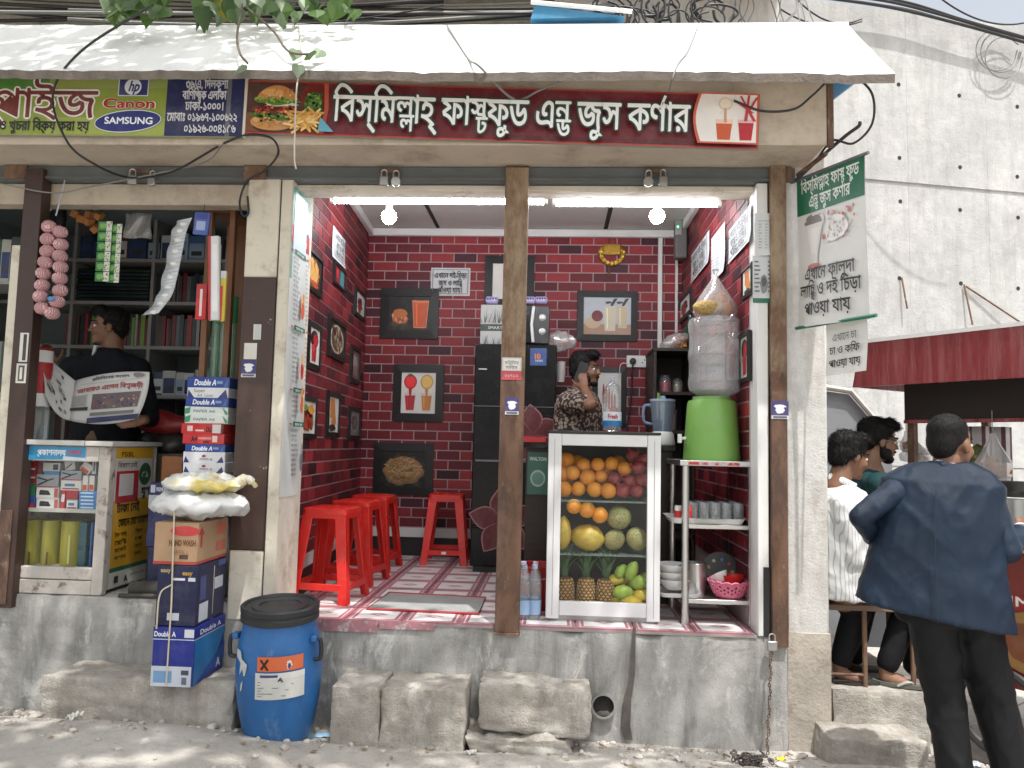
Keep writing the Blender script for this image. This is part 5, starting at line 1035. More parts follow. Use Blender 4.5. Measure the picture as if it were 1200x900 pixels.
# things on the rack shelves
q = at(838, 612, RY+.12); tr = T('serving_tray', 'white plastic serving tray on the upper rack shelf', 'tray', (q.x-.06, RY+.14, RS[1]))
g = G()
def rr(a, b, r_, z, n=5): return [(sx*(a-r_)+r_*cos(w_), sy*(b-r_)+r_*sin(w_), z) for sx, sy, q0 in ((1, 1, 0), (-1, 1, pi/2), (-1, -1, pi), (1, -1, 1.5*pi)) for w_ in [q0+pi/2*k/n for k in range(n+1)]]
g.ring([rr(.19, .13, .04, .001), rr(.205, .145, .05, .03), rr(.215, .155, .05, .034), rr(.2, .14, .05, .03), rr(.185, .125, .04, .006)]); g.obj('dish', M_WPL, tr); G().box(-.07, .07, -.158, -.153, .012, .03).obj('grip', M_STEELD, tr)
me_t = G(); me_t.lathe([(.027, 0), (.03, .004), (.034, .10), (.036, .105), (.033, .10), (.026, .008), (.001, .008)], n=16); me_t = me_t.mesh('drinking_glass', M_TUB, 60)
for i in range(5):
    for j in range(3): o = bpy.data.objects.new('drinking_glass', me_t); COL.objects.link(o); o.location = (q.x-.06-.09+.062*i+.015, RY+.07+.075*j, RS[1]+.007); tag(o, 'clear drinking glass standing on the white tray', 'glass', 'drinking glasses on the tray')
for x, c_, l in ((-.165, (196, 190, 186), 'white tin on the tray left of the glasses'), (-.125, (190, 60, 40), 'red and white tin on the tray left of the glasses')):
    t = T('tin', l, 'tin', (q.x-.06+x+.02, RY+.06, RS[1]+.007)); G().lathe([(.03, 0), (.03, .085), (.028, .088), (.001, .088)], n=18).obj('can', K(*c_), t); G().lathe([(.0305, .02), (.0305, .06)], n=18, cap=False).obj('label', K(176, 30, 36), t)
q = at(815, 668, RY+.12); t = T('steel_pot', 'tall stainless pot with a black handle on the lower rack shelf', 'pot', (q.x, RY+.15, RS[0])); G().lathe([(.06, 0), (.062, .006), (.062, .17), (.066, .175), (.06, .172), (.058, .01)], n=24).obj('body', M_STEEL, t); G().sweep(spline([(-.06, -.02, .165), (-.1, -.03, .14), (-.09, -.03, .06), (-.062, -.02, .03)]), .006, 8).obj('handle', M_BLACK, t)
for k, (dx, z) in enumerate(((-.11, .0), (-.115, .04), (-.12, .08))): t = T('bowl', 'white bowl in the stack left of the steel pot', 'bowl', (q.x+dx-.01, RY+.11, RS[0]+.03+z), 0, 'stacked white bowls'); G().lathe([(.04, 0), (.075, .03), (.09, .055), (.092, .06), (.086, .055), (.07, .03), (.03, .006), (.001, .005)], n=22).obj('body', M_WPL, t)
t = T('serving_tray', 'white tray under the stacked bowls on the lower rack shelf', 'tray', (q.x-.1, RY+.12, RS[0])); g = G(); g.ring([rr(.1, .1, .03, .001), rr(.115, .115, .04, .025), rr(.11, .11, .04, .025), rr(.095, .095, .03, .006)]); g.obj('dish', M_WPL, t)
q = at(853, 682, RY+.08); t = T('plastic_basket', 'pink perforated plastic basket on the lower rack shelf', 'basket', (q.x+.01, RY+.1, RS[0])); M_PK = mt('pink_plastic', (.62, .15, .24), .4, var=.06)
g = G(); n_ = 30
def bk(u, v_): 
    a = 2*pi*u; rr_ = .07+.045*v_**.7; z = .085*v_+.008*abs(sin(7.5*a))*v_; return (rr_*cos(a), rr_*sin(a), z)
g.grid(lambda u, v_: bk(u, v_), 60, 8); keep = [f for i, f in enumerate(g.f) if not (((i % 60) % 2 == 0) and (2 <= i//60 <= 5) and (i//60+(i % 60)//2) % 2 == 0)]; g.f = keep; g.mi = [0]*len(keep); g.lathe([(.07, 0), (.0705, .003), (.001, .003)], n=30); o = g.obj('weave', M_PK, t); sd = o.modifiers.new('thickness', 'SOLIDIFY'); sd.thickness = .004
G().sweep([bk(k/60, 1) for k in range(60)], .005, 6, closed=True).obj('rim', M_PK, t)
t = T('bowl', 'red bowl inside the pink basket', 'bowl', (q.x+.03, RY+.1, RS[0]+.06)); G().lathe([(.02, 0), (.05, .03), (.065, .06), (.06, .058), (.04, .02), (.001, .01)], n=20).obj('body', M_RED, t)
t = T('bowl', 'white bowl tilted in the pink basket', 'bowl', (q.x-.03, RY+.1, RS[0]+.075), rot=(R(-20), R(-25), 0)); G().lathe([(.02, 0), (.045, .025), (.058, .05), (.054, .048), (.035, .015), (.001, .008)], n=20).obj('body', M_WPL, t)
t = T('decorated_tray', 'dark tray with colourful flowers leaning behind the pink basket', 'tray', (q.x-.0, RY+.26, RS[0]), rot=(R(-14), 0, 0)); g = G(); g.lathe([(.001, 0), (.105, 0), (.11, .012), (.001, .008)], (0, 0, .11), 30, ax=Matrix.Rotation(R(90), 4, 'X')); g.obj('dish', mt('dark_enamel', (.03, .03, .035), .3), t)
A = Art(.2, .2, -.014); rnd = random.Random(8)
for k in range(9): A.e(.34*cos(k*.7), .34*sin(k*.7), .05, .05, [(196, 150, 60), (176, 60, 60), (90, 130, 170), (200, 190, 180)][k % 4], .2, 10, k)
A.g.v = [(x, y, z+.11) for x, y, z in A.g.v]; A.obj('print', t)
# ---- padlocks under the beam
def padlock(px, py, label, round_=False):
    p = at(px, py, -.03); t = T('padlock', label, 'padlock', p, R(random.uniform(-25, 25)), 'padlocks under the beam')
    if round_: G().lathe([(.024, -.011), (.027, -.006), (.027, .006), (.024, .011)], (0, 0, 0), 22, ax=Matrix.Rotation(R(90), 4, 'X')).obj('body', M_STEEL, t)
    else: G().cb((0, 0, 0), (.048, .022, .05)).obj('body', M_STEELD, t, bevel=.005)
    G().sweep([(-.015, 0, .02)]+[(.015*cos(a), 0, .048+.015*sin(a)) for a in [pi-pi*k/8 for k in range(9)]]+[(.015, 0, .02)], .004, 8).obj('shackle', M_STEEL, t)
padlock(450, 212, 'square steel padlock hanging left under the beam at the tube light'); padlock(464, 213, 'round steel padlock hanging beside a square one', True); padlock(760, 213, 'round steel padlock right of the middle post', True); padlock(777, 212, 'square steel padlock right of the middle post')
padlock(155, 211, 'brown square padlock above the newspaper reader'); padlock(178, 213, 'brass padlock above the newspaper reader')
for px in (457, 769, 166): a = at(px-12, 204, -.014); G().cb((a.x+.055, -.02, a.z+.015), (.11, .012, .02)).obj('lock_hasp', M_RUST2, bm_)
t = T('padlock', 'steel padlock fastened low on the narrow right post', 'padlock', tuple(at(905, 757, -.05))); G().cb((0, 0, 0), (.05, .022, .05)).obj('body', M_STEELD, t, bevel=.005); G().sweep([(-.015, 0, .02)]+[(.015*cos(a), 0, .045+.015*sin(a)) for a in [pi-pi*k/8 for k in range(9)]]+[(.015, 0, .02)], .004, 8).obj('shackle', M_STEEL, t)
# ================================================================ stationery shop
SX0, SX1, SYB = -4.3, PXL-.001, 1.9
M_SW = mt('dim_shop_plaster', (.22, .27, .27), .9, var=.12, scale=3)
sw = T('shop_interior', 'pale green walls and ceiling of the stationery shop', 'wall')
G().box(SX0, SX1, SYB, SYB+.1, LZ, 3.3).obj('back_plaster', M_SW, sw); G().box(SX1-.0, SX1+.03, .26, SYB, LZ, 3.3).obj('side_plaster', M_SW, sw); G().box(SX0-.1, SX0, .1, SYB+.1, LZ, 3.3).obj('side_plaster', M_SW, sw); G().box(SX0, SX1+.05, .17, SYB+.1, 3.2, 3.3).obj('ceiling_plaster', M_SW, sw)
# back shelving
BY = 1.42; M_SHELF = mt('grey_shelf_paint', (.30, .30, .29), .6, var=.15)
zs = [at(150, y, BY).z for y in (520, 462, 405, 353, 303)]
t = T('shelving', 'long grey shelving across the back of the stationery shop', 'shelf', (SX0, BY, LZ)); L = SX1-SX0-.02
for z in zs: G().box(0, L, 0, .45, z-LZ-.025, z-LZ).obj('shelf_board', M_SHELF, t)
for px in (82, 175, 262): x = at(px, 350, BY).x-SX0; G().box(x, x+.025, .003, .44, 0, 2.5).obj('upright', M_SHELF, t)
def tone_name(c):
    names = {'black': (30, 34, 38), 'grey': (96, 100, 102), 'pale grey': (196, 198, 196), 'red': (150, 32, 38), 'green': (44, 84, 60), 'lime green': (120, 155, 50), 'navy': (28, 44, 80), 'blue': (60, 110, 165), 'brown': (70, 46, 40), 'violet': (70, 70, 130)}
    return min(names, key=lambda k: sum((a-b)**2 for a, b in zip(names[k], c)))
def goods(name, x0, x1, y0, d, z0, h, cols, label, cat, group, wr=(.012, .03), art=None, tilt=0.):
    rnd = random.Random(int(x0*1000)+int(z0*100)); x = x0
    while x < x1-wr[0]:
        w_ = rnd.uniform(*wr); hh_ = h*rnd.uniform(.86, 1.04); c_ = rnd.choice(cols); o = G().box(0, w_-.002, 0, d*rnd.uniform(.9, 1), 0, hh_).obj(name, K(*c_, .35), None); tag(o, tone_name(c_)+' '+label, cat, group); o.location = (x, y0+rnd.uniform(0, .02), z0); o.rotation_euler.y = tilt*rnd.uniform(.2, 1)
        if art: art(o, w_, hh_, rnd)
        x += w_
X_ = lambda px, y=380: at(px, y, BY).x
def box_art(o, w_, h, rnd):
    A = Art(w_, h, -.0005); A.r(-.42, .42, -.42, .2, rnd.choice([(206, 210, 214), (150, 170, 196), (40, 60, 110)])).r(-.3, .3, -.3, -.12, (50, 54, 60)); A.g.v = [(x+w_/2, y, z+h/2) for x, y, z in A.g.v]; A.obj('print', o)
goods('toner_box', X_(88, 290), X_(262, 290), BY+.03, .3, zs[4], .2, [(34, 40, 48), (60, 110, 160), (196, 204, 210), (120, 24, 34), (30, 56, 90)], 'small toner carton on the top shelf of the stationery shop', 'carton', 'cartons on the top shelf', (.10, .16), box_art)
for k in range(9):                                     # glossy dark packs lying on the second shelf
    z = zs[3]+.004+.028*k; o = G().box(X_(84), X_(173)-.02, BY+.02+.004*(k % 3), BY+.36, z, z+.025).obj('plastic_folder_pack', mt('dark_glossy_pack_%d' % (k % 3), [(.012, .02, .03), (.02, .035, .04), (.015, .03, .02)][k % 3], .18, var=.3), None, bevel=.006); tag(o, 'dark glossy pack in the pile on the second shelf', 'pack', 'dark packs piled on the second shelf')
FCOL = [(30, 36, 40), (60, 66, 70), (150, 154, 150), (110, 30, 36), (40, 70, 60), (96, 100, 106), (24, 40, 66), (70, 50, 44)]
goods('file_folder', X_(178), X_(262), BY+.03, .28, zs[3], .225, FCOL, 'upright file folder on the second shelf beside the dark packs', 'file', 'files on the second shelf', (.018, .035))
goods('file_folder', X_(75), X_(232), BY+.03, .28, zs[2], .235, FCOL+[(150, 40, 44), (110, 150, 60)], 'upright file folder in the long row on the third shelf', 'file', 'files on the third shelf', (.02, .04))
goods('file_folder', X_(233), X_(262), BY+.03, .28, zs[2], .21, [(120, 30, 36), (60, 90, 40), (40, 44, 48)], 'slanting file folder at the end of the third shelf', 'file', 'slanting files on the third shelf', (.02, .04), None, .25)
goods('carton', X_(160, 440), X_(262, 440), BY+.03, .28, zs[1], .19, [(190, 190, 184), (150, 40, 44), (40, 60, 90), (120, 150, 130), (206, 206, 200)], 'small goods packet on the fourth shelf beside the reader', 'packet', 'packets on the fourth shelf', (.05, .11), box_art)
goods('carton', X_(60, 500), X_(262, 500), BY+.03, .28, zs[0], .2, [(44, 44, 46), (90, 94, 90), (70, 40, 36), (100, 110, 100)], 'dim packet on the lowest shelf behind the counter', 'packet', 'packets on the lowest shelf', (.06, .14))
# side bay seen past the left post
goods('packet', at(-60, 300, .5).x, at(28, 300, .5).x, .5, .12, at(10, 330, .5).z, .3, [(40, 90, 60), (60, 66, 70), (170, 170, 160), (70, 70, 130), (150, 160, 40)], 'bright hanging packet beyond the dark left post', 'packet', 'packets beyond the left post', (.05, .1), box_art)
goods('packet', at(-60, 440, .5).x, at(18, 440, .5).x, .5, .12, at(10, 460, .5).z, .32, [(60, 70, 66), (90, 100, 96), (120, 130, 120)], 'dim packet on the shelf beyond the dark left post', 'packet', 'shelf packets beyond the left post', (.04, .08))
t = T('side_shelf', 'narrow shelf of packets beyond the dark left post', 'shelf', (at(-60, 300, .5).x, .5, LZ)); xx = at(30, 300, .5).x-at(-60, 300, .5).x
for z in (at(10, 330, .5).z, at(10, 460, .5).z, at(10, 560, .5).z): G().box(0, xx, -.02, .3, z-LZ-.02, z-LZ-.001).obj('shelf_board', M_SHELF, t)
G().box(-.03, 0, -.02, .3, 0, 2.3).obj('upright', M_SHELF, t)
# ---- counter
x0, x1 = at(17, 605, .02).x, at(125, 605, .02).x; CT = at(75, 516, .02).z; CD = .5
M_OLDW = mt('peeling_white_paint', (.50, .46, .42), .8, var=.15, scale=8, bump=.4, bscale=40, dirt=(.22, .17, .14), dlo=.55, dhi=.64, dscale=11)
M_LAM = mt('counter_laminate', (.52, .51, .48), .4, var=.1)
ct = T('display_counter', 'worn wooden glass-fronted display counter of the stationery shop', 'counter', (x0, .02, LZ)); L = x1-x0; h = CT-LZ; fw = .065
for nm, b in (('front_stile', (L-fw, L, 0, .04, 0, h-.03)), ('front_stile', (0, .03, 0, .04, 0, h-.03)), ('front_rail', (.031, L-fw-.001, .001, .04, .0, .075)), ('front_rail', (.031, L-fw-.001, .003, .04, .08, .145)), ('front_rail', (.031, L-fw-.001, .001, .04, h-.115, h-.03)), ('back_panel', (0, L, CD-.02, CD, .0, h-.03)), ('side_post', (L-.03, L-.001, CD-.06, CD-.021, 0, h-.03)), ('side_panel', (0, .015, .041, CD-.021, 0, h-.03)), ('floor_board', (.016, L-.031, .041, CD-.021, .12, .135))): G().box(*b).obj(nm, M_OLDW, ct, bevel=.004)
G().box(-.03, L*.73, -.025, CD+.02, h-.028, h).obj('counter_top', M_LAM, ct, bevel=.004); G().box(L*.735, L+.02, -.022, CD+.02, h-.028, h-.001).obj('counter_top', M_LAM, ct, bevel=.004)
sz = at(70, 597, .02).z-LZ; G().box(.016, L-.031, .041, CD-.021, sz-.02, sz).obj('shelf_board', M_LAM, ct)
G().box(.031, L-fw-.001, .018, .021, .146, h-.116).obj('glass_pane', M_GLASS, ct)
G().box(L-.012, L-.002, .041, CD-.061, .02, h-.03).obj('side_panel', M_OLDW, ct)
A = Art(L*.62, .075, -.002); A.r(-.5, .5, -.5, .5, (196, 210, 216)).p([(-.5, -.5), (.1, -.45), (.12, -.2), (.5, -.3), (.5, .5), (-.5, .5)], (46, 140, 186)).t('প্রকাশনালয়', -.1, -.15, .6, (226, 232, 236), .5, .03).t('এখানে', .3, -.1, .5, (206, 40, 44), .25, .02); A.g.v = [(x+L*.42, y, z+h-.072) for x, y, z in A.g.v]; A.obj('blue_sticker_strip', ct)
A = Art(CD-.11, h-.06, 0); A.r(-.5, .5, -.5, .5, (206, 206, 198)).r(-.5, .5, .42, .5, (206, 160, 40)).t('FSIBL', -.2, .435, .05, (40, 40, 30), .34, .03).r(-.5, .5, -.36, .12, (206, 156, 34)).r(-.5, .5, -.39, -.36, (30, 100, 70)).e(.3, .3, .17, .085, (40, 90, 60)).t('৫১', .3, .275, .07, (206, 214, 200), .2, .03)
A.r(-.47, .12, .1, .33, (176, 30, 50)).r(-.47, .12, .33, .41, (196, 190, 184)).t('বিকাশ নেই', -.2, .355, .05, (60, 60, 60), .5, .02).r(-.40, -.02, .15, .31, (206, 202, 200))
A.t('যুগ', .33, .14, .09, (40, 40, 40), .24, .03).t('টাকা নেই', -.12, .03, .09, (30, 26, 20), .6, .03).t('ফোনে যোগাযোগ', .04, -.07, .08, (30, 26, 20), .8, .03)
for k in range(4): A.t(['টক সময়', 'ফ্লেক্সি', 'রকেট', 'নগদ'][k], -.28, -.14-.055*k, .04, (60, 46, 20), .3, .02).t(['বিল', 'পে', 'কার্ড', 'লোড'][k], .2, -.14-.055*k, .04, (60, 46, 20), .2, .02)
A.r(-.4, -.3, -.47, -.42, (40, 40, 44)).t('A', -.1, -.48, .07, (40, 40, 44), .1, .04).t('মোবাইল ব্যাংকিং', .2, -.45, .03, (90, 90, 90), .4, .02)
M_ = Matrix.Translation((L+.0005, CD/2-.0, h/2-.005)) @ Matrix.Rotation(pi/2, 4, 'Z'); A.g.v = [tuple(M_ @ V(p)) for p in A.g.v]; A.obj('side_poster', ct)
# goods in the counter (pixel boxes from the shelf front)
def cbx(a0, a1, b0, b1, col, name, label, cat, Y=.08, d=.12, art=None, roll=0., group=None):
    p, q = at(a0/4.5, 500+b1/4.5, Y), at(a1/4.5, 500+b0/4.5, Y); w_, hh_ = q.x-p.x, q.z-p.z
    t = T(name, label, cat, ((p.x+q.x)/2, Y, p.z), rot=(0, R(roll), 0), group=group); G().box(-w_/2, w_/2, 0, d, 0.0005, hh_-.0005).obj('carton', K(*col, .4), t, bevel=.002)
    if art: A = Art(w_, hh_, -.0005); art(A); A.g.v = [(x, y, z+hh_/2) for x, y, z in A.g.v]; A.obj('print', t)
    return t
def art_plier(A): A.r(-.5, .5, -.5, -.4, (176, 50, 56)).p([(-.45, -.3), (-.1, 0), (.0, .1), (.3, .25), (.3, .15), (.02, -.02), (-.05, -.1), (-.4, -.4)], (26, 26, 28)).p([(-.42, .3), (-.05, .15), (.02, .1), (.0, .0), (-.1, .05), (-.45, .2)], (26, 26, 28))
def art_stap(A): A.r(-.46, .3, -.42, .42, (226, 226, 224)).p([(-.35, -.2), (.15, -.2), (.15, -.1), (.05, .2), (-.3, .25), (-.35, .1)], (24, 24, 28)).r(.32, .48, -.4, .4, (190, 90, 90))
def art_lbl(A): A.r(-.45, .45, -.4, .4, (214, 214, 210)).r(-.3, .2, -.1, .15, (60, 120, 170)).r(-.4, .4, -.38, -.25, (190, 60, 60))
def art_red(A): A.r(-.45, .45, .1, .3, (226, 214, 210)).r(-.4, .1, -.25, -.1, (206, 180, 180))
for k in range(3): cbx(112, 190, 165+45*k, 208+45*k, (170-12*k, 30, 34), 'carton', 'red carton in the pile at the left of the counter shelf', 'carton', art=art_red, group='red cartons in the counter')
cbx(100, 130, 302, 430, (40, 120, 70), 'carton', 'green and yellow carton standing at the left of the counter shelf', 'carton', art=lambda A: A.r(-.5, .5, -.5, 0, (206, 196, 50)))
cbx(132, 186, 300, 362, (30, 110, 70), 'carton', 'green carton above a blue one in the counter', 'carton'); cbx(132, 186, 362, 436, (40, 70, 140), 'carton', 'blue and red carton below a green one in the counter', 'carton', art=lambda A: A.r(-.5, .5, -.5, -.1, (176, 40, 44)))
cbx(188, 310, 378, 437, (206, 204, 204), 'stapler_carton', 'lower white carton with a black stapler picture in the counter', 'carton', art=art_stap); cbx(188, 310, 320, 377, (206, 204, 204), 'stapler_carton', 'upper white carton with a black stapler picture in the counter', 'carton', art=art_stap)
cbx(188, 310, 254, 319, (150, 154, 160), 'plier_carton', 'grey carton with a black plier picture in the counter', 'carton', art=art_plier); cbx(225, 318, 190, 236, (206, 206, 206), 'carton', 'white carton with dark printing lying above the plier carton', 'carton', .1, art=lambda A: A.r(.1, .4, -.3, .3, (60, 60, 64))); cbx(230, 312, 237, 253, (60, 130, 180), 'carton', 'flat blue carton below the dark printed white carton', 'carton')
cbx(318, 345, 337, 437, (190, 40, 50), 'carton', 'narrow red carton standing between stapler and mixed cartons', 'carton', art=lambda A: A.r(-.4, .4, -.1, .3, (220, 210, 210))); cbx(347, 412, 384, 437, (90, 150, 140), 'carton', 'blue-green carton under a red one in the counter', 'carton', art=art_lbl); cbx(347, 412, 338, 383, (170, 44, 56), 'carton', 'red carton on top of a blue-green one in the counter', 'carton')
cbx(318, 430, 283, 336, (214, 212, 210), 'punch_carton', 'white carton with a blue punch picture in the counter', 'carton', art=art_lbl); cbx(318, 430, 232, 282, (150, 154, 160), 'plier_carton', 'grey carton on top of the white punch carton', 'carton', art=art_plier)
for k in range(5): cbx(415, 512, 341+19.2*k, 359+19.2*k, (70, 130-8*(k % 2), 190), 'pen_box', 'flat blue pen box in the pile at the right of the counter shelf', 'box', art=lambda A: A.r(-.4, .3, -.2, .2, (190, 210, 226)), group='blue pen boxes in the counter')
cbx(432, 465, 258, 339, (220, 216, 212), 'carton', 'white and orange carton standing on the blue pen boxes', 'carton', art=lambda A: A.r(-.4, .4, -.45, -.1, (206, 90, 60))); cbx(467, 500, 258, 339, (220, 216, 212), 'carton', 'second white and orange carton standing on the blue pen boxes', 'carton', art=lambda A: A.r(-.4, .4, -.45, -.1, (206, 90, 60)))
cbx(345, 402, 170, 230, (206, 206, 204), 'carton', 'tilted pale carton on top of the grey carton', 'carton', .1, .08, roll=-12, art=lambda A: A.p([(-.4, -.3), (.3, 0), (.3, .1), (-.4, -.2)], (40, 40, 44))); cbx(410, 470, 185, 240, (214, 208, 206), 'carton', 'tilted white and orange carton on top of the heap', 'carton', .1, .08, roll=34, art=lambda A: A.r(-.4, .4, -.45, -.1, (206, 84, 60))); cbx(482, 510, 170, 252, (196, 200, 204), 'carton', 'slim white carton with a black bar standing at the heap end', 'carton', .1, .05, art=lambda A: A.r(-.1, .2, -.3, .35, (40, 44, 50)))
M_YEL = mt('yellow_wrap', (.42, .38, .05), .35, var=.15, scale=6)
for a0, a1, l in ((92, 172, 'yellow wrapped paper roll beside the dark post in the counter'), (176, 268, 'yellow wrapped paper roll between two others in the counter'), (272, 396, 'wide yellow wrapped pack with a printed strip in the counter')):
    p, q = at(a0/4.5, 666, .1), at(a1/4.5, 612, .1); w_ = q.x-p.x; zb_ = LZ+.137; t = T('paper_pack', l, 'pack', ((p.x+q.x)/2, .1, zb_)); hh_ = LZ+sz-.075-zb_
    g = G(); g.prismz([(w_/2*.98*cos(a) if abs(cos(a)) < .9 else w_/2*(1 if cos(a) > 0 else -1), .09+.08*sin(a)) for a in [2*pi*k/16 for k in range(16)]], 0, hh_); g.obj('wrapper', M_YEL, t, smooth=50)
    A = Art(w_, hh_, -.001); A.r(.2, .3, -.45, .2, (206, 200, 120)) if a0 > 200 else A.r(.3, .42, -.48, -.2, (110, 70, 40)); A.g.v = [(x, y+.005, z+hh_/2) for x, y, z in A.g.v]; A.obj('print', t)
for a0, a1, c_, l in ((402, 460, (40, 84, 96), 'dark teal pack beside the yellow packs in the counter'), (462, 492, (30, 90, 150), 'blue pack at the right end of the counter floor')):
    p, q = at(a0/4.5, 666, .1), at(a1/4.5, 612, .1); w_ = q.x-p.x; t = T('paper_pack', l, 'pack', ((p.x+q.x)/2, .1, LZ+.137)); G().box(-w_/2, w_/2, 0, .14, 0, sz-.137-.075).obj('wrapper', K(*c_, .3), t, bevel=.006)
# thermos canister on the counter
q = at(43, 440, .22); t = T('canister', 'tall red and white striped canister on the counter behind the newspaper', 'canister', (q.x, .25, CT)); zt_ = at(43, 408, .25).z-CT; r_ = .062
G().lathe([(r_*.95, 0), (r_, .01), (r_, zt_*.36)], n=22).obj('clear_base', M_PET, t); G().lathe([(r_, zt_*.36), (r_, zt_*.5)], n=22, cap=False).obj('white_band', M_WPL, t); G().lathe([(r_*1.005, zt_*.5), (r_*1.005, zt_*.84)], n=22, cap=False).obj('red_band', K(170, 24, 36), t); G().lathe([(r_, zt_*.84), (r_, zt_*.97)], n=22, cap=False).obj('white_band', M_WPL, t); G().lathe([(r_*1.02, zt_*.97), (r_*.9, zt_), (.001, zt_)], n=22).obj('lid', K(150, 22, 34), t)
# ---- strand of pink yarn balls
M_YARN = None
n = N('pink_yarn'); wv = n.n('TexWave'); n.t.links.new(n.co((1, 1, 1), (.5, .3, .2)), wv.inputs['Vector']); wv.inputs['Scale'].default_value = 38; wv.inputs['Distortion'].default_value = 5; wv.inputs['Detail Scale'].default_value = .6; n.set(Base_Color=n.mix(wv.outputs[1], (.52, .25, .27), (.74, .47, .48)), Roughness=.9); n.bump(wv.outputs[1], .9, .006); M_YARN = n.m
S5 = lambda a, b, Y: at(a/4, 200+b/4, Y)
ys_ = T('yarn_strand', 'strand of pink yarn balls hanging beside the dark left post', 'yarn', tuple(S5(262, 210, -.05)))
o0 = V(ys_.location); g = G(); g.lathe([(.001, -.034), (.02, -.032), (.035, -.018), (.040, 0), (.035, .018), (.02, .032), (.001, .034)], n=18); mey = g.mesh('yarn_ball', M_YARN, 80); rnd = random.Random(2)
for a, b in ((283, 288), (285, 347), (281, 400), (284, 453), (280, 505), (282, 562), (268, 615), (230, 263), (224, 322), (222, 378), (213, 430), (203, 482), (198, 538), (190, 590), (197, 645), (245, 668)):
    o = bpy.data.objects.new('yarn_ball', mey); COL.objects.link(o); o.parent = ys_; o.location = S5(a, b, -.05+.01*(a > 255))-o0; o.rotation_euler = (rnd.uniform(-.3, .3), rnd.uniform(-.35, .35), rnd.uniform(0, 6))
G().ell(S5(240, 600, -.09)-o0, (.022, .012, .014), 10, 6).obj('blue_knot', K(70, 140, 196), ys_); G().sweep([V((0, 0, 0)), V((-.01, .03, .06)), V((.0, .08, .32))], .004, 6).obj('cord', K(190, 200, 210), ys_)
# hanging green sachet strips
for k, (a0, a1, b0, b1) in enumerate(((463, 511, 235, 520), (512, 553, 245, 524))):
    p, q = S5(a0, b0, .0), S5(a1, b1, .0); t = T('sachet_strip', ['green and white sachet strip hanging nearer the yarn', 'green and white sachet strip hanging nearer the white tape'][k], 'sachets', (p.x, .0+.01*k, p.z)); w_ = q.x-p.x; hh_ = p.z-q.z
    for j in range(6): g = G(); z0_ = -hh_*(j+1)/6; z1_ = -hh_*j/6-.004; g.box(0, w_, -.004, .004, z0_, z1_); g.obj('sachet', K(40, 110, 60), t, bevel=.003); A = Art(w_, z1_-z0_, -.0045); A.r(.1, .5, -.5, .5, (196, 200, 186)).e(-.12, 0, .25, .3, (110, 160, 80), .2).scatter(.15, .45, -.4, .4, 6, .05, [(120, 60, 40)], j); A.g.v = [(x+w_/2, y, z+(z0_+z1_)/2) for x, y, z in A.g.v]; A.obj('print', t)
# white blister tape curling down, cards and packs hung by the wooden case
pts = [S5(a, b, .0) for a, b in ((872, 235), (845, 300), (825, 400), (800, 520), (775, 600), (715, 680))]; t = T('blister_tape', 'long white strip of blister packs curling down beside the wooden case', 'strip', tuple(pts[0])); c0 = pts[0]; sp = spline([p-c0 for p in pts], 6); g = G()
for i in range(len(sp)-1):
    a, b = sp[i], sp[i+1]; w_ = .05; g.add([(a.x-w_, a.y+.01*sin(i), a.z), (a.x+w_, a.y-.03, a.z+.01), (b.x+w_, b.y-.03, b.z+.01), (b.x-w_, b.y+.01*sin(i+1), b.z)], [(0, 1, 2, 3)])
o = g.obj('tape', K(196, 200, 206, .3), t); o.modifiers.new('thickness', 'SOLIDIFY').thickness = .002
for i in range(2, len(sp)-1, 3): G().ell(sp[i]+V((.005, -.02, .0)), (.022, .01, .012), 10, 6).obj('blister', M_WPL, t)
def hung(a0, a1, b0, b1, Y, col, name, label, cat, art=None, d=.02, roll=0):
    p, q = S5(a0, b1, Y), S5(a1, b0, Y); w_, hh_ = q.x-p.x, q.z-p.z; t = T(name, label, cat, ((p.x+q.x)/2, Y, q.z), rot=(0, R(roll), 0)); G().box(-w_/2, w_/2, 0, d, -hh_, 0).obj('pack', K(*col, .35), t, bevel=.004)
    if art: A = Art(w_, hh_, -.0006); art(A); A.g.v = [(x, y, z-hh_/2) for x, y, z in A.g.v]; A.obj('print', t)
    G().cyl((0, d/2, -.01), (0, d/2, .05), .002, n=6).obj('hang_string', M_BLACK, t); return t
hung(908, 985, 195, 300, -.02, (70, 90, 160), 'pen_pack', 'blue clear pack of pens hanging from the beam', 'pack', lambda A: A.r(-.4, .4, .2, .45, (40, 60, 140)).r(-.3, .3, -.3, .1, (150, 170, 210)), roll=4)
hung(912, 972, 530, 698, -.03, (190, 40, 46), 'gadget_card', 'red cardboard gadget pack with white upright writing', 'pack', lambda A: A.r(-.45, .45, .1, .48, (170, 30, 36)).r(-.12, .12, -.4, .35, (226, 206, 204)))
hung(955, 1025, 305, 700, -.06, (210, 212, 212), 'tube_pack', 'long white tube in a red edged card hanging by the case', 'pack', lambda A: A.r(-.5, -.25, -.5, .5, (176, 50, 60)).r(-.1, .4, -.4, .4, (226, 228, 228)), d=.03, roll=-3)
hung(1024, 1062, 470, 705, -.04, (200, 180, 60), 'pencil_pack', 'yellow and red pencil card hanging beside the white tube', 'pack', lambda A: A.r(-.5, 0, -.5, .2, (190, 40, 50)).r(-.5, .5, .35, .5, (196, 200, 206)))
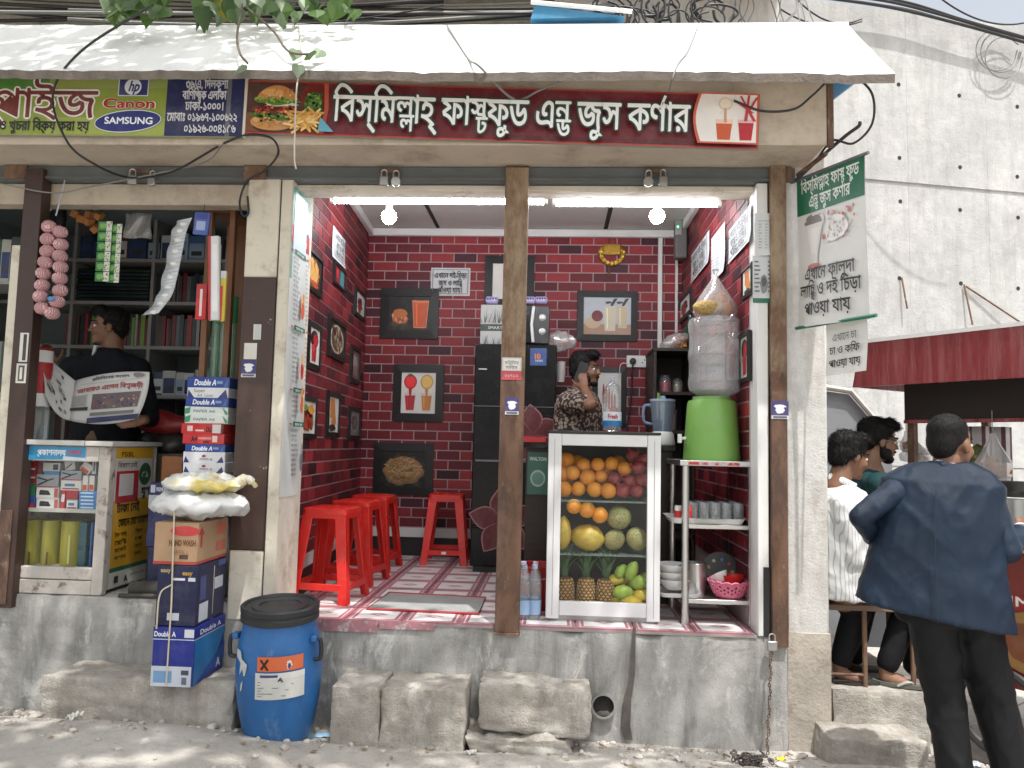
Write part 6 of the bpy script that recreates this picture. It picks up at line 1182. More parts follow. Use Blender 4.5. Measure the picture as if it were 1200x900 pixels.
for k, (a, b) in enumerate(((355, 205), (383, 228), (420, 205), (420, 240), (466, 213), (448, 272))): p = S5(a, b, .35); o = T('sponge', 'orange scrubbing sponge hanging in the bunch above the reader', 'sponge', p, R(20*k), 'sponges hung in a bunch', None); o.rotation_euler = (R(10*k), R(25-12*k), R(20*k)); G().cb((0, 0, 0), (.05, .04, .045)).obj('block', mt('orange_sponge', (.42, .17, .05), .9, var=.2, scale=40, bump=.3), o, bevel=.006); G().cyl((0, 0, .02), V((.06-.02*k, 0, .14)), .002, n=5).obj('string', M_BLACK, o)
p = S5(650, 235, .45); t = T('plastic_bag', 'clear plastic bag hanging under the shop ceiling', 'bag', p); g = G(); g.grid(lambda u, q: ((u-.5)*.17, .012*sin(u*9+q*5), -.16*(q-.3)), 10, 8); o = g.obj('film', M_POLY, t); o.modifiers.new('thickness', 'SOLIDIFY').thickness = .006
p = S5(650, 148, .25); t = T('flat_box', 'flat pale patterned box tied under the lintel', 'box', p, rot=(0, R(-5), 0)); G().cb((0, 0, 0), (.21, .05, .07)).obj('carton', K(150, 154, 146, .5), t, bevel=.004); A = Art(.2, .06, -.026); A.r(-.48, .48, -.4, .4, (96, 100, 96)).r(-.4, .4, .05, .25, (176, 176, 170)).r(-.35, .45, -.3, -.1, (176, 176, 170)); A.obj('print', t)
p = S5(240, 150, .5); t = T('hanging_bag', 'black and white printed bag hanging behind the yarn', 'bag', p); G().cb((0, 0, -.1), (.2, .06, .3)).obj('bag_body', K(26, 28, 32, .3), t, bevel=.02); A = Art(.16, .16, -.032); A.e(.2, 0, .3, .35, (176, 178, 180), .3).r(-.5, .2, .35, .5, (110, 30, 40)); A.obj('print', t)
# ---- wooden case beside the pillar with a blue carton above
p, q = at(232, 440, .2), at(279, 240, .2); xw0, xw1, zw0, zw1 = p.x, q.x-.012, LZ, q.z; M_WD = mt('brown_varnished_wood', (.20, .085, .04), .45, var=.25, scale=7, stretch=(1, 1, .2)); t = T('glass_case', 'tall brown wooden glass case beside the pillar', 'case', (xw0, .2, LZ)); L = xw1-xw0; hh_ = zw1-LZ
for a, b in ((0, .035), (L-.035, L)): G().box(a, b, 0, .04, 0, hh_).obj('stile', M_WD, t, bevel=.003)
for z in (0, hh_-.04): G().box(.036, L-.036, .001, .04, z, z+.04).obj('rail', M_WD, t)
G().box(0, L, .28, .3, 0, hh_).obj('back_panel', M_WD, t); G().box(.036, L-.036, .015, .018, .041, hh_-.041).obj('glass_pane', M_GLASS, t); G().box(.01, L-.01, .041, .28, hh_-.045, hh_-.03).obj('top_board', M_WD, t)
for k, z in enumerate((.55, 1.02)): G().box(.036, L-.036, .042, .279, z, z+.012).obj('shelf_board', M_LAM, t)
for k in range(3):
    o = T('green_tube', 'green capped clear tube standing in the wooden case', 'tube', (xw0+.06+.05*k, .27, LZ+1.034), 0, 'green tubes in the case'); G().lathe([(.022, 0), (.022, .62), (.001, .62)], n=14).obj('tube_body', clear('green_clear_tube', (.5, .8, .6), .1, alpha=.3), o); G().lathe([(.024, .5), (.024, .66), (.001, .66)], n=14).obj('cap', K(40, 140, 80), o)
for k in range(8): o = G().box(0, L-.09, 0, .15, 0, .04).obj('card_pack', K(176, 186, 180, .4)); tag(o, 'pale green edged card pack in the wooden case', 'pack', 'card packs in the case'); o.location = (xw0+.045, .26, LZ+.563+.0415*k); G().box(0, L-.09, -.0008, 0, .0, .008).obj('edge_stripe', K(70, 150, 120), o)
p, q = at(222, 242, .16), at(279, 218, .16); o = T('carton', 'blue and white carton on top of the wooden case', 'carton', (xw0-.02, .16, zw1)); w_ = q.x-p.x-.02; hb = q.z-zw1; G().box(0, w_, 0, .25, 0, hb).obj('box', K(44, 96, 150, .4), o, bevel=.003); A = Art(w_, hb, -.0006); A.r(-.5, .5, -.5, -.05, (214, 216, 218)).p([(-.1, 0), (.1, .1), (.5, .4), (.2, .45)], (206, 214, 220)).e(.36, .2, .1, .18, (150, 190, 220)); A.g.v = [(x+w_/2, y, z+hb/2) for x, y, z in A.g.v]; A.obj('print', o)
# ---- ream stack
RYF = .04; rows_ = [(442, 454.5, 'DA', 219, 269), (454.5, 466, 'SU', 219, 268), (466, 476.5, 'DA', 217, 268), (476.5, 486, 'GR', 216, 267), (486, 496, 'GR', 216, 267), (496.5, 508, 'RD', 212, 262), (508.5, 520, 'RA', 213.5, 263), (521, 530, 'DA', 216.5, 264), (530, 542, 'WB', 214, 264), (542, 553.5, 'WB', 214, 264), (553.5, 565.5, 'WB', 213.5, 263), (565.5, 578, 'WB', 213, 263)]
RL = {'DA': 'blue copy paper ream', 'SU': 'white ream with blue corner triangles', 'GR': 'white ream with green corners', 'RD': 'red ream with a white stamp', 'RA': 'red ream marked A4', 'WB': 'white ream with navy corners'}
ORD = ['on the very top of the stack', 'second from the top of the stack', 'third from the top of the stack', 'just under the third blue and white reams', 'lying on the red reams', 'the upper of two red reams', 'the lower of two red reams', 'just below the red reams', 'first under the lowest blue ream', 'second under the lowest blue ream', 'third under the lowest blue ream', 'at the bottom of the stack']
RB = at(240, 578, RYF).z
for k, (y0_, y1_, ty, a0, a1) in enumerate(rows_):
    p, q = at(a0, y1_, RYF), at(a1, y0_, RYF); w_ = q.x-p.x; hh_ = q.z-p.z; t = T('paper_ream', RL[ty]+' '+ORD[k], 'paper ream', (p.x, RYF, p.z), R(random.uniform(-1.5, 1.5)), 'reams of copy paper'); base = {'DA': (30, 62, 140), 'SU': (214, 216, 220), 'GR': (206, 214, 210), 'RD': (186, 36, 40), 'RA': (190, 40, 44), 'WB': (212, 214, 218)}[ty]
    G().box(0, w_, 0, .2, .0008, hh_-.0005).obj('wrapper', K(*base, .35), t, bevel=.003); A = Art(w_, hh_, -.0006)
    if ty == 'DA': A.t('Double A', -.08, -.24, .72, (226, 230, 236), .52, .03, slant=.15).r(.2, .34, -.1, .15, (120, 150, 200)).p([(.36, -.4), (.46, -.4), (.46, .3)], (60, 100, 170))
    elif ty == 'SU': A.p([(-.49, -.49), (-.32, -.49), (-.47, .3)], (44, 46, 120)).p([(.49, -.49), (.25, -.49), (.44, .35)], (44, 46, 120)).t('Super', -.2, .05, .42, (120, 110, 100), .28).t('A4  Laser', -.05, -.38, .4, (130, 110, 80), .4)
    elif ty == 'GR': A.p([(-.49, -.4), (-.38, -.3), (-.36, .4), (-.49, .2)], (50, 140, 100)).p([(.36, .4), (.48, -.1), (.49, -.4), (.44, -.4)], (50, 140, 100)).t('PAPER A4', -.05, -.2, .45, (90, 110, 110), .5)
    elif ty == 'RD': A.r(.25, .45, -.4, .4, (206, 200, 200)).t('DU', .16, -.3, .7, (40, 24, 26), .12, .03).r(-.35, -.22, -.25, .25, (220, 190, 190)).r(-.15, .05, -.25, -.1, (226, 190, 190)).r(.46, .5, -.48, .48, (30, 26, 28))
    elif ty == 'RA': A.t('A4', -.22, -.3, .75, (50, 20, 24), .14, .03).r(-.12, .2, -.05, .15, (206, 130, 130)).r(.22, .34, -.3, .3, (226, 196, 196)).r(-.0, .15, -.35, -.2, (60, 20, 24))
    else: A.p([(-.48, -.48), (-.34, -.48), (-.44, .1)], (36, 44, 120)).p([(.48, -.48), (.3, -.48), (.43, .1)], (36, 44, 120)).e(.0, .12, .05, .12, (150, 60, 70)).r(-.1, .12, -.2, -.08, (150, 154, 176)).r(.16, .2, -.25, -.08, (120, 124, 150))
    A.g.v = [(x+w_/2, y, z+hh_/2) for x, y, z in A.g.v]; A.obj('print', t)
# cartons under and behind the ream stack
def carton(px0, px1, y0_, y1_, Y, d, col, label, art=None, sart=None, name='carton', zbase=None, bevel=.004):
    p, q = at(px0, y1_, Y), at(px1, y0_, Y); w_ = q.x-p.x; z0_ = zbase if zbase is not None else p.z; hh_ = q.z-z0_; t = T(name, label, 'carton', (p.x, Y, z0_)); G().box(0, w_, 0, d, .0008, hh_-.0006).obj('box', col if not isinstance(col, tuple) else K(*col, .5), t, bevel=bevel)
    if art: A = Art(w_, hh_, -.0006); art(A); A.g.v = [(x+w_/2, y, z+hh_/2) for x, y, z in A.g.v]; A.obj('print', t)
    if sart: A = Art(d, hh_, -.0006); sart(A); M_ = Matrix.Translation((w_, d/2, hh_/2)) @ Matrix.Rotation(pi/2, 4, 'Z'); A.g.v = [tuple(M_ @ V(p)) for p in A.g.v]; A.obj('side_print', t)
    return t, w_, z0_+hh_
carton(213, 263, 579, 700, RYF+.01, .22, (196, 198, 200), 'white carton hidden under the ream stack', zbase=LZ)
carton(171, 211, 566, 640, .2, .25, (36, 40, 84), 'dark blue premium quality carton beside the counter', lambda A: A.t('PREMIUM QUALITY', .08, .36, .09, (196, 200, 220), .7, .03).r(-.45, -.3, .34, .46, (190, 196, 220)).r(-.5, .5, .1, .3, (176, 180, 184)).r(-.5, .5, -.5, -.3, (30, 34, 76)), zbase=at(190, 640, .2).z)
carton(171, 211, 641, 690, .2, .25, (24, 30, 70), 'dark blue carton with upright lettering beside the front stack', lambda A: A.r(-.1, .2, -.4, .4, (60, 66, 120)), zbase=LZ)
carton(188, 214, 535, 565, .35, .2, (150, 96, 54), 'brown carton wedged behind the ream stack', zbase=at(200, 566, .35).z)
carton(188, 214, 567, 690, .48, .2, (120, 120, 120), 'grey carton supporting the brown one behind the reams', zbase=LZ)
t = T('cloth_heap', 'crumpled dark and red bags heaped behind the ream stack', 'bags', tuple(at(198, 520, .7))); g = G(); g.ell((0, 0, 0), (.2, .12, .09), 24, 14); g.v = [tuple(V(p)*(1+.3*noise.noise(V(p)*9))) for p in g.v]; g.obj('dark_bag', K(20, 22, 24, .4), t); g = G(); g.ell((-.02, -.02, .13), (.19, .1, .08), 24, 14); g.v = [tuple(V(p)*(1+.16*noise.noise(V(p)*9+V((3, 3, 3))))) for p in g.v]; g.obj('red_bag', K(130, 24, 30, .4), t)
G().box(-.2, .2, -.1, .2, -.9, -.06).obj('support_carton', K(96, 92, 84), t)
# ---- stack of cartons on the step
STZ = .36
da = lambda A: A.r(-.5, .5, .3, .5, (28, 44, 130)).t('Double A', -.22, .34, .12, (226, 230, 238), .52, .03).r(.25, .48, .33, .47, (206, 208, 214)).r(-.5, .5, .285, .3, (196, 200, 210)).r(-.5, .46, -.5, -.02-.14, (190, 196, 206)).r(-.44, .0, -.44, -.24, (110, 150, 190)).r(.22, .4, -.3, -.22, (60, 70, 90)).r(.24, .36, -.46, -.34, (90, 100, 120))
sd = lambda A: A.r(-.5, .5, .3, .5, (28, 44, 130)).t('Double A', 0, .34, .12, (226, 230, 238), .7, .03).r(-.5, .5, .285, .3, (196, 200, 210)).p([(-.5, -.5), (.2, -.2), (.5, .2), (.5, .28), (-.5, .28)], (20, 110, 170)).p([(-.5, -.5), (.5, -.3), (.5, 0)], (16, 70, 150)).t('A', .3, -.4, .22, (206, 220, 234), .14, .03)
t1, w1_, zA = carton(176, 229, 736, 806, -.36, .34, (24, 40, 130), 'bright blue copy paper box at the foot of the stack on the step', da, sd, zbase=STZ)
da2 = lambda A: A.t('easy', -.3, .38, .1, (190, 170, 120), .25, .03).t('easy', .25, .34, .1, (190, 150, 60), .25, .03).r(-.1, .2, .25, .29, (206, 206, 210)).r(.28, .46, .24, .3, (206, 208, 214)).r(-.2, .1, -.4, -.28, (190, 194, 206))
sd2 = lambda A: A.r(.1, .4, .0, .2, (190, 194, 206)).r(-.4, -.2, -.1, .3, (60, 70, 120)).r(-.4, -.1, -.45, -.15, (196, 200, 210)).r(.2, .5, .38, .48, (70, 80, 130))
t2, w2_, zB = carton(181, 232, 663, 735, -.35, .33, (20, 26, 66), 'dark navy box in the middle of the stack on the step', da2, sd2, zbase=zA+.001)
M_CARD = mt('brown_cardboard', (.42, .27, .16), .85, var=.12, scale=7, bump=.1)
hw = lambda A: A.r(-.5, .5, -.49, -.42, (170, 60, 50)).e(.2, .3, .34, .12, (190, 60, 60)).t('HAND WASH', .15, -.05, .2, (120, 70, 44), .62, .03).t('REFILL', .12, -.25, .14, (150, 100, 70), .4, .02).r(.1, .3, -.36, -.26, (70, 50, 40))
hw2 = lambda A: A.r(-.5, .5, -.49, -.42, (170, 60, 50)).p([(-.42, -.1), (-.36, -.1), (-.36, .2), (-.30, .2), (-.39, .4), (-.48, .2), (-.42, .2)], (176, 60, 60)).r(.1, .4, .1, .4, (190, 110, 90)).r(.1, .4, -.3, -.05, (190, 110, 90))
t3, w3_, zC = carton(179, 233, 613, 662, -.35, .35, M_CARD, 'brown hand wash carton on top of the navy box', hw, hw2, zbase=zB+.001)
def bag(name, label, c_, rx, ry, rz_, seed, mat, extra=None):
    t = T(name, label, 'bag', c_); g = G(); g.ell((0, 0, rz_), (rx, ry, rz_), 40, 22); g.v = [(x*(1+.10*noise.noise((x*8+seed, y*8, z*8)))+.01*noise.noise((x*30, y*30, z*30+seed)), y*(1+.10*noise.noise((x*8, y*8+seed, z*8))), max(0, z*(1+.3*noise.noise((x*9, y*9+seed, z*5)))-.05*abs(noise.noise((x*15, y*15, seed+z*9)))-.022*abs(noise.noise((x*38, y*30, seed)))+.025)) for x, y, z in g.v]; g.obj('sack', mat, t, smooth=60)
    return t
M_SACK = mt('white_woven_sack', (.66, .67, .67), .45, var=.06, scale=12, bump=.35, bscale=30)
xc = V(t3.location).x+w3_/2
bag('plastic_sack', 'white plastic sack lying on the brown hand wash carton', (xc+.03, -.19, zC+.001), .25, .19, .065, 3., M_SACK)
b2 = bag('plastic_sack', 'thin white bag of yellow packets on top of the plastic sack', (xc+.04, -.17, zC+.125), .21, .15, .045, 7., mt('thin_white_polythene', (.70, .70, .66), .3, var=.06, scale=9, dirt=(.62, .50, .12), dlo=.48, dhi=.6, dscale=5, bump=.4, bscale=26))
g = G(); g.sweep(spline([(.16, .0, .05), (.23, -.01, .09), (.26, .0, .07), (.27, .02, .05)]), [.03]*8+[.02]*8+[.012]*9, 10); g.obj('knot', _mats['thin_white_polythene'], b2)
# string around the boxes
st = T('string_tie', 'thin pale twine tied round the carton stack on the step', 'twine', (xc, -.36, STZ)); z_ = zC-STZ
G().sweep([(.0, -.006, .01), (.002, -.004, z_*.5), (-.01, -.004, z_+.06)], .004, 6).obj('front_cord', K(206, 196, 170, .9), st); G().sweep(spline([(.0, -.008, z_*.62), (-.05, -.02, z_*.56), (-.06, -.015, z_*.35)]), .004, 6).obj('loose_end', K(206, 196, 170, .9), st); G().sweep([(w1_/2+.008, .2, .01), (w1_/2+.012, .2, z_*.7)], .004, 6).obj('side_cord', K(206, 196, 170, .9), st)
# coil of dark cloth on the plinth beside the counter
t = T('rolled_mat', 'rolled dark grey mat lying on the plinth behind the carton stack', 'mat', tuple(at(172, 690, .05)+V((0, 0, -.0)))); t.location.z = LZ; g = G(); g.sweep([(-.09, 0, .04), (.09, .02, .04)], .04, 14); g.sweep([(-.12, -.06, .012), (.1, -.05, .012)], .012, 10); g.obj('roll', mt('dark_mat', (.06, .055, .05), .9, var=.3, scale=20), t)
# ================================================================ street side: steps, barrel, rubble, cables, leaves
def block(name, label, px0, px1, yt, Y0, Y1, zt, seed, joints=0, worn=.02, zb=None, mat=None, tilt=0., cat='step'):
    x0, x1 = at(px0, yt, Y0).x, at(px1, yt, Y0).x; zb = gz((x0+x1)/2, Y0)-.05 if zb is None else zb
    t = T(name, label, cat, ((x0+x1)/2, (Y0+Y1)/2, zb)); cuts = [x0]+([x0+(x1-x0)*.37] if joints else [])+[x1]
    for a, b in zip(cuts[:-1], cuts[1:]):
        g = G(); w_, d, h = b-a-.006*(joints > 0), Y1-Y0, zt-zb; n_ = 20
        bm = bmesh.new(); bmesh.ops.create_cube(bm, size=1); bmesh.ops.subdivide_edges(bm, edges=bm.edges[:], cuts=n_, use_grid_fill=True)
        for v_ in bm.verts:
            c_ = v_.co; e = sorted([.5-abs(c_.x), .5-abs(c_.y), .5-abs(c_.z)]); p = V((c_.x*w_+(a+b)/2, c_.y*d+(Y0+Y1)/2, (c_.z+.5)*h+zb)); nn = c_.normalized()
            k = noise.noise(p*5+V((seed, 0, 0)))*worn*.7+noise.noise(p*14+V((0, seed, 0)))*worn*.45+noise.noise(p*34)*worn*.28+abs(noise.noise(p*60))*worn*.15
            edge = max(0, .05-e[1])*worn*4*(1+1.4*noise.noise(p*9+V((seed, seed, 0))))+max(0, .12-e[1])*worn*14*max(0, noise.noise(p*8+V((seed*2, 0, seed)))-.18)
            p += V((nn.x, nn.y, nn.z))*(k-edge); p.z += tilt*(p.x-(x0+x1)/2); v_.co = p-V(t.location)
        me = bpy.data.meshes.new('block'); bm.to_mesh(me); bm.free(); me.materials.append(mat or M_STEP); me.polygons.foreach_set('use_smooth', [True]*len(me.polygons)); me.set_sharp_from_angle(angle=R(50))
        o = bpy.data.objects.new('block', me); COL.objects.link(o); o.parent = t
    return t
block('concrete_step', 'long worn concrete step under the carton stack', 48, 274, 800, -.29, .01, .365, 2, 0, .028)
block('concrete_step', 'two-piece concrete step in front of the juice shop', 388, 546, 800, -.30, .012, .372, 5, 1, .022)
block('concrete_step', 'broken tilted concrete block beside the drain pipe', 562, 692, 795, -.24, .014, .385, 9, 0, .03, zb=.16, tilt=-.05)
block('rubble_heap', 'lump of rough mortar under the broken block', 545, 668, 850, -.30, -.02, .16, 15, 0, .06, mat=M_STEP, cat='rubble')
block('concrete_step', 'upper concrete step leading up beside the pillar', 976, 1092, 815, .02, 1.5, .36, 21, 0, .02)
block('concrete_step', 'lower worn concrete step beside the pillar', 974, 1088, 855, -.22, .03, .20, 25, 0, .02)
# ---- drain pipe
p = at(707, 827, -.02); t = T('drain_pipe', 'grey drain pipe end sticking out of the plinth', 'pipe', (p.x, 0, p.z)); AX = Matrix.Rotation(R(90), 4, 'X')
G().lathe([(.062, -.02), (.064, .034), (.054, .034), (.052, -.006)], n=26, cap=False, ax=AX).obj('pipe_wall', mt('grey_pvc', (.25, .245, .235), .6, var=.2, scale=10), t); G().lathe([(.053, .0135), (.0005, .0145)], n=26, ax=AX).obj('dark_mouth', mt('pipe_bore_dark', (.02, .018, .016), .95, var=.4, scale=30, bump=.6), t)  # dark disc at the plinth face paints in the unlit bore
g = G(); g.ell((0, -.018, -.04), (.035, .012, .016), 12, 8); g.v = [tuple(V(q)*(1+.2*noise.noise(V(q)*60))) for q in g.v]; g.obj('sludge', mt('sludge', (.07, .06, .05), .9), t)
# ---- blue barrel
q = atZ(329, 868, .15); bx_, by_ = at(330, 790, -.22).x, -.235; bz_ = gz(bx_, by_)+.004
BHH = at(330, 706, -.235).z-bz_+.012; n = N('blue_barrel_plastic'); v = n.co(); a = n.noise(4, 6, .65, v); b = n.noise(16, 8, .75, n.co((1, 1, .35)))
c = n.mix(n.ramp(a, .35, .7), (.018, .105, .30), (.03, .15, .39)); c = n.mix(n.ramp(b, .56, .72, 0, .45), c, (.28, .36, .44)); n.set(Base_Color=c, Roughness=n.ramp(b, .4, .7, .34, .6)); n.bump(b, .12, .004); M_BAR = n.m
br = T('plastic_barrel', 'blue plastic barrel with black lid standing in front of the plinth', 'barrel', (bx_, by_, bz_)); rm = .206
G().lathe([(.14, 0), (.153, .004), (.160, .02)]+[(r_, (BHH-.1)*k) for r_, k in ((.176, .14), (.194, .32), (rm, .55), (rm, .64), (.199, .8), (.184, .93), (.177, .98), (.175, 1.05))]+[(.16, BHH-.07)], n=56).obj('drum', M_BAR, br)
M_LID = mt('black_lid_plastic', (.022, .023, .026), .5, var=.3, scale=14, bump=.1)
ld = G().lathe([(0.1813, BHH-.075), (0.1878, BHH-.072), (0.1878, BHH-.048), (0.1832, BHH-.044), (0.1832, BHH-.034), (0.1887, BHH-.03), (0.1896, BHH-.008), (0.1841, BHH-.002), (0.173, BHH-.004), (0.1683, BHH-.014), (0.1388, BHH-.016), (0.1351, BHH-.009), (0.1036, BHH-.009), (0.0999, BHH-.016), (0.000925, BHH-.016)], n=56).obj('lid', M_LID, br)
for s_ in (-1, 1): g = G(); g.sweep(spline([(s_*.19, -.06, BHH-.15), (s_*.222, -.06, BHH-.16), (s_*.225, -.06, BHH-.24), (s_*.197, -.06, BHH-.255)]), .011, 8); g.obj('handle', M_LID, br); G().cb((s_*.194, -.06, BHH-.15), (.03, .05, .03)).obj('handle_lug', M_BAR, br, bevel=.006)
def wrap(A, z, lift=.0012):                              # lay a flat print round the drum
    out = []
    for x, y, zz in A.g.v: a = x/rm; rr_ = rm+lift-y*1.0; out.append((rr_*sin(a), -rr_*cos(a), zz+z))
    A.g.v = out
def gridart(A, x0, x1, z0, z1, col, nx=10):
    for k in range(nx): A.r(x0+(x1-x0)*k/nx, x0+(x1-x0)*(k+1)/nx, z0, z1, col); A.k -= 1
    A.k += 1
A = Art(.235, .20, 0); gridart(A, -.5, .5, -.5, .12, (196, 196, 192)); gridart(A, -.46, .46, .16, .5, (206, 100, 56)); gridart(A, -.2, .5, -.02, .12, (206, 206, 200), 8); gridart(A, -.4, -.05, .02, .08, (60, 66, 110), 4)
A.p([(-.40, .22), (-.36, .19), (-.22, .43), (-.26, .46)], (50, 24, 20)).p([(-.22, .20), (-.26, .18), (-.41, .42), (-.37, .45)], (50, 24, 20)).e(.17, .3, .05, .1, (226, 210, 196), .3).e(.17, .27, .03, .07, (50, 60, 110), .2).t('A', 0, -.08, .14, (40, 40, 44), .1, .03)
for k in range(6): A.r(-.44, -.44+[.5, .7, .4, .6, .3, .55][k], -.1-.065*k, -.085-.065*k, (110, 110, 112))
A.g.v = [(x+.04, y, z+.004*x) for x, y, z in A.g.v]; wrap(A, BHH*.54); o = A.obj('hazard_label', br); o.rotation_euler.z = R(10); br.rotation_euler.x = R(4)
A = Art(.1, .2, 0); A.p([(-.5, .5), (-.1, .48), (.0, .3), (.4, .2), (.3, .0), (.1, .1), (-.2, -.1), (-.1, .2), (-.5, .3)], (196, 198, 196)).p([(-.1, -.5), (.05, -.4), (.1, -.2), (-.05, -.3)], (196, 198, 196)).e(.2, .05, .1, .1, (190, 192, 190), .4, seed=5); A.g.v = [(x-.13, y, z) for x, y, z in A.g.v]; wrap(A, BHH*.56); A.obj('label_remnant', br)
# ---- chain on the post and heap of chain
def chain_links(parent, pts, r_=.011, w_=.0035, mat=None):
    g = G(); g.sweep([(r_*1.5*cos(a), r_*.8*sin(a), 0) for a in [2*pi*k/12 for k in range(12)]], w_, 6, closed=True); me = g.mesh('link', mat or M_STEELD, 80)
    for i in range(len(pts)-1):
        a, b = V(pts[i]), V(pts[i+1]); d = (b-a).normalized(); o = bpy.data.objects.new('link', me); COL.objects.link(o); o.parent = parent; o.location = (a+b)/2; qd = d.to_track_quat('X', 'Z'); o.rotation_mode = 'QUATERNION'; o.rotation_quaternion = qd @ Matrix.Rotation(pi/2*(i % 2)+.4, 3, 'X').to_quaternion()
p = at(904, 762, -.05); t = T('chain', 'rusty chain hanging from the padlock down the plinth', 'chain', p); e = at(899, 884, -.06)-p; chain_links(t, [V((.004*sin(k), 0, 0))+e*(k/34) for k in range(35)], .0075, .0022, mat=M_RUST2)
p = at(880, 888, -.28); zc_ = gz(p.x, -.28); t = T('chain_heap', 'small heap of dark chain on the ground at the foot of the pillar', 'chain', (p.x, -.28, zc_)); rnd = random.Random(6); pts = [V((rnd.gauss(0, .045), rnd.gauss(0, .03), .012+.022*rnd.random())) for k in range(60)]
g = G(); g.sweep([(.017*cos(a), .009*sin(a), 0) for a in [2*pi*k/10 for k in range(10)]], .004, 5, closed=True); me = g.mesh('link', mt('dark_chain', (.10, .09, .08), .6, .5, var=.3, scale=20), 80)
for q in pts: o = bpy.data.objects.new('link', me); COL.objects.link(o); o.parent = t; o.location = q; o.rotation_euler = (rnd.uniform(-.8, .8), rnd.uniform(-.8, .8), rnd.uniform(0, 6))
# ---- pebbles, litter
rnd = random.Random(12); g = G()
for k in range(900):
    x, y = rnd.uniform(-3.4, 2.6), -abs(rnd.gauss(.05, .38))-.01
    if rnd.random() < .45: y = -rnd.uniform(.0, .12); 
    s_ = rnd.choice((.004, .006, .009, .014)) if rnd.random() < .94 else rnd.uniform(.015, .028); k0 = len(g.v); g.ell((x, y, gz(x, y)+s_*.3), (s_*rnd.uniform(.8, 1.5), s_*rnd.uniform(.8, 1.4), s_*.7), 7, 5, Matrix.Rotation(rnd.uniform(0, 3), 4, 'Z')); g.v[k0:] = [tuple(V(p)+V((noise.noise(V(p)*90), noise.noise(V(p)*90+V((5, 0, 0))), 0))*s_*.4) for p in g.v[k0:]]; g.mi[-1:] = g.mi[-1:]
o = g.obj('pebbles', mt('pebble_stone', (.42, .39, .35), .9, var=.4, scale=5)); struct(o, 'stuff')
g = G(); rnd = random.Random(31)
for k in range(110):
    x, y = rnd.uniform(-3.3, 2.4), -rnd.uniform(.02, .75); s_ = rnd.uniform(.010, .024); g.M = Matrix.Translation((x, y, gz(x, y)+.006)) @ Matrix.Rotation(rnd.uniform(0, 6), 4, 'Z') @ Matrix.Rotation(rnd.uniform(-.4, .4), 4, 'X'); g.add([(-s_, 0, 0), (-s_*.2, -s_*.45, .003), (s_, 0, .001), (-s_*.1, s_*.45, .004)], [(0, 1, 2, 3)])
struct(g.obj('dry_leaf_litter', mt('dry_leaf', (.24, .17, .09), .9, var=.5, scale=3), smooth=0), 'stuff')
def litter(px, py, sx, sy, col, name, label, seed, up=.01):
    p = atZ(px, py, .13); p.z = gz(p.x, min(p.y, -.06)); y = min(p.y, -.06); t = G(); t.grid(lambda u, v_: ((u-.5)*sx, (v_-.5)*sy, up*(.6+noise.noise((u*4+seed, v_*4, 0)))+.004), 8, 6); o = t.obj(name, K(*col, .5)); o.location = (p.x, y, p.z); o.rotation_euler.z = seed; tag(o, label, 'litter'); o.modifiers.new('thickness', 'SOLIDIFY').thickness = .003
litter(86, 858, .07, .045, (214, 214, 206), 'paper_scrap', 'crumpled white paper scrap in front of the long step', 1.3, .03); litter(372, 849, .14, .06, (150, 190, 220), 'leaflet', 'blue and white leaflet lying beside the barrel', .2, .012); litter(555, 850, .06, .05, (96, 90, 170), 'plastic_scrap', 'crumpled violet plastic scrap between two steps', 2.2, .035)
litter(796, 884, .06, .04, (190, 186, 180), 'paper_scrap', 'small pale paper scrap in front of the plinth', 1.9, .02); litter(915, 880, .05, .03, (206, 196, 60), 'wrapper', 'yellow wrapper scrap in front of the pillar', .7, .02); litter(552, 880, .05, .03, (206, 200, 190), 'paper_scrap', 'small white flake beside the mortar lump', .4, .02); litter(1140, 885, .07, .05, (180, 190, 200), 'wrapper', 'silvery wrapper behind the man in the suit', 2.6, .02)
# ---- cables
M_CAB = mt('black_cable', (.02, .02, .021), .5, var=.3); M_GCAB = mt('grey_cable', (.22, .22, .21), .6)
def cable(label, pts, r_=.006, mat=None, n_=8, group=None): o = G().sweep(spline(pts, n_), r_, 6).obj('cable', mat or M_CAB); return tag(o, label, 'cable', group)
cable('thin black cable drooping across the green sign to the pillar', [at(180, 5, -.58), at(95, 60, -.60), at(62, 110, -.42), at(78, 165, -.42), at(110, 192, -.36), at(152, 208, -.10), at(200, 202, -.12), at(255, 172, -.36)], .006)
cable('thin grey cable sagging from the left post to the sign corner', [at(0, 215, -.06), at(62, 226, -.06), at(110, 218, -.06), at(180, 204, -.10), at(240, 190, -.2), at(262, 168, -.36)], .004, M_GCAB)
cable('black cable loop beside the pillar head', [at(262, 168, -.37), at(290, 158, -.37), at(318, 162, -.37), at(326, 180, -.36), at(310, 200, -.1), at(290, 212, -.03), at(281, 235, -.02), at(284, 252, -.02), at(291, 250, -.02), at(290, 230, -.02)], .006)
cable('white cord hanging over the burger picture', [at(350, 28, -.02), at(353, 70, -.45), at(348, 100, -.58), at(346, 140, -.57), at(345, 185, -.56), at(347, 198, -.56)], .004, K(190, 184, 170))
cable('pale string tied above the middle of the red sign', [at(524, 30, -.05), at(548, 68, -.42), at(562, 78, -.58), at(602, 116, -.40), at(632, 106, -.40), at(668, 90, -.5)], .006, M_GCAB)
cable('thin wire over the right part of the canopy', [at(818, 30, -.05), at(806, 60, -.36), at(795, 74, -.50), at(788, 92, -.60), at(784, 108, -.42)], .004, M_GCAB)
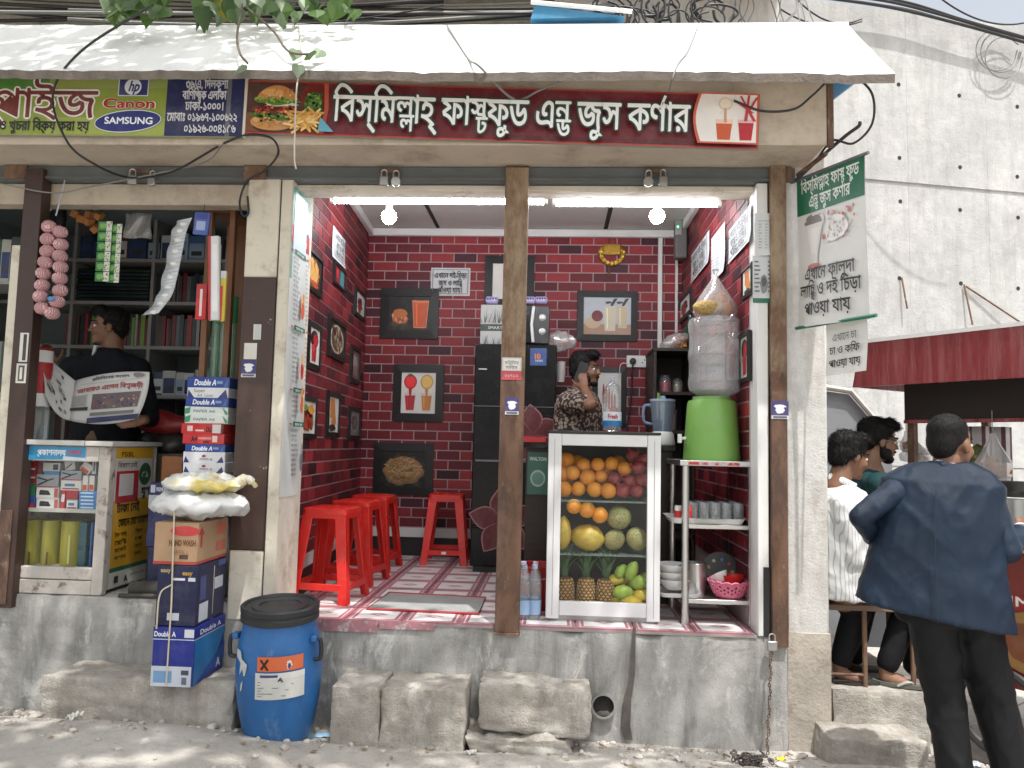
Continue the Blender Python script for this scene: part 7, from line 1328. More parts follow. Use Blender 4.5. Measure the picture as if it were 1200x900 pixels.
cable('black cable curling round the canopy corner', [at(860, 118, -.40), at(893, 130, -.40), at(930, 128, -.40), at(952, 112, -.38), at(975, 92, -.40), at(1000, 90, -.36), at(1022, 110, -.34), at(1022, 145, -.3), at(1000, 168, -.25), at(975, 165, -.2), at(955, 190, -.1), at(935, 208, -.05)], .006)
cable('thick black cable end beside the canopy corner', [at(932, 212, -.04), at(960, 186, -.14), at(990, 160, -.22), at(1006, 148, -.25), at(1008, 143, -.25)], .009)
rnd = random.Random(4)
for k in range(10): yy = rnd.uniform(-6, 10); cable('black cable in the thick bundle along the concrete wall top', [hit(x_, y_, W0+WN*.12, WN) for x_, y_ in ((880+rnd.uniform(-20, 20), -25+yy), (960, -8+yy*.6), (1050+rnd.uniform(-10, 10), 4+yy*.7), (1130, 26+yy*.5), (1215, 50+yy*.5))], rnd.choice((.006, .008, .013)), None, 8, 'cables along the concrete wall')
for k in range(4): q = (1172+rnd.uniform(-6, 6), 62+rnd.uniform(-8, 8)); cable('slack cable coil at the bundle beside the concrete wall', [hit(q[0]+22*cos(a)*(1+.2*k/6), q[1]+24*sin(a), W0+WN*.07, WN) for a in [j*.7 for j in range(9)]], .005, M_GCAB, 6, 'cable coils by the wall')
for k, (a, b) in enumerate((((930, -5), (1010, 22)), ((900, 0), (1010, 25)), ((1090, -12), (1205, 26)))): p, q = at(*a, 2.2), at(*b, 2.3); cable('single cable sagging above the concrete wall', sag(p, q, .12, 6), .007, None, 4, 'single cables above the wall')
# tangle above the canopy
for k in range(34):
    cx, cy = rnd.uniform(705, 850), rnd.uniform(2, 26); rx, ry = rnd.uniform(8, 26), rnd.uniform(10, 30); a0 = rnd.uniform(0, 6); Y = rnd.uniform(.35, .6)
    cable('black cable loop in the tangle above the canopy', [at(cx+rx*cos(a0+j*.75), cy+ry*sin(a0+j*.75)*.8, Y) for j in range(rnd.choice((5, 7, 8)))], rnd.choice((.005, .007, .009)), None, 5, 'cable tangle above the canopy')
for k in range(16):
    y0_, y1_ = rnd.uniform(-6, 26), rnd.uniform(-2, 22); a, b = rnd.choice((0, 120, 300)), rnd.choice((520, 640, 720)); p, q = at(a-40, y0_, .5+.3*rnd.random()), at(b, y1_, .5+.3*rnd.random()); cable('dark cable running along above the canopy', sag(p, q, rnd.uniform(.0, .12), 8), rnd.choice((.005, .007, .012)), rnd.choice((M_CAB, M_CAB, M_GCAB)), 3, 'cables along above the canopy')
for k in range(14): a = rnd.uniform(858, 945); cable('thin pale wire hanging before the upper wall', [at(a, -10, .8), at(a+rnd.uniform(-8, 8), 10, .75), at(a+rnd.uniform(-14, 14), 28, .7)], .004, M_GCAB, 4, 'thin wires before the upper wall')
t = T('blue_tarp', 'edge of a blue sheet lying on top of the canopy', 'sheet', tuple(at(668, 27, .1))); g = G(); g.prism([(-.22, -.03), (.3, -.02), (-.2, .05)], -.1, .3); g.obj('sheet', K(60, 130, 170), t); G().sweep([(-.22, -.11, .06), (.34, -.11, -.0)], .012, 6).obj('white_edge', M_WPL, t)
t = T('sign_back', 'blue panel edge showing behind the canopy end', 'panel', tuple(at(985, 100, -.1))); g = G(); g.prism([(-.06, -.09), (.09, .03), (.09, .09), (-.06, .09)], 0, .05); g.obj('panel', K(40, 110, 150), t)
# ---- climbing plant with heart-shaped leaves on the canopy
def leafmesh(s_, fold=.25):
    g = G(); prof = [(0, -.02, 0), (.25, .12, 0), (.42, .02, 0)]; half = [(0., .0), (.16, .09), (.34, .07), (.45, -.08), (.44, -.28), (.32, -.5), (.15, -.72), (0, -1.)]
    vs = [(0, 0, 0), (0, 0, -.5), (0, 0, -1.)]; pts = [(x, abs(x)*fold, z) for x, z in half]; n_ = len(pts)
    vs = [(x*s_, y*s_, z*s_) for x, y, z in pts]+[(-x*s_, y*s_, z*s_) for x, y, z in pts[1:-1]]+[(0, .0, -.35*s_)]; c_ = len(vs)-1; fs = []
    for i in range(n_-1): fs.append((i, c_, i+1))
    L_ = [0]+list(range(n_, n_+n_-2))+[n_-1]
    for i in range(len(L_)-1): fs.append((L_[i], L_[i+1], c_))
    g.add(vs, fs); return g
def leafmat(name, c1, c2):
    n = N(name); v = n.co(); c = n.mix(n.ramp(n.noise(14, 4, .6, v), .35, .65), c1, c2); n.set(Base_Color=c, Roughness=.42); tr = n.n('BsdfTranslucent'); n.put(tr.inputs[0], n.mix(.5, c, (.25, .4, .06))); mx_ = n.n('MixShader'); mx_.inputs[0].default_value = .3; n.t.links.new(n.b.outputs[0], mx_.inputs[1]); n.t.links.new(tr.outputs[0], mx_.inputs[2]); n.t.links.new(mx_.outputs[0], n.t.nodes['Material Output'].inputs[0]); return n.m
LM = [leafmat('ivy_leaf', (.035, .085, .022), (.07, .13, .04)), leafmat('ivy_leaf_pale', (.16, .22, .15), (.24, .30, .22)), leafmat('ivy_leaf_yellow', (.16, .22, .03), (.40, .36, .06)), leafmat('ivy_leaf_dark', (.02, .05, .016), (.04, .08, .03))]
lmesh = [leafmesh(.105).mesh('leaf', m, 0) for m in LM]
def vine(label, spots, stem, Y, seed):
    p0 = at(*stem[0][:2], stem[0][2] if len(stem[0]) > 2 else Y); t = T('climbing_plant', label, 'plant', p0, 0, 'climbing plants over the canopy'); rnd = random.Random(seed)
    G().sweep([q-p0 for q in spline([at(*s_[:2], s_[2] if len(s_) > 2 else Y) for s_ in stem], 6)], .006, 6).obj('stem', mt('vine_stem', (.14, .11, .08), .9), t)
    for px, py, s_, k, *yy in spots:
        o = bpy.data.objects.new('leaf', lmesh[k]); COL.objects.link(o); o.parent = t; o.location = at(px, py, yy[0] if yy else Y+rnd.uniform(-.12, .12))-p0; o.scale = (s_, s_, s_); o.rotation_euler = (rnd.uniform(-.7, .3), rnd.uniform(-.5, .5), rnd.uniform(-.8, .8))
rnd = random.Random(9)
vine('leafy green vine drooping over the canopy near the stationery sign', [(150, -6, 1.3, 0), (138, 2, 1.2, 0), (162, -2, 1.3, 0), (176, 0, .9, 3), (172, 18, .7, 0), (183, 16, .7, 0), (160, 12, .8, 3), (130, -8, 1.2, 1)]+[(rnd.uniform(125, 200), rnd.uniform(-14, 14), rnd.uniform(.8, 1.3), rnd.choice((0, 0, 3, 0))) for k in range(16)], [(120, -30), (150, -10), (185, 0)], -.30, 3)
vine('vine with a yellow-green leaf cluster above the canopy', [(240, -4, 1.4, 0), (258, 0, 1.3, 2), (272, 2, 1.0, 2), (286, -4, 1.1, 1), (300, -6, 1.0, 1), (312, -2, 1.0, 0), (238, 8, .9, 3)]+[(rnd.uniform(232, 420), rnd.uniform(-14, 16), rnd.uniform(.7, 1.2), rnd.choice((0, 1, 0, 3))) for k in range(46)], [(230, -30), (290, 0), (330, -6), (420, -10)], -.16, 5)
vine('bare runner ending in one pale heart-shaped leaf over the sign edge', [(285, 76, .75, 1, -.62)], [(284, 5, -.2), (278, 40, -.40), (281, 62, -.56), (290, 74, -.62)], -.4, 8)
vine('trailing runner with three grey-green leaves lying on the canopy', [(347, 58, .75, 1, -.5), (362, 62, .8, 3, -.54), (376, 58, .75, 1, -.5), (350, 76, .7, 1, -.58)], [(288, 8, -.2), (320, 36, -.36), (338, 60, -.5), (365, 64, -.54)], -.45, 12)
# ---- street tree behind the camera whose crown shades the pavement
TB = V((-4.6, -4.6, .1)); tr = T('street_tree', 'street tree whose crown shades the pavement', 'tree', TB)
M_BARK = mt('tree_bark', (.14, .11, .08), .95, var=.3, scale=12, bump=.6, stretch=(1, 1, .3)); g = G(); g.sweep(spline([(0, 0, 0), (.1, .05, 1.5), (.3, .2, 3), (.7, .5, 4.3)]), [.24-.1*k/24 for k in range(25)], 12)
limbs = [[(.7, .5, 4.2), (1.8, 1.0, 5.0), (3.2, 1.6, 5.7), (4.6, 1.9, 6.2)], [(.7, .5, 4.2), (1.4, 2.0, 5.2), (2.2, 3.0, 5.8)], [(.6, .4, 4.0), (2.4, .2, 5.2), (4.4, .4, 5.9), (6.3, .9, 6.4)], [(.6, .4, 4.1), (.2, 2.0, 5.2), (-.3, 3.2, 5.8)], [(.5, .3, 3.9), (-.8, .2, 5.2)], [(3.2, 1.6, 5.7), (4.4, 2.9, 6.2)]]
for L_ in limbs: q = spline(L_, 6); g.sweep(q, [.10*(1-.75*k/(len(q)-1)) for k in range(len(q))], 8)
g.obj('trunk', M_BARK, tr)
g = G(); rnd = random.Random(21)
clumps = CLUMPS if 'CLUMPS' in globals() else []
def crown(cx, cy, cz, r_, n_):
    for k in range(n_):
        d = V((rnd.gauss(0, 1), rnd.gauss(0, 1), rnd.gauss(0, .6))); d = d.normalized()*r_*rnd.random()**.4; p = V((cx, cy, cz))+d; s_ = rnd.uniform(.07, .12); M_ = Matrix.Translation(p) @ Matrix.Rotation(rnd.uniform(0, 6.3), 4, 'Z') @ Matrix.Rotation(rnd.uniform(-.8, .8), 4, 'X'); k0 = g.M; g.M = M_; g.add([(0, 0, 0), (s_*.45, s_*.6, .01), (0, s_*1.5, 0), (-s_*.45, s_*.6, .01)], [(0, 1, 2, 3)]); g.M = k0
# clump centres relative to the trunk foot; open towards the right so the sun reaches the concrete wall and that end of the canopy
for c_ in [(2.0, 2.6, 5.9, .75), (.9, 3.3, 5.8, .8), (3.0, 2.1, 6.0, .7), (3.5, 1.4, 6.1, .75), (4.3, 1.7, 6.3, .7), (4.6, .9, 6.2, .8), (5.3, 1.2, 6.5, .75), (6.0, .7, 6.4, .8), (6.6, 1.1, 6.6, .6), (2.6, .9, 5.6, .8), (1.5, 1.6, 5.4, .8), (.2, 2.4, 5.6, .8), (-.6, 3.2, 5.9, .8), (3.4, .2, 6.0, .8), (4.6, -.1, 6.2, .8), (5.6, -.2, 6.4, .8), (1.2, .2, 5.6, .9), (-.4, .6, 5.6, .9), (2.2, -.6, 5.8, .9), (.4, -1.0, 5.4, .9), (7.0, .1, 6.4, .7), (3.7, 2.35, 6.2, .6), (4.5, 2.2, 6.3, .6), (5.3, 2.3, 6.3, .55), (6.1, 2.15, 6.4, .6), (2.4, 3.4, 6.1, .5), (3.1, 3.35, 6.1, .42), (1.7, 3.4, 6.0, .45), (2.9, 2.9, 6.2, .45), (1.6, 3.6, 6.1, .5)]: crown(*c_, int(330*c_[3]))
o = g.obj('crown', leafmat('street_tree_leaf', (.03, .07, .018), (.06, .11, .03)), tr, smooth=0)
# ================================================================ food cart in the passage
A0, B0 = at(999, 455, .45), at(1200, 441, -.30); cdir = V((B0.x-A0.x, B0.y-A0.y, 0)); CL = cdir.length; crz = math.atan2(cdir.y, cdir.x); zr = (A0.z+B0.z)/2
M_MAR = mt('maroon_painted_sheet', (.20, .020, .024), .3, var=.3, scale=3, stretch=(8, 8, .5), bump=.08, dirt=(.34, .13, .13), dlo=.46, dhi=.7, dscale=2, dmax=.8)
M_DKB = mt('dark_cart_board', (.018, .012, .011), .7, var=.3)
fc = T('food_cart', 'food cart with a maroon sheet roof and red painted body in the passage', 'cart', (A0.x, A0.y, 0), crz); CLX = CL+1.1
g = G(); hz_ = (at(1010, 405, .45).z-A0.z+at(1200, 381, -.3).z-B0.z)/2
g.prism([(0, zr), (CLX, zr), (CLX, zr+hz_), (.05, zr+hz_)], 0, .02); g.obj('roof_fascia', M_MAR, fc)
G().box(.04, CLX, -.006, .03, zr+hz_+.001, zr+hz_+.022).obj('white_edge_trim', M_WPL, fc)
G().box(.03, CLX, .021, 1.2, zr+hz_-.03, zr+hz_).obj('roof_sheet', M_MAR, fc); G().box(.01, .03, .021, 1.2, zr+.0, zr+hz_-.03).obj('roof_fascia', M_MAR, fc)
zi = at(1120, 492, .3).z
G().box(.16, CLX, .25, .28, zi, zr+.12).obj('inner_board', M_DKB, fc); G().box(.16, CLX, .24, .252, zi-.02, zi).obj('inner_batten', M_MAR, fc); G().box(.1, CLX, .03, .9, zr+.13, zr+.15).obj('ceiling_board', M_DKB, fc)
for x, y in ((.15, .29), (.15, 1.1), (CLX-.06, .1), (CLX-.06, 1.1)): G().box(x, x+.04, y, y+.04, .5, zr+.13).obj('post', M_RUST2, fc)
zc_ = at(1190, 640, -.2).z; n = N('red_cart_body'); v = n.co(); c = n.mix(n.ramp(n.noise(3, 6, .6, v), .35, .65), (.15, .018, .016), (.23, .03, .02)); n.set(Base_Color=c, Roughness=.35); M_RC = n.m
G().box(.5, CLX, .06, 1.1, .45, zc_-.03).obj('body', M_RC, fc, bevel=.01); G().box(.46, CLX, .02, 1.14, zc_-.028, zc_).obj('counter_top', M_STEEL, fc, bevel=.004)
A = Art(.7, .5, .058); A.e(.15, -.2, .3, .3, (150, 112, 60), .05).e(.15, -.2, .22, .2, (120, 66, 36), .1).p([(-.4, .12), (.5, .06), (.5, .2), (-.4, .26)], (150, 24, 28)).t('ALL-TIME', -.1, .13, .13, (232, 228, 222), .6, .03); A.g.v = [(x+CL*.88, y, z+.78) for x, y, z in A.g.v]; A.obj('body_print', fc)
for x in (.75, CLX-.2):
    w_ = G(); w_.sweep([(x+.2*cos(a), .03, .33+.2*sin(a)) for a in [2*pi*k/28 for k in range(28)]], .022, 8, closed=True); wo = w_.obj('wheel', M_BLACK, fc); w2 = G()
    for k in range(10): a = 2*pi*k/10; w2.cyl((x, .03, .33), (x+.19*cos(a), .03, .33+.19*sin(a)), .004, n=5)
    w2.obj('spokes', M_STEELD, wo); G().cyl((x, .0, .33), (x, .07, .33), .025, n=10).obj('hub', M_STEELD, wo)
def hang_bag(px, py, Y, rx, rz_, label, col, n_, seed, fill=.03):
    p = at(px, py, Y); t = T('hanging_bag', label, 'bag', p); g = G(); g.lathe([(.01, 0), (rx*.35, -rz_*.25), (rx, -rz_*.75), (rx*.95, -rz_*1.1), (rx*.5, -rz_*1.25), (.001, -rz_*1.27)], n=20); g.v = [(x*(1+.2*noise.noise((x*18+seed, y*18, z*9))), y*(1+.2*noise.noise((x*18, y*18+seed, z*9))), z) for x, y, z in g.v]; g.obj('film', M_POLY, t, smooth=20); rnd = random.Random(seed); g = G()
    for k in range(n_): g.ell((rnd.uniform(-.55, .55)*rx, rnd.uniform(-.5, .5)*rx, -rz_*rnd.uniform(.7, 1.15)), fill*rnd.uniform(.7, 1.2), 10, 7)
    struct(g.obj('contents', K(*col), t), 'stuff'); G().cyl((0, 0, 0), (0, 0, .12), .003, n=5).obj('string', M_GCAB, t)
hang_bag(1163, 508, .05, .085, .2, 'clear bag of brown bread hanging from the cart roof', (150, 84, 50), 9, 4, .036)
hang_bag(1074, 518, .6, .09, .10, 'clear bag of pale crisps hanging beyond the men', (190, 180, 150), 24, 2, .016)
hang_bag(1062, 505, .55, .035, .1, 'small bag of orange snacks hanging beyond the men', (196, 120, 30), 10, 7, .014)
t = T('spice_bunch', 'dark green and yellow bunch hanging behind the suited man', 'bunch', tuple(at(1146, 540, .1))); g = G(); g.ell((0, 0, 0), (.055, .05, .085), 20, 14); g.v = [tuple(V(p)*(1+.2*noise.noise(V(p)*40))) for p in g.v]; g.obj('leaves', mt('spice_leaves', (.06, .07, .015), .7, var=.5, scale=25, dirt=(.25, .2, .02), dlo=.5, dhi=.6, dscale=20), t)
p = at(1188, 575, -.15); t = T('cooking_pan', 'dark metal pan above the cart counter', 'pan', p); G().lathe([(.06, -.03), (.10, .0), (.11, .045), (.105, .045), (.09, .003), (.001, -.02)], n=24).obj('bowl', mt('dark_pan', (.05, .05, .05), .4, .6), t); G().cyl((-.1, 0, .03), (-.22, -.02, .05), .01, n=8).obj('handle', M_BLACK, t); G().cyl((0, 0, -.04), (0, 0, zc_-p.z), .05, n=14).obj('stand', M_STEELD, t)
t = T('striped_shirt_cloth', 'white striped cloth hanging behind the bread bag', 'cloth', tuple(at(1160, 500, .5))); g = G(); g.grid(lambda u, q: ((u-.5)*.26, .02*sin(u*14), -.32*q), 14, 6); g.mi = [(i % 14) % 3 == 1 and 1 or 0 for i in range(len(g.f))]; o = g.obj('cloth', [K(206, 204, 206, .8), K(110, 70, 80, .8)], t); o.modifiers.new('thickness', 'SOLIDIFY').thickness = .003  # flat cloth stands in for the striped shirt of a customer
# bench for the seated men
bz0 = at(995, 703, .2).z; t = T('bench', 'narrow rusty iron bench with a plank seat beside the pillar', 'bench', (at(990, 700, .2).x, .2, .36)); x0, x1 = at(960, 700, .1).x-t.location.x-.2, at(1030, 700, .1).x-t.location.x+.22
G().box(x0, x1, -.14, .2, bz0-.36-.03, bz0-.36).obj('seat', mt('bench_plank', (.2, .14, .1), .8, var=.3, scale=6, stretch=(.3, 4, 4)), t, bevel=.004); lx = at(1016, 750, .05).x-t.location.x
for x in (lx, x0+.05, x1-.06):
    for y in (-.12, .17): G().cyl((x, y, 0), (x, y, bz0-.392), .013, n=8).obj('leg', M_RUST2, t)
G().cyl((x0+.05, -.12, .06), (lx, -.12, .06), .008, n=6).obj('stretcher', M_RUST2, t)
# ================================================================ people
DG = lambda: bpy.context.evaluated_depsgraph_get()
def cap(g, p0, r0, p1, r1): p0, p1 = V(p0), V(p1); g.cyl(p0, p1, r0, r1, n=16); g.ell(p0, r0, 14, 10); g.ell(p1, r1, 14, 10)
def limb(g, pts):                                        # [(point, radius) ...]
    for (a, ra), (b, rb) in zip(pts[:-1], pts[1:]): cap(g, a, ra, b, rb)
def grow(name, g, mat, parent, voxel=.009, smooth=4, disp=None):
    o = bpy.data.objects.new('t', g.mesh('t', mat, 0)); COL.objects.link(o); m = o.modifiers.new('r', 'REMESH'); m.mode = 'VOXEL'; m.voxel_size = voxel
    if smooth: m = o.modifiers.new('s', 'SMOOTH'); m.factor = .5; m.iterations = smooth
    me = bpy.data.meshes.new_from_object(o.evaluated_get(DG())); bpy.data.objects.remove(o); me.name = name
    if disp:
        nr = [v.normal.copy() for v in me.vertices]
        for v, q in zip(me.vertices, nr): v.co += q*disp(v.co)
    me.materials.clear(); me.materials.append(mat); me.polygons.foreach_set('use_smooth', [True]*len(me.polygons)); me.update()
    o = bpy.data.objects.new(name, me); COL.objects.link(o); o.parent = parent; return o
def frame(f, up=(0, 0, 1)):                               # columns: side (his right), forward, up
    f = V(f).normalized(); s = f.cross(V(up)).normalized(); u = s.cross(f); return Matrix(((s.x, f.x, u.x), (s.y, f.y, u.y), (s.z, f.z, u.z)))
def head(g, c, F):
    P = lambda x, y, z: V(c)+F @ V((x, y, z)); M4 = F.to_4x4()
    for p, r in (((0, -.012, .028), (.074, .094, .088)), ((0, .028, -.03), (.062, .068, .085)), ((0, .046, -.088), (.044, .046, .034)), ((0, .092, .018), (.044, .012, .011)), ((.03, .07, -.035), (.026, .026, .028)), ((-.03, .07, -.035), (.026, .026, .028)), ((0, .098, -.012), (.010, .013, .026)), ((0, .108, -.032), (.015, .016, .012)), ((0, .088, -.068), (.024, .014, .008)), ((0, .085, -.08), (.020, .014, .008)), ((0, .083, -.105), (.022, .016, .015))): g.ell(P(*p), r, 16, 12, M4)
    for s in (-1, 1): g.ell(P(s*.077, -.002, -.018), (.010, .020, .032), 12, 10, M4)
    cap(g, P(0, -.02, -.07), .056, P(0, -.035, -.19), .062)
    return P
def face(t, c, F, P, skin_dark, hair, beard=0., glasses=False, brow=True, mous=False):
    for s in (-1, 1):
        e = G(); e.ell(P(s*.031, .080, -.006), (.014, .012, .0105), 14, 10, F.to_4x4()); eo = e.obj('eye', mt('eye_white', (.6, .58, .55), .25), t); i = G(); i.ell(P(s*.033, .0905, -.006), (.006, .0035, .006), 10, 8, F.to_4x4()); i.obj('iris', mt('dark_iris', (.012, .008, .006), .2), eo)
        l = G(); l.sweep([P(s*(.012+.009*k), .091-.0035*k*k*.5, .004+.004*math.sin(pi*k/4)) for k in range(5)], .0042, 6); l.obj('eyelid', skin_dark, t)
        if brow: b = G(); b.sweep([P(s*(.010+.010*k), .102-.003*k*k*.7, .019+.005*math.sin(pi*(k+.6)/5)) for k in range(5)], [.003, .005, .005, .004, .002], 6); b.obj('eyebrow', hair, t)
    m = G(); m.sweep([P(.011*k, .101-.002*k*k, -.0735+.0008*k*k) for k in (-2, -1, 0, 1, 2)], .0028, 6); m.obj('mouth_line', skin_dark, t)
    if mous: m = G(); m.sweep([P(.012*k, .104-.0028*k*k, -.056-.0012*k*k) for k in (-2, -1, 0, 1, 2)], [.003, .007, .008, .007, .003], 8); m.obj('moustache', hair, t)
    if beard:
        b = G()
        for p, r in (((0, .07, -.105), (.042, .032, .026)), ((.045, .035, -.075), (.022, .035, .035)), ((-.045, .035, -.075), (.022, .035, .035)), ((.062, .01, -.045), (.012, .016, .035)), ((-.062, .01, -.045), (.012, .016, .035))): b.ell(P(*p), tuple(q*beard for q in r), 14, 10, F.to_4x4())
        grow('beard', b, hair, t, .007, 2, lambda q: .003*noise.noise(q*160))
    if glasses:
        gl = G()
        for s in (-1, 1):
            gl.sweep([P(s*.033+.022*cos(a), .106, -.006+.016*sin(a)) for a in [2*pi*k/16 for k in range(16)]], .0016, 6, closed=True); gl.sweep([P(s*.055, .104, -.002), P(s*.078, .05, .0), P(s*.083, -.005, -.004)], .0016, 6)
        gl.sweep([P(-.011, .108, -.004), P(.011, .108, -.004)], .0016, 6); gl.obj('spectacles', M_STEEL, t)
def hairdo(t, c, F, P, mat, vol=1., fringe=0., crop=False):
    g = G(); k = vol; M4 = F.to_4x4()
    for p, r in (((0, -.024, .050), (.079, .094, .078)), ((0, -.058, .002), (.072 if not crop else .068, .056, .082)), ((.062 if not crop else .056, -.015, .018 if not crop else .026), (.020, .045, .045)), ((-.062 if not crop else -.056, -.015, .018 if not crop else .026), (.020, .045, .045)))+((((.0, .045, .098), (.060, .048, .034)), ((.02, .07, .088), (.045, .03, .026))) if fringe else ()): g.ell(P(*p), tuple(q*k for q in r), 20, 14, M4)
    Fi = F.inverted()
    def d(q): l = Fi @ (q-V(c)); return (.0035 if not crop else .0012)*noise.noise(V((l.x*120, l.y*26, l.z*60)))+(.006*fringe)*noise.noise(V((l.x*40, l.y*14, l.z*14)))
    ho = grow('hair', g, mat, t, .0075, 3, d); rnd = random.Random(int(c[0]*1000)); vs = ho.data.vertices; sg = G(); crown_ = P(0, -.03, .13)
    for k in range(2600 if not crop else 3200):           # loose strands that break the outline
        v = vs[rnd.randrange(len(vs))]; nn = v.normal; fl = (v.co-crown_); fl = fl-nn*fl.dot(nn)
        if fringe and (F.inverted() @ (v.co-V(c))).y > .0: fl = fl+F @ V((.03, .05, .02))*fringe
        fl = (fl.normalized() if fl.length > 1e-4 else F @ V((0, 1, 0)))+V((rnd.gauss(0, .3), rnd.gauss(0, .3), rnd.gauss(0, .3))); L2 = rnd.uniform(.012, .03) if not crop else rnd.uniform(.004, .009); dr = (fl.normalized()*(.8 if not crop else .3)+nn*(.34 if not crop else .8)).normalized(); sdv = dr.cross(nn); sdv = (sdv.normalized() if sdv.length > 1e-4 else V((1, 0, 0)))*.0011; p0 = v.co-nn*.002; p1 = p0+dr*L2*.6; p2 = p0+dr*L2-nn*L2*.12
        sg.add([p0-sdv, p0+sdv, p1+sdv*.8, p2, p1-sdv*.8], [(0, 1, 2, 3, 4)])
    struct(sg.obj('hair_strands', mat, ho, smooth=0), 'stuff'); return ho
def hand(g, w_, fd, pn, sd, curl=.5, s=1.):
    """palm and five fingers; w_ wrist, fd finger direction, pn palm normal, sd thumb side"""
    fd, pn = V(fd).normalized(), V(pn).normalized(); pn = (pn-fd*pn.dot(fd)).normalized(); ac = fd.cross(pn)*sd; w_ = V(w_)
    M4 = Matrix(((fd.x, ac.x, pn.x), (fd.y, ac.y, pn.y), (fd.z, ac.z, pn.z))).to_4x4(); g.ell(w_+fd*.045*s, (.050*s, .038*s, .016*s), 14, 10, M4)
    for k, (o, l) in enumerate(((.027, .072), (.009, .08), (-.009, .074), (-.026, .058))):
        p = w_+fd*(.082-.004*abs(k-1.2))*s+ac*o*s; d = fd.copy(); r = .0092*s
        for j, q in enumerate((.45, .32, .26)):
            a = curl*(.5+.35*j); d = (d*cos(a)+pn*sin(a)).normalized(); e = p+d*l*q*s*1.05; cap(g, p, r, e, r*.9); p = e; r *= .9
    p = w_+fd*.022*s+ac*.03*s; d = (fd*.6+ac*.75+pn*.25).normalized(); r = .0115*s
    for q in (.042, .032, .026): e = p+d*q*s; cap(g, p, r, e, r*.88); p = e; r *= .88; d = (d+fd*.35+pn*curl*.4).normalized()
def loft(g, secs, n=28):                                  # secs: (centre, side vec * half width, front vec * half depth, exponent)
    rings = []
    for c, a, b, e in secs:
        rr_ = []
        for k in range(n):
            t_ = 2*pi*k/n; cx, sy = cos(t_), sin(t_); rr_.append(tuple(V(c)+V(a)*(abs(cx)**e*(1 if cx >= 0 else -1))+V(b)*(abs(sy)**e*(1 if sy >= 0 else -1))))
        rings.append(rr_)
    g.ring(rings)
def skinmat(name, c):
    n = N(name); v = n.co(); n.set(Base_Color=n.mix(n.ramp(n.noise(16, 5, .6, v), .35, .7), tuple(x*.86 for x in c), tuple(x*1.1 for x in c)), Roughness=.52, Subsurface_Weight=.08); n.bump(n.noise(240, 3, .6, v), .12, .002); return n.m
SK1, SK2, SK3 = skinmat('brown_skin', (.215, .105, .062)), skinmat('tan_skin', (.27, .14, .085)), skinmat('deep_brown_skin', (.16, .075, .045)); SKD = mt('skin_shadow_tone', (.09, .04, .028), .6)
n = N('black_hair'); v = n.co((60, 60, 14)); n.set(Base_Color=n.mix(n.ramp(n.noise(8, 3, .6, v), .35, .7), (.004, .0035, .0035), (.013, .011, .0105)), Roughness=.6, Specular_IOR_Level=.25); n.bump(n.noise(10, 2, .5, v), .5, .004); HAIR = n.m
def clothmat(name, c, rough=.8, var=.12, weave=700, crease=.5, sheen=.0):
    n = N(name); v = n.co(); n.set(Base_Color=n.mix(n.ramp(n.noise(5, 5, .6, v), .3, .7), tuple(x*(1-var) for x in c), tuple(min(1, x*(1+var)) for x in c)), Roughness=rough, Sheen_Weight=sheen, Specular_IOR_Level=.28)
    cr = n.noise(7, 4, .55, n.co((1, 1, .6)), 1.2); n.bump(n.math('ADD', n.math('MULTIPLY', cr, crease*6), n.noise(weave, 2, .5, v)), .35, .006); return n.m
def drape(amp, seed):                                     # heavy suit cloth: long diagonal pulls and sharp creases
    def d(q):
        a = V((q.x*5+q.z*4.2+seed, q.y*4, q.z*1.6)); b = V((q.x*9-q.z*5+seed, q.y*7, q.z*4)); c = V((q.x*16+seed, q.y*16, q.z*11))
        return amp*(1.3*(.5-abs(noise.noise(a)))*1.2+1.0*(.4-abs(noise.noise(b)))+.7*(.4-abs(noise.noise(c)))-.9)
    return d
def folds(amp, fx=7., fz=4., seed=0., lean=.6):           # diagonal cloth folds
    def d(q): w_ = q.x*lean+q.z; return amp*(noise.noise(V((q.x*fx+seed, q.y*fx, w_*fz)))+.6*abs(noise.noise(V((q.x*fx*1.6, q.y*fx+seed, w_*fz*3))))-.3)
    return d
# ---------------------------------------------------------------- man in the suit
PY = -.72; q = lambda px, py, dy=0.: at(px, py, PY+dy)
sm = T('person', 'man in a dark blue suit seen from behind with one hand at his hip', 'person', (q(1130, 700).x, PY, gz(1.95, PY))); o0 = V(sm.location)
L_ = lambda px, py, dy=0.: q(px, py, dy)-o0
hc = L_(1114, 519, .03); F = frame((.86, .5, -.05)); sd = V((.955, -.3, 0)); fw_ = V((.3, .955, 0))
g = G(); P = head(g, hc, F)
limb(g, [(L_(1110, 560, .0), .06), (L_(1100, 600, .02), .09), (L_(1098, 650, .02), .09), (L_(1112, 690, .02), .10)])
sL, eL, wL = L_(1047, 578), L_(1007, 607, -.02), L_(1030, 634, .16); sR, eR, wR = L_(1157, 580), L_(1180, 646, -.07), L_(1197, 622, .16)
limb(g, [(L_(1090, 585, .02), .07), (sL, .05), (eL, .04), (wL, .03)]); limb(g, [(L_(1112, 585, .02), .07), (sR, .05), (eR, .04), (wR, .03)])
hand(g, wR, (.55, .8, .12), (0, .1, 1), -1, .35); hand(g, wL, (.4, .7, -.5), (.8, -.3, 0), 1, .4)
hL, kL, aL = L_(1090, 715), L_(1106, 812, .03), L_(1120, 905, .0); hR, kR, aR = L_(1140, 718), L_(1164, 818, .04), L_(1190, 915, .02)
gl = gz(1.95, PY)-o0.z
limb(g, [(hL, .07), (kL, .05), (aL, .038)]); limb(g, [(hR, .07), (kR, .05), (aR, .038)])
grow('body', g, SK1, sm, .0085, 3)
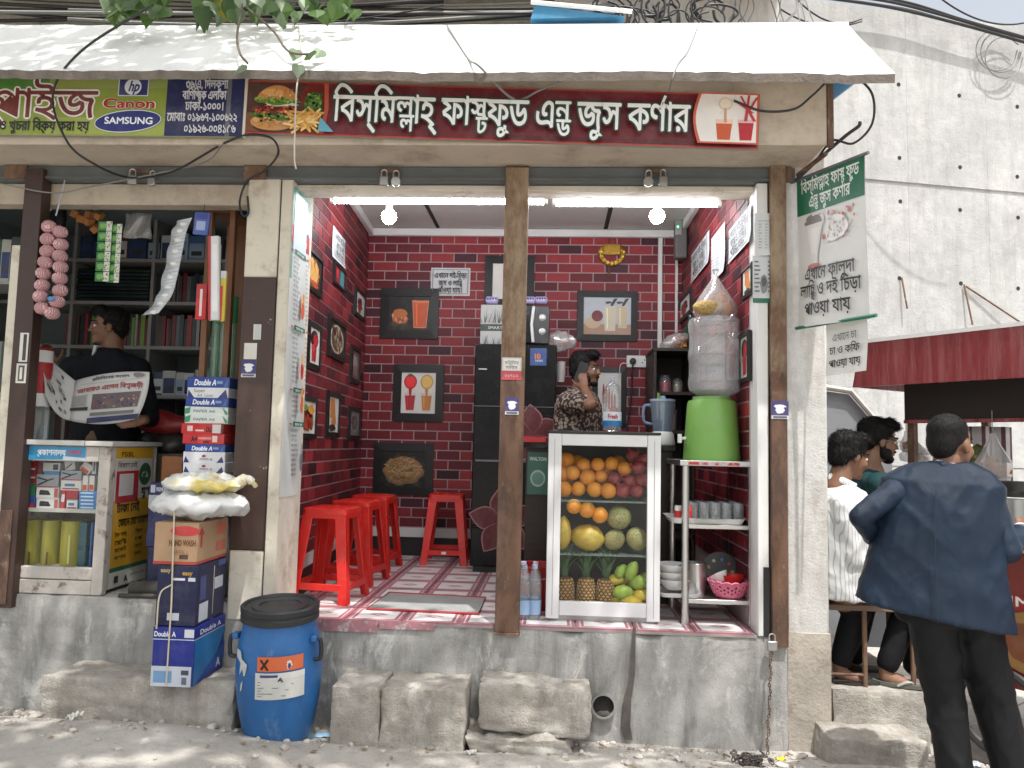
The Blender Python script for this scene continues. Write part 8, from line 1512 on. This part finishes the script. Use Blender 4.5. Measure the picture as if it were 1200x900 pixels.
hairdo(sm, hc, F, P, HAIR, .97, 0., True); face(sm, hc, F, P, SKD, HAIR)
M_SUIT = clothmat('blue_suit_cloth', (.0075, .018, .037), .4, .25, 900, .9, 0.); M_TRS = clothmat('charcoal_trouser_cloth', (.0038, .0045, .006), .6, .2, 900, .6, 0.)
g = G(); s_ = 1/266.
def sec(px, py, hw, dp, tilt=0., e=.8, dy=0.): c = L_(px, py, dy); return (c, sd*(hw*s_)+V((0, 0, -tilt*hw*s_)), fw_*dp, e)
loft(g, [sec(1109, 541, 27, .06, 0, 1.), sec(1106, 550, 46, .085, .05), sec(1103, 564, 63, .11, .07), sec(1099, 598, 65, .125, .06), sec(1097, 630, 66, .13, .08), sec(1096, 655, 69, .13, .10), sec(1095, 685, 73, .14, .13), sec(1093, 721, 81, .145, .16)])
gj = g; g = G(); limb(g, [(L_(1064, 574), .055), (sL, .058), (L_(1024, 594, -.02), .054), (eL, .047), (L_(1024, 630, .1), .044)]); gL = g; g = G(); limb(g, [(L_(1141, 574), .055), (sR, .062), (L_(1170, 616, -.04), .058), (eR, .054), (L_(1193, 626, .11), .046)]); gR = g; g = gj
jk = grow('jacket', g, M_SUIT, sm, .0085, 3, drape(.009, 3.)); grow('sleeve', gL, M_SUIT, jk, .008, 3, drape(.010, 6.)); grow('sleeve', gR, M_SUIT, jk, .008, 3, drape(.010, 9.))
G().sweep([wR-V((.02, .03, 0))+V((.034*cos(a), 0, .034*sin(a))) for a in [2*pi*k/14 for k in range(14)]], .006, 6, closed=True).obj('shirt_cuff', K(190, 200, 214, .8), jk)
g = G(); g.sweep([hc+F @ V((x, y, z)) for x, y, z in ((.074, .03, -.135), (.07, -.05, -.115), (.03, -.098, -.10), (-.03, -.098, -.10), (-.07, -.05, -.115), (-.074, .03, -.135))], [(.012, .02)]*6, 10); grow('collar', g, M_SUIT, jk, .006, 1)
g = G(); g.sweep([hc+F @ V((x, y, z)) for x, y, z in ((.064, .02, -.12), (.06, -.045, -.102), (.0, -.088, -.088), (-.06, -.045, -.102), (-.064, .02, -.12))], [(.006, .012)]*5, 8); g.obj('shirt_collar', K(170, 180, 196, .8), sm)
dep = lambda py, k: sec(1096, py, 0, 0)[0]+V((0, 0, 0))-fw_*k
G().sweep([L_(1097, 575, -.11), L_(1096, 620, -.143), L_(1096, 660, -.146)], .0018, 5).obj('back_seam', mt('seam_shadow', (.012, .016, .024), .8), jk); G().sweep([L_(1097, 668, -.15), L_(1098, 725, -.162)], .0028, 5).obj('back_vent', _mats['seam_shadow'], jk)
g = G(); loft(g, [sec(1102, 690, 56, .13), sec(1113, 712, 60, .125), sec(1113, 730, 56, .11)]); limb(g, [(hL, .10), (L_(1097, 765, .01), .094), (kL, .08), (L_(1113, 860, .0), .074), (L_(1120, 915, -.01), .076)]); limb(g, [(hR, .105), (L_(1152, 768, .01), .098), (kR, .084), (L_(1177, 865, .02), .078), (L_(1190, 925, .01), .08)])
grow('trousers', g, M_TRS, sm, .009, 3, drape(.011, 8.))
for a in (aL, aR): g = G(); zf = gz(o0.x+a.x, PY)-o0.z; c = V((a.x+.02, a.y+.04, zf+.035)); g.ell(c, (.045, .13, .04), 16, 12, Matrix.Rotation(R(-18), 4, 'Z')); g.ell(c+V((-.01, -.06, .02)), (.042, .06, .05), 14, 10); g.v = [(x, y, max(z, zf+.002)) for x, y, z in g.v]; g.obj('shoe', mt('black_shoe_leather', (.015, .014, .014), .25), sm)
# ---------------------------------------------------------------- seated man in the striped shirt
PY = .16; s1 = T('person', 'seated young man in a white striped shirt looking down to the right', 'person', (at(985, 700, PY).x, PY, .36)); o0 = V(s1.location)
hc = L_(995, 533, .0); F = frame((.93, .25, -.22)); fw_ = V((.96, .28, 0)); sd = V((.28, -.96, 0)); s_ = 1/212.
g = G(); P = head(g, hc, F); limb(g, [(L_(984, 572), .065), (L_(985, 620), .11), (L_(988, 690), .12)])
sR, eR, wR = L_(990, 592, -.15), L_(1001, 655, -.16), L_(1036, 648, -.08); sL, eL, wL = L_(985, 592, .17), L_(1010, 650, .2), L_(1045, 640, .1)
limb(g, [(L_(984, 585), .07), (sR, .05), (eR, .038), (wR, .028)]); limb(g, [(L_(984, 585), .07), (sL, .05), (eL, .038), (wL, .028)]); hand(g, wR, (1, .2, 0), (0, 0, -1), -1, .4); hand(g, wL, (1, -.1, 0), (0, 0, -1), 1, .4)
kA, aA = L_(1004, 716, .02), L_(984, 778, .0); kB, aB = L_(1010, 706, .28), L_(1000, 775, .26)
for k_, a_ in ((kA, aA), (kB, aB)): limb(g, [(L_(986, 690, .05 if k_ is kA else .2), .09), (k_, .055), (a_, .036), (a_+V((.0, .0, -.05)), .034), (a_+V((.10, -.04, -.072)), .026)])
grow('body', g, SK1, s1, .0085, 3); hairdo(s1, hc, F, P, HAIR, 1.06, .6); face(s1, hc, F, P, SKD, HAIR)
n = N('white_striped_shirt'); v = n.co((1, 1, 1), (0, 0, R(20))); sx = n.n('SeparateXYZ'); n.t.links.new(v, sx.inputs[0]); st_ = n.math('SINE', n.math('MULTIPLY', n.math('ADD', sx.outputs[0], n.math('MULTIPLY', sx.outputs[1], .9)), 330.)); c = n.mix(n.ramp(st_, .55, .95), (.70, .70, .69), (.40, .43, .47)); n.set(Base_Color=c, Roughness=.85); n.bump(n.math('ADD', n.math('MULTIPLY', n.noise(7, 4, .55), 5), n.noise(600, 2)), .3, .006); M_STR = n.m
def sec(px, py, hw, dp, e=.85, dy=0.): c = L_(px, py, dy); return (c, sd*hw, fw_*(dp*s_), e)
g = G(); loft(g, [sec(984, 566, .07, 14, 1.), sec(984, 576, .15, 22), sec(985, 596, .20, 30), sec(986, 630, .20, 35), sec(989, 665, .19, 37), sec(993, 698, .20, 40)]); limb(g, [(L_(986, 588, -.08), .07), (sR, .066), (eR, .06), (L_(1026, 650, -.11), .05)]); limb(g, [(L_(985, 588, .1), .07), (sL, .066), (eL, .06), (L_(1034, 643, .13), .05)])
sh_ = grow('shirt', g, M_STR, s1, .0085, 3, drape(.014, 5.)); g = G(); g.sweep([hc+F @ V((x, y, z)) for x, y, z in ((.062, .03, -.165), (.058, -.05, -.15), (0, -.09, -.14), (-.058, -.05, -.15), (-.062, .03, -.165))], [(.007, .018)]*5, 8); g.obj('collar', M_STR, sh_)
M_BLK = clothmat('black_trouser_cloth', (.007, .007, .0085), .8, .2); g = G()
for k_, a_, dy in ((kA, aA, .03), (kB, aB, .2)): limb(g, [(L_(984, 688, dy), .10), (k_, .078), (k_.lerp(a_, .6), .064), (k_.lerp(a_, .9), .056)])
grow('trousers', g, M_BLK, s1, .009, 2, folds(.006, 9, 5))
for a in (aA, aB): g = G(); g.prismz([(a.x+.13*cos(t_)+.07, a.y-.03+.045*sin(t_)) for t_ in [2*pi*k/16 for k in range(16)]], .002, .018); g.obj('sandal', mt('dark_sandal', (.03, .028, .026), .7), s1)
# ---------------------------------------------------------------- bearded man in teal behind him
PY = .50; s2 = T('person', 'bearded man with glasses in a dark teal shirt sitting behind the striped shirt', 'person', (at(1040, 700, PY).x, PY, .36)); o0 = V(s2.location); hc = L_(1029, 515); F = frame((.95, -.02, -.15)); fw_ = V((.97, -.1, 0)); sd = V((-.1, -.97, 0)); s_ = 1/196.
g = G(); P = head(g, hc, F); limb(g, [(L_(1022, 552), .065), (L_(1028, 610), .12), (L_(1030, 690), .13)]); sR, eR, wR = L_(1030, 568, -.18), L_(1052, 590, -.2), L_(1090, 560, -.12); sL, eL, wL = L_(1030, 568, .2), L_(1060, 600, .22), L_(1095, 575, .1)
limb(g, [(L_(1024, 568), .07), (sR, .05), (eR, .04), (wR, .03)]); limb(g, [(L_(1024, 568), .07), (sL, .05), (eL, .04), (wL, .03)]); hand(g, wR, (1, .1, .1), (0, 0, -1), -1, .4); hand(g, wL, (1, 0, .1), (0, 0, -1), 1, .4)
PYk = PY; kA, aA = L_(1066, 712, -.32), L_(1038, 782, -.36); kB, aB = L_(1085, 715, .05), L_(1070, 785, .02)
limb(g, [(L_(1034, 690, -.1), .09), (kA, .06), (aA, .038), (aA+V((.0, -.005, -.045)), .036), (aA+V((.09, -.03, -.075)), .03), (aA+V((.17, -.05, -.09)), .022)])
for k in range(5): tp = aA+V((.175-.008*k, -.075+.020*k, -.094)); cap(g, tp-V((.03, -.01, -.006)), .011, tp+V((.02, -.004, 0)), .0095)
limb(g, [(L_(1034, 690, .12), .09), (kB, .06), (aB, .036), (aB+V((.12, 0, -.06)), .03)]); grow('body', g, SK2, s2, .0085, 3); hairdo(s2, hc, F, P, HAIR, 1.05, .9); face(s2, hc, F, P, SKD, HAIR, 1.05, True, True, True)
M_TEAL = clothmat('teal_shirt_cloth', (.007, .042, .046), .75, .25, 500, .6)
def sec(px, py, hw, dp, e=.85, dy=0.): c = L_(px, py, dy); return (c, sd*hw, fw_*(dp*s_), e)
g = G(); loft(g, [sec(1022, 550, .07, 14, 1.), sec(1024, 560, .16, 22), sec(1026, 580, .22, 30), sec(1028, 630, .22, 34), sec(1030, 700, .22, 38)]); limb(g, [(L_(1024, 572, -.1), .075), (sR, .072), (eR, .064), (L_(1080, 566, -.14), .052)]); limb(g, [(L_(1024, 572, .1), .075), (sL, .07), (eL, .06), (L_(1085, 580, .12), .052)]); grow('shirt', g, M_TEAL, s2, .0085, 3, drape(.014, 7.))
g = G()
for k_, a_, dy in ((kA, aA, -.1), (kB, aB, .12)): limb(g, [(L_(1034, 688, dy), .10), (k_, .08), (k_.lerp(a_, .6), .066), (k_.lerp(a_, .92), .058)])
grow('trousers', g, M_BLK, s2, .009, 2, folds(.007, 9, 5, 4.))
g = G(); c0 = aA+V((.075, -.03, 0)); g.prismz([(c0.x+(.15)*cos(t_)*cos(-.3)-.05*sin(t_)*sin(-.3), c0.y+.15*cos(t_)*sin(-.3)+.05*sin(t_)*cos(-.3)) for t_ in [2*pi*k/20 for k in range(20)]], .004, .022); sl_ = g.obj('slipper', mt('grey_rubber_slipper', (.11, .115, .10), .7), s2); z_ = .06
for s__ in (-1, 1): G().sweep(spline([aA+V((.13, -.05, -.075)), aA+V((.08, -.03+.05*s__, -.05)), aA+V((.03, -.01+.055*s__, -.075))], 5), .007, 6).obj('strap', mt('pale_strap', (.4, .4, .36), .6), s2)
# ---------------------------------------------------------------- newspaper reader in the stationery shop
PY = .66; s3 = T('person', 'man in a black shirt reading a newspaper behind the stationery counter', 'person', (at(125, 520, PY).x, PY, LZ)); o0 = V(s3.location); hc = L_(128, 382); F = frame((-.86, -.5, -.03)); fw_ = V((-.25, -.97, 0)); sd = V((-.97, .25, 0)); s_ = 1/190.
g = G(); P = head(g, hc, F); limb(g, [(L_(128, 415), .065), (L_(122, 470), .12), (L_(122, 560), .13)]); zf = -.0
sR, eR, wR = L_(84, 432), L_(60, 470, -.1), L_(60, 428, -.30); sL, eL, wL = L_(163, 432), L_(176, 490, -.08), L_(168, 492, -.30)
limb(g, [(L_(122, 428), .08), (sR, .055), (eR, .042), (wR, .03)]); limb(g, [(L_(122, 428), .08), (sL, .055), (eL, .042), (wL, .03)]); hand(g, wR, (-.1, -.3, 1), (.3, -.9, -.2), 1, .8); hand(g, wL, (-.6, -.6, -.2), (-.4, .6, 0), -1, .8)
for x in (-.1, .1): limb(g, [(V((x, 0, .85)), .085), (V((x, .01, .45)), .06), (V((x, 0, .08)), .04), (V((x, -.12, .035)), .03)])
limb(g, [(L_(122, 560), .13), (V((0, 0, .85)), .14)]); grow('body', g, SK1, s3, .0085, 3); hairdo(s3, hc, F, P, HAIR, 1.02, .4); face(s3, hc, F, P, SKD, HAIR)
M_NAVY = clothmat('black_shirt_cloth', (.006, .0075, .012), .8, .2)
def sec(px, py, hw, dp, e=.85, dy=0.): c = L_(px, py, dy); return (c, sd*(hw*s_), fw_*dp, e)
g = G(); loft(g, [sec(127, 408, 14, .06, 1.), sec(125, 416, 32, .09), sec(123, 430, 46, .12), sec(122, 470, 47, .13), sec(122, 520, 44, .13), sec(122, 600, 46, .14)]); limb(g, [(L_(98, 428), .08), (sR, .075), (eR, .06), (L_(60, 440, -.24), .046)]); limb(g, [(L_(148, 428), .08), (sL, .075), (eL, .06), (L_(170, 490, -.24), .046)]); sh_ = grow('shirt', g, M_NAVY, s3, .009, 3, folds(.009, 8, 5, 2.))
G().prism([(L_(119, 408).x, L_(118, 419).z), (L_(122, 412).x, L_(121, 414).z), (L_(124, 404).x, L_(125, 407).z), (L_(121, 402).x, L_(121, 407).z)][::-1], L_(120, 410, -.10).y, L_(120, 410, -.085).y).obj('collar_flap', K(196, 200, 204, .8), sh_)
g = G()
for x in (-.1, .1): limb(g, [(V((x, 0, .9)), .11), (V((x, .01, .45)), .085), (V((x, 0, .1)), .075)])
grow('trousers', g, M_BLK, s3, .011, 2)
np_ = T('newspaper', 'open Bengali newspaper with red headline held above the counter', 'newspaper', tuple(at(88, 470, .30))); o1 = V(np_.location)
RP = [[at(x, y, Y)-o1 for x, y, Y in r_] for r_ in (((88, 446, .34), (130, 437, .30), (175, 436, .26)), ((84, 470, .31), (128, 464, .28), (172, 462, .25)), ((82, 493, .30), (122, 497, .28), (161, 490, .27)))]
LP_ = [[at(x, y, Y)-o1 for x, y, Y in r_] for r_ in (((33, 394, .24), (58, 420, .30), (88, 446, .34)), ((48, 420, .22), (64, 452, .27), (85, 471, .31)), ((53, 462, .2), (66, 484, .25), (82, 493, .30)))]
def page(rows_, u, q):
    def qd(a, b, c, t_): return a*(2*(t_-.5)*(t_-1))+b*(-4*t_*(t_-1))+c*(2*t_*(t_-.5))
    r_ = [qd(*r, u) for r in rows_]; return qd(*r_, q)
for nm, rows_, col in (('right_page', RP, 0), ('left_page', LP_, 1)):
    g = G(); g.grid(lambda u, q: tuple(page(rows_, u, q)), 14, 12); g.f = [f[::-1] for f in g.f]; o = g.obj(nm, K(196, 196, 194, .9), np_); o.modifiers.new('thickness', 'SOLIDIFY').thickness = .002
    A = Art(1, 1, 0); rnd = random.Random(col)
    if col == 0:
        A.t('প্রতিদিনের সংবাদ', .5, -.13, .09, (60, 50, 60), .5, .02).r(.1, .9, -.155, -.15, (120, 120, 120)).t('আবারও এলেন বিশ্বজয়ী', .5, -.36, .14, (150, 40, 50), .86, .02).r(.28, .92, -.74, -.43, (96, 84, 88)).scatter(.3, .9, -.72, -.5, 60, .016, [(150, 60, 60), (60, 56, 70), (170, 140, 120), (40, 60, 110)], 4).r(.0, .24, -.75, -.68, (40, 40, 44)).r(.28, .9, -.86, -.8, (110, 110, 112)).r(.25, 1., -1., -.9, (44, 50, 90)).e(.88, -.08, .07, .05, (120, 116, 116), .2)
        for k in range(10): A.r(.02, .22, -.42-.025*k, -.432-.025*k, (140, 140, 140))
    else:
        for k in range(14):
            x, z = rnd.uniform(.1, .8), -rnd.uniform(.1, .85); A.r(x, x+rnd.uniform(.05, .14), z-rnd.uniform(.03, .09), z, rnd.choice([(90, 90, 96), (60, 60, 66), (130, 120, 120)]))
        for k in range(24): x, z = rnd.choice((.1, .35, .6)), -.08-.035*k; A.r(x, x+.2, z-.012, z, (150, 150, 152))
    # lay the print on the curved page, a hair above it
    pts = []
    for x, y, z in A.g.v:
        u, v_ = min(1, max(0, x)), min(1, max(0, -z)); p = page(rows_, u, v_); e1 = page(rows_, min(1, u+.01), v_)-page(rows_, max(0, u-.01), v_); e2 = page(rows_, u, min(1, v_+.01))-page(rows_, u, max(0, v_-.01)); nn = e2.cross(e1).normalized(); nn = nn if nn.y < 0 else -nn; pts.append(tuple(p+nn*(.0032-y*1.2)))
    A.g.v = pts; A.obj(nm+'_print', np_)
# ---------------------------------------------------------------- man on the phone in the juice shop
PY = 1.34; s4_ = T('person', 'man in a leaf patterned shirt holding a phone to his ear', 'person', (at(680, 520, PY).x, PY, FZ)); o0 = V(s4_.location); hc = L_(686, 432); F = frame((.88, -.42, -.05)); fw_ = V((.8, -.6, 0)); sd = V((-.6, -.8, 0)); s_ = 1/166.
g = G(); P = head(g, hc, F); limb(g, [(L_(680, 458), .065), (L_(677, 500), .12), (L_(677, 580), .13)])
sR, eR = L_(664, 472, -.16), L_(692, 474, -.34); wR = hc+F @ V((.108, .05, -.15)); sL, eL, wL = L_(692, 472, .12), L_(700, 520, .12), L_(705, 560, .02)
limb(g, [(L_(678, 468), .08), (sR, .055), (eR, .045), (wR, .031)]); limb(g, [(L_(678, 468), .08), (sL, .055), (eL, .042), (wL, .03)]); hand(g, wR, F @ V((-.05, -.25, 1)), F @ V((-1, -.1, 0)), 1, .75); hand(g, wL, (0, -.2, -1), (-.5, .5, 0), -1, .4)
for x in (-.09, .09): limb(g, [(V((x, 0, .85)), .085), (V((x, .01, .45)), .06), (V((x, 0, .08)), .04), (V((x+.08, -.06, .035)), .03)])
limb(g, [(L_(677, 580), .13), (V((0, 0, .85)), .14)]); grow('body', g, SK1, s4_, .0085, 3); hairdo(s4_, hc, F, P, HAIR, 1.03, .7); face(s4_, hc, F, P, SKD, HAIR, .9, False, True, True)
n = N('leaf_patterned_shirt'); v = n.co(); vo = n.n('TexVoronoi'); n.t.links.new(v, vo.inputs['Vector']); vo.inputs['Scale'].default_value = 42; nz = n.noise(38, 3, .6, v, 2.); c = n.mix(n.math('GREATER_THAN', n.math('ADD', vo.outputs[0], n.math('MULTIPLY', nz, .6)), .76), (.30, .23, .18), (.025, .017, .017)); n.set(Base_Color=c, Roughness=.8); M_LP = n.m
def sec(px, py, hw, dp, e=.85, dy=0.): c = L_(px, py, dy); return (c, sd*hw, fw_*dp, e)
g = G(); loft(g, [sec(680, 455, .07, .07, 1.), sec(679, 462, .15, .1), sec(678, 475, .22, .125), sec(677, 505, .21, .14), sec(677, 560, .2, .14), sec(677, 600, .21, .15)]); limb(g, [(L_(672, 470, -.08), .08), (sR, .078), (sR.lerp(eR, .72), .066)]); limb(g, [(L_(686, 470, .06), .08), (sL, .075), (sL.lerp(eL, .7), .066)]); grow('shirt', g, M_LP, s4_, .009, 3, folds(.007, 8, 5, 9.))
g = G()
for x in (-.09, .09): limb(g, [(V((x, 0, .9)), .11), (V((x, .01, .45)), .085), (V((x, 0, .1)), .075)])
grow('trousers', g, M_BLK, s4_, .011, 2)
ph = T('phone', 'black mobile phone held to the ear of the man in the shop', 'phone', tuple(o0+hc+F @ V((.092, .01, -.03)))); g = G(); g.M = F.to_4x4(); g.cb((0, 0, 0), (.009, .068, .135), Matrix.Rotation(R(-20), 4, 'X')); g.obj('phone_body', M_BLACK, ph, bevel=.004)
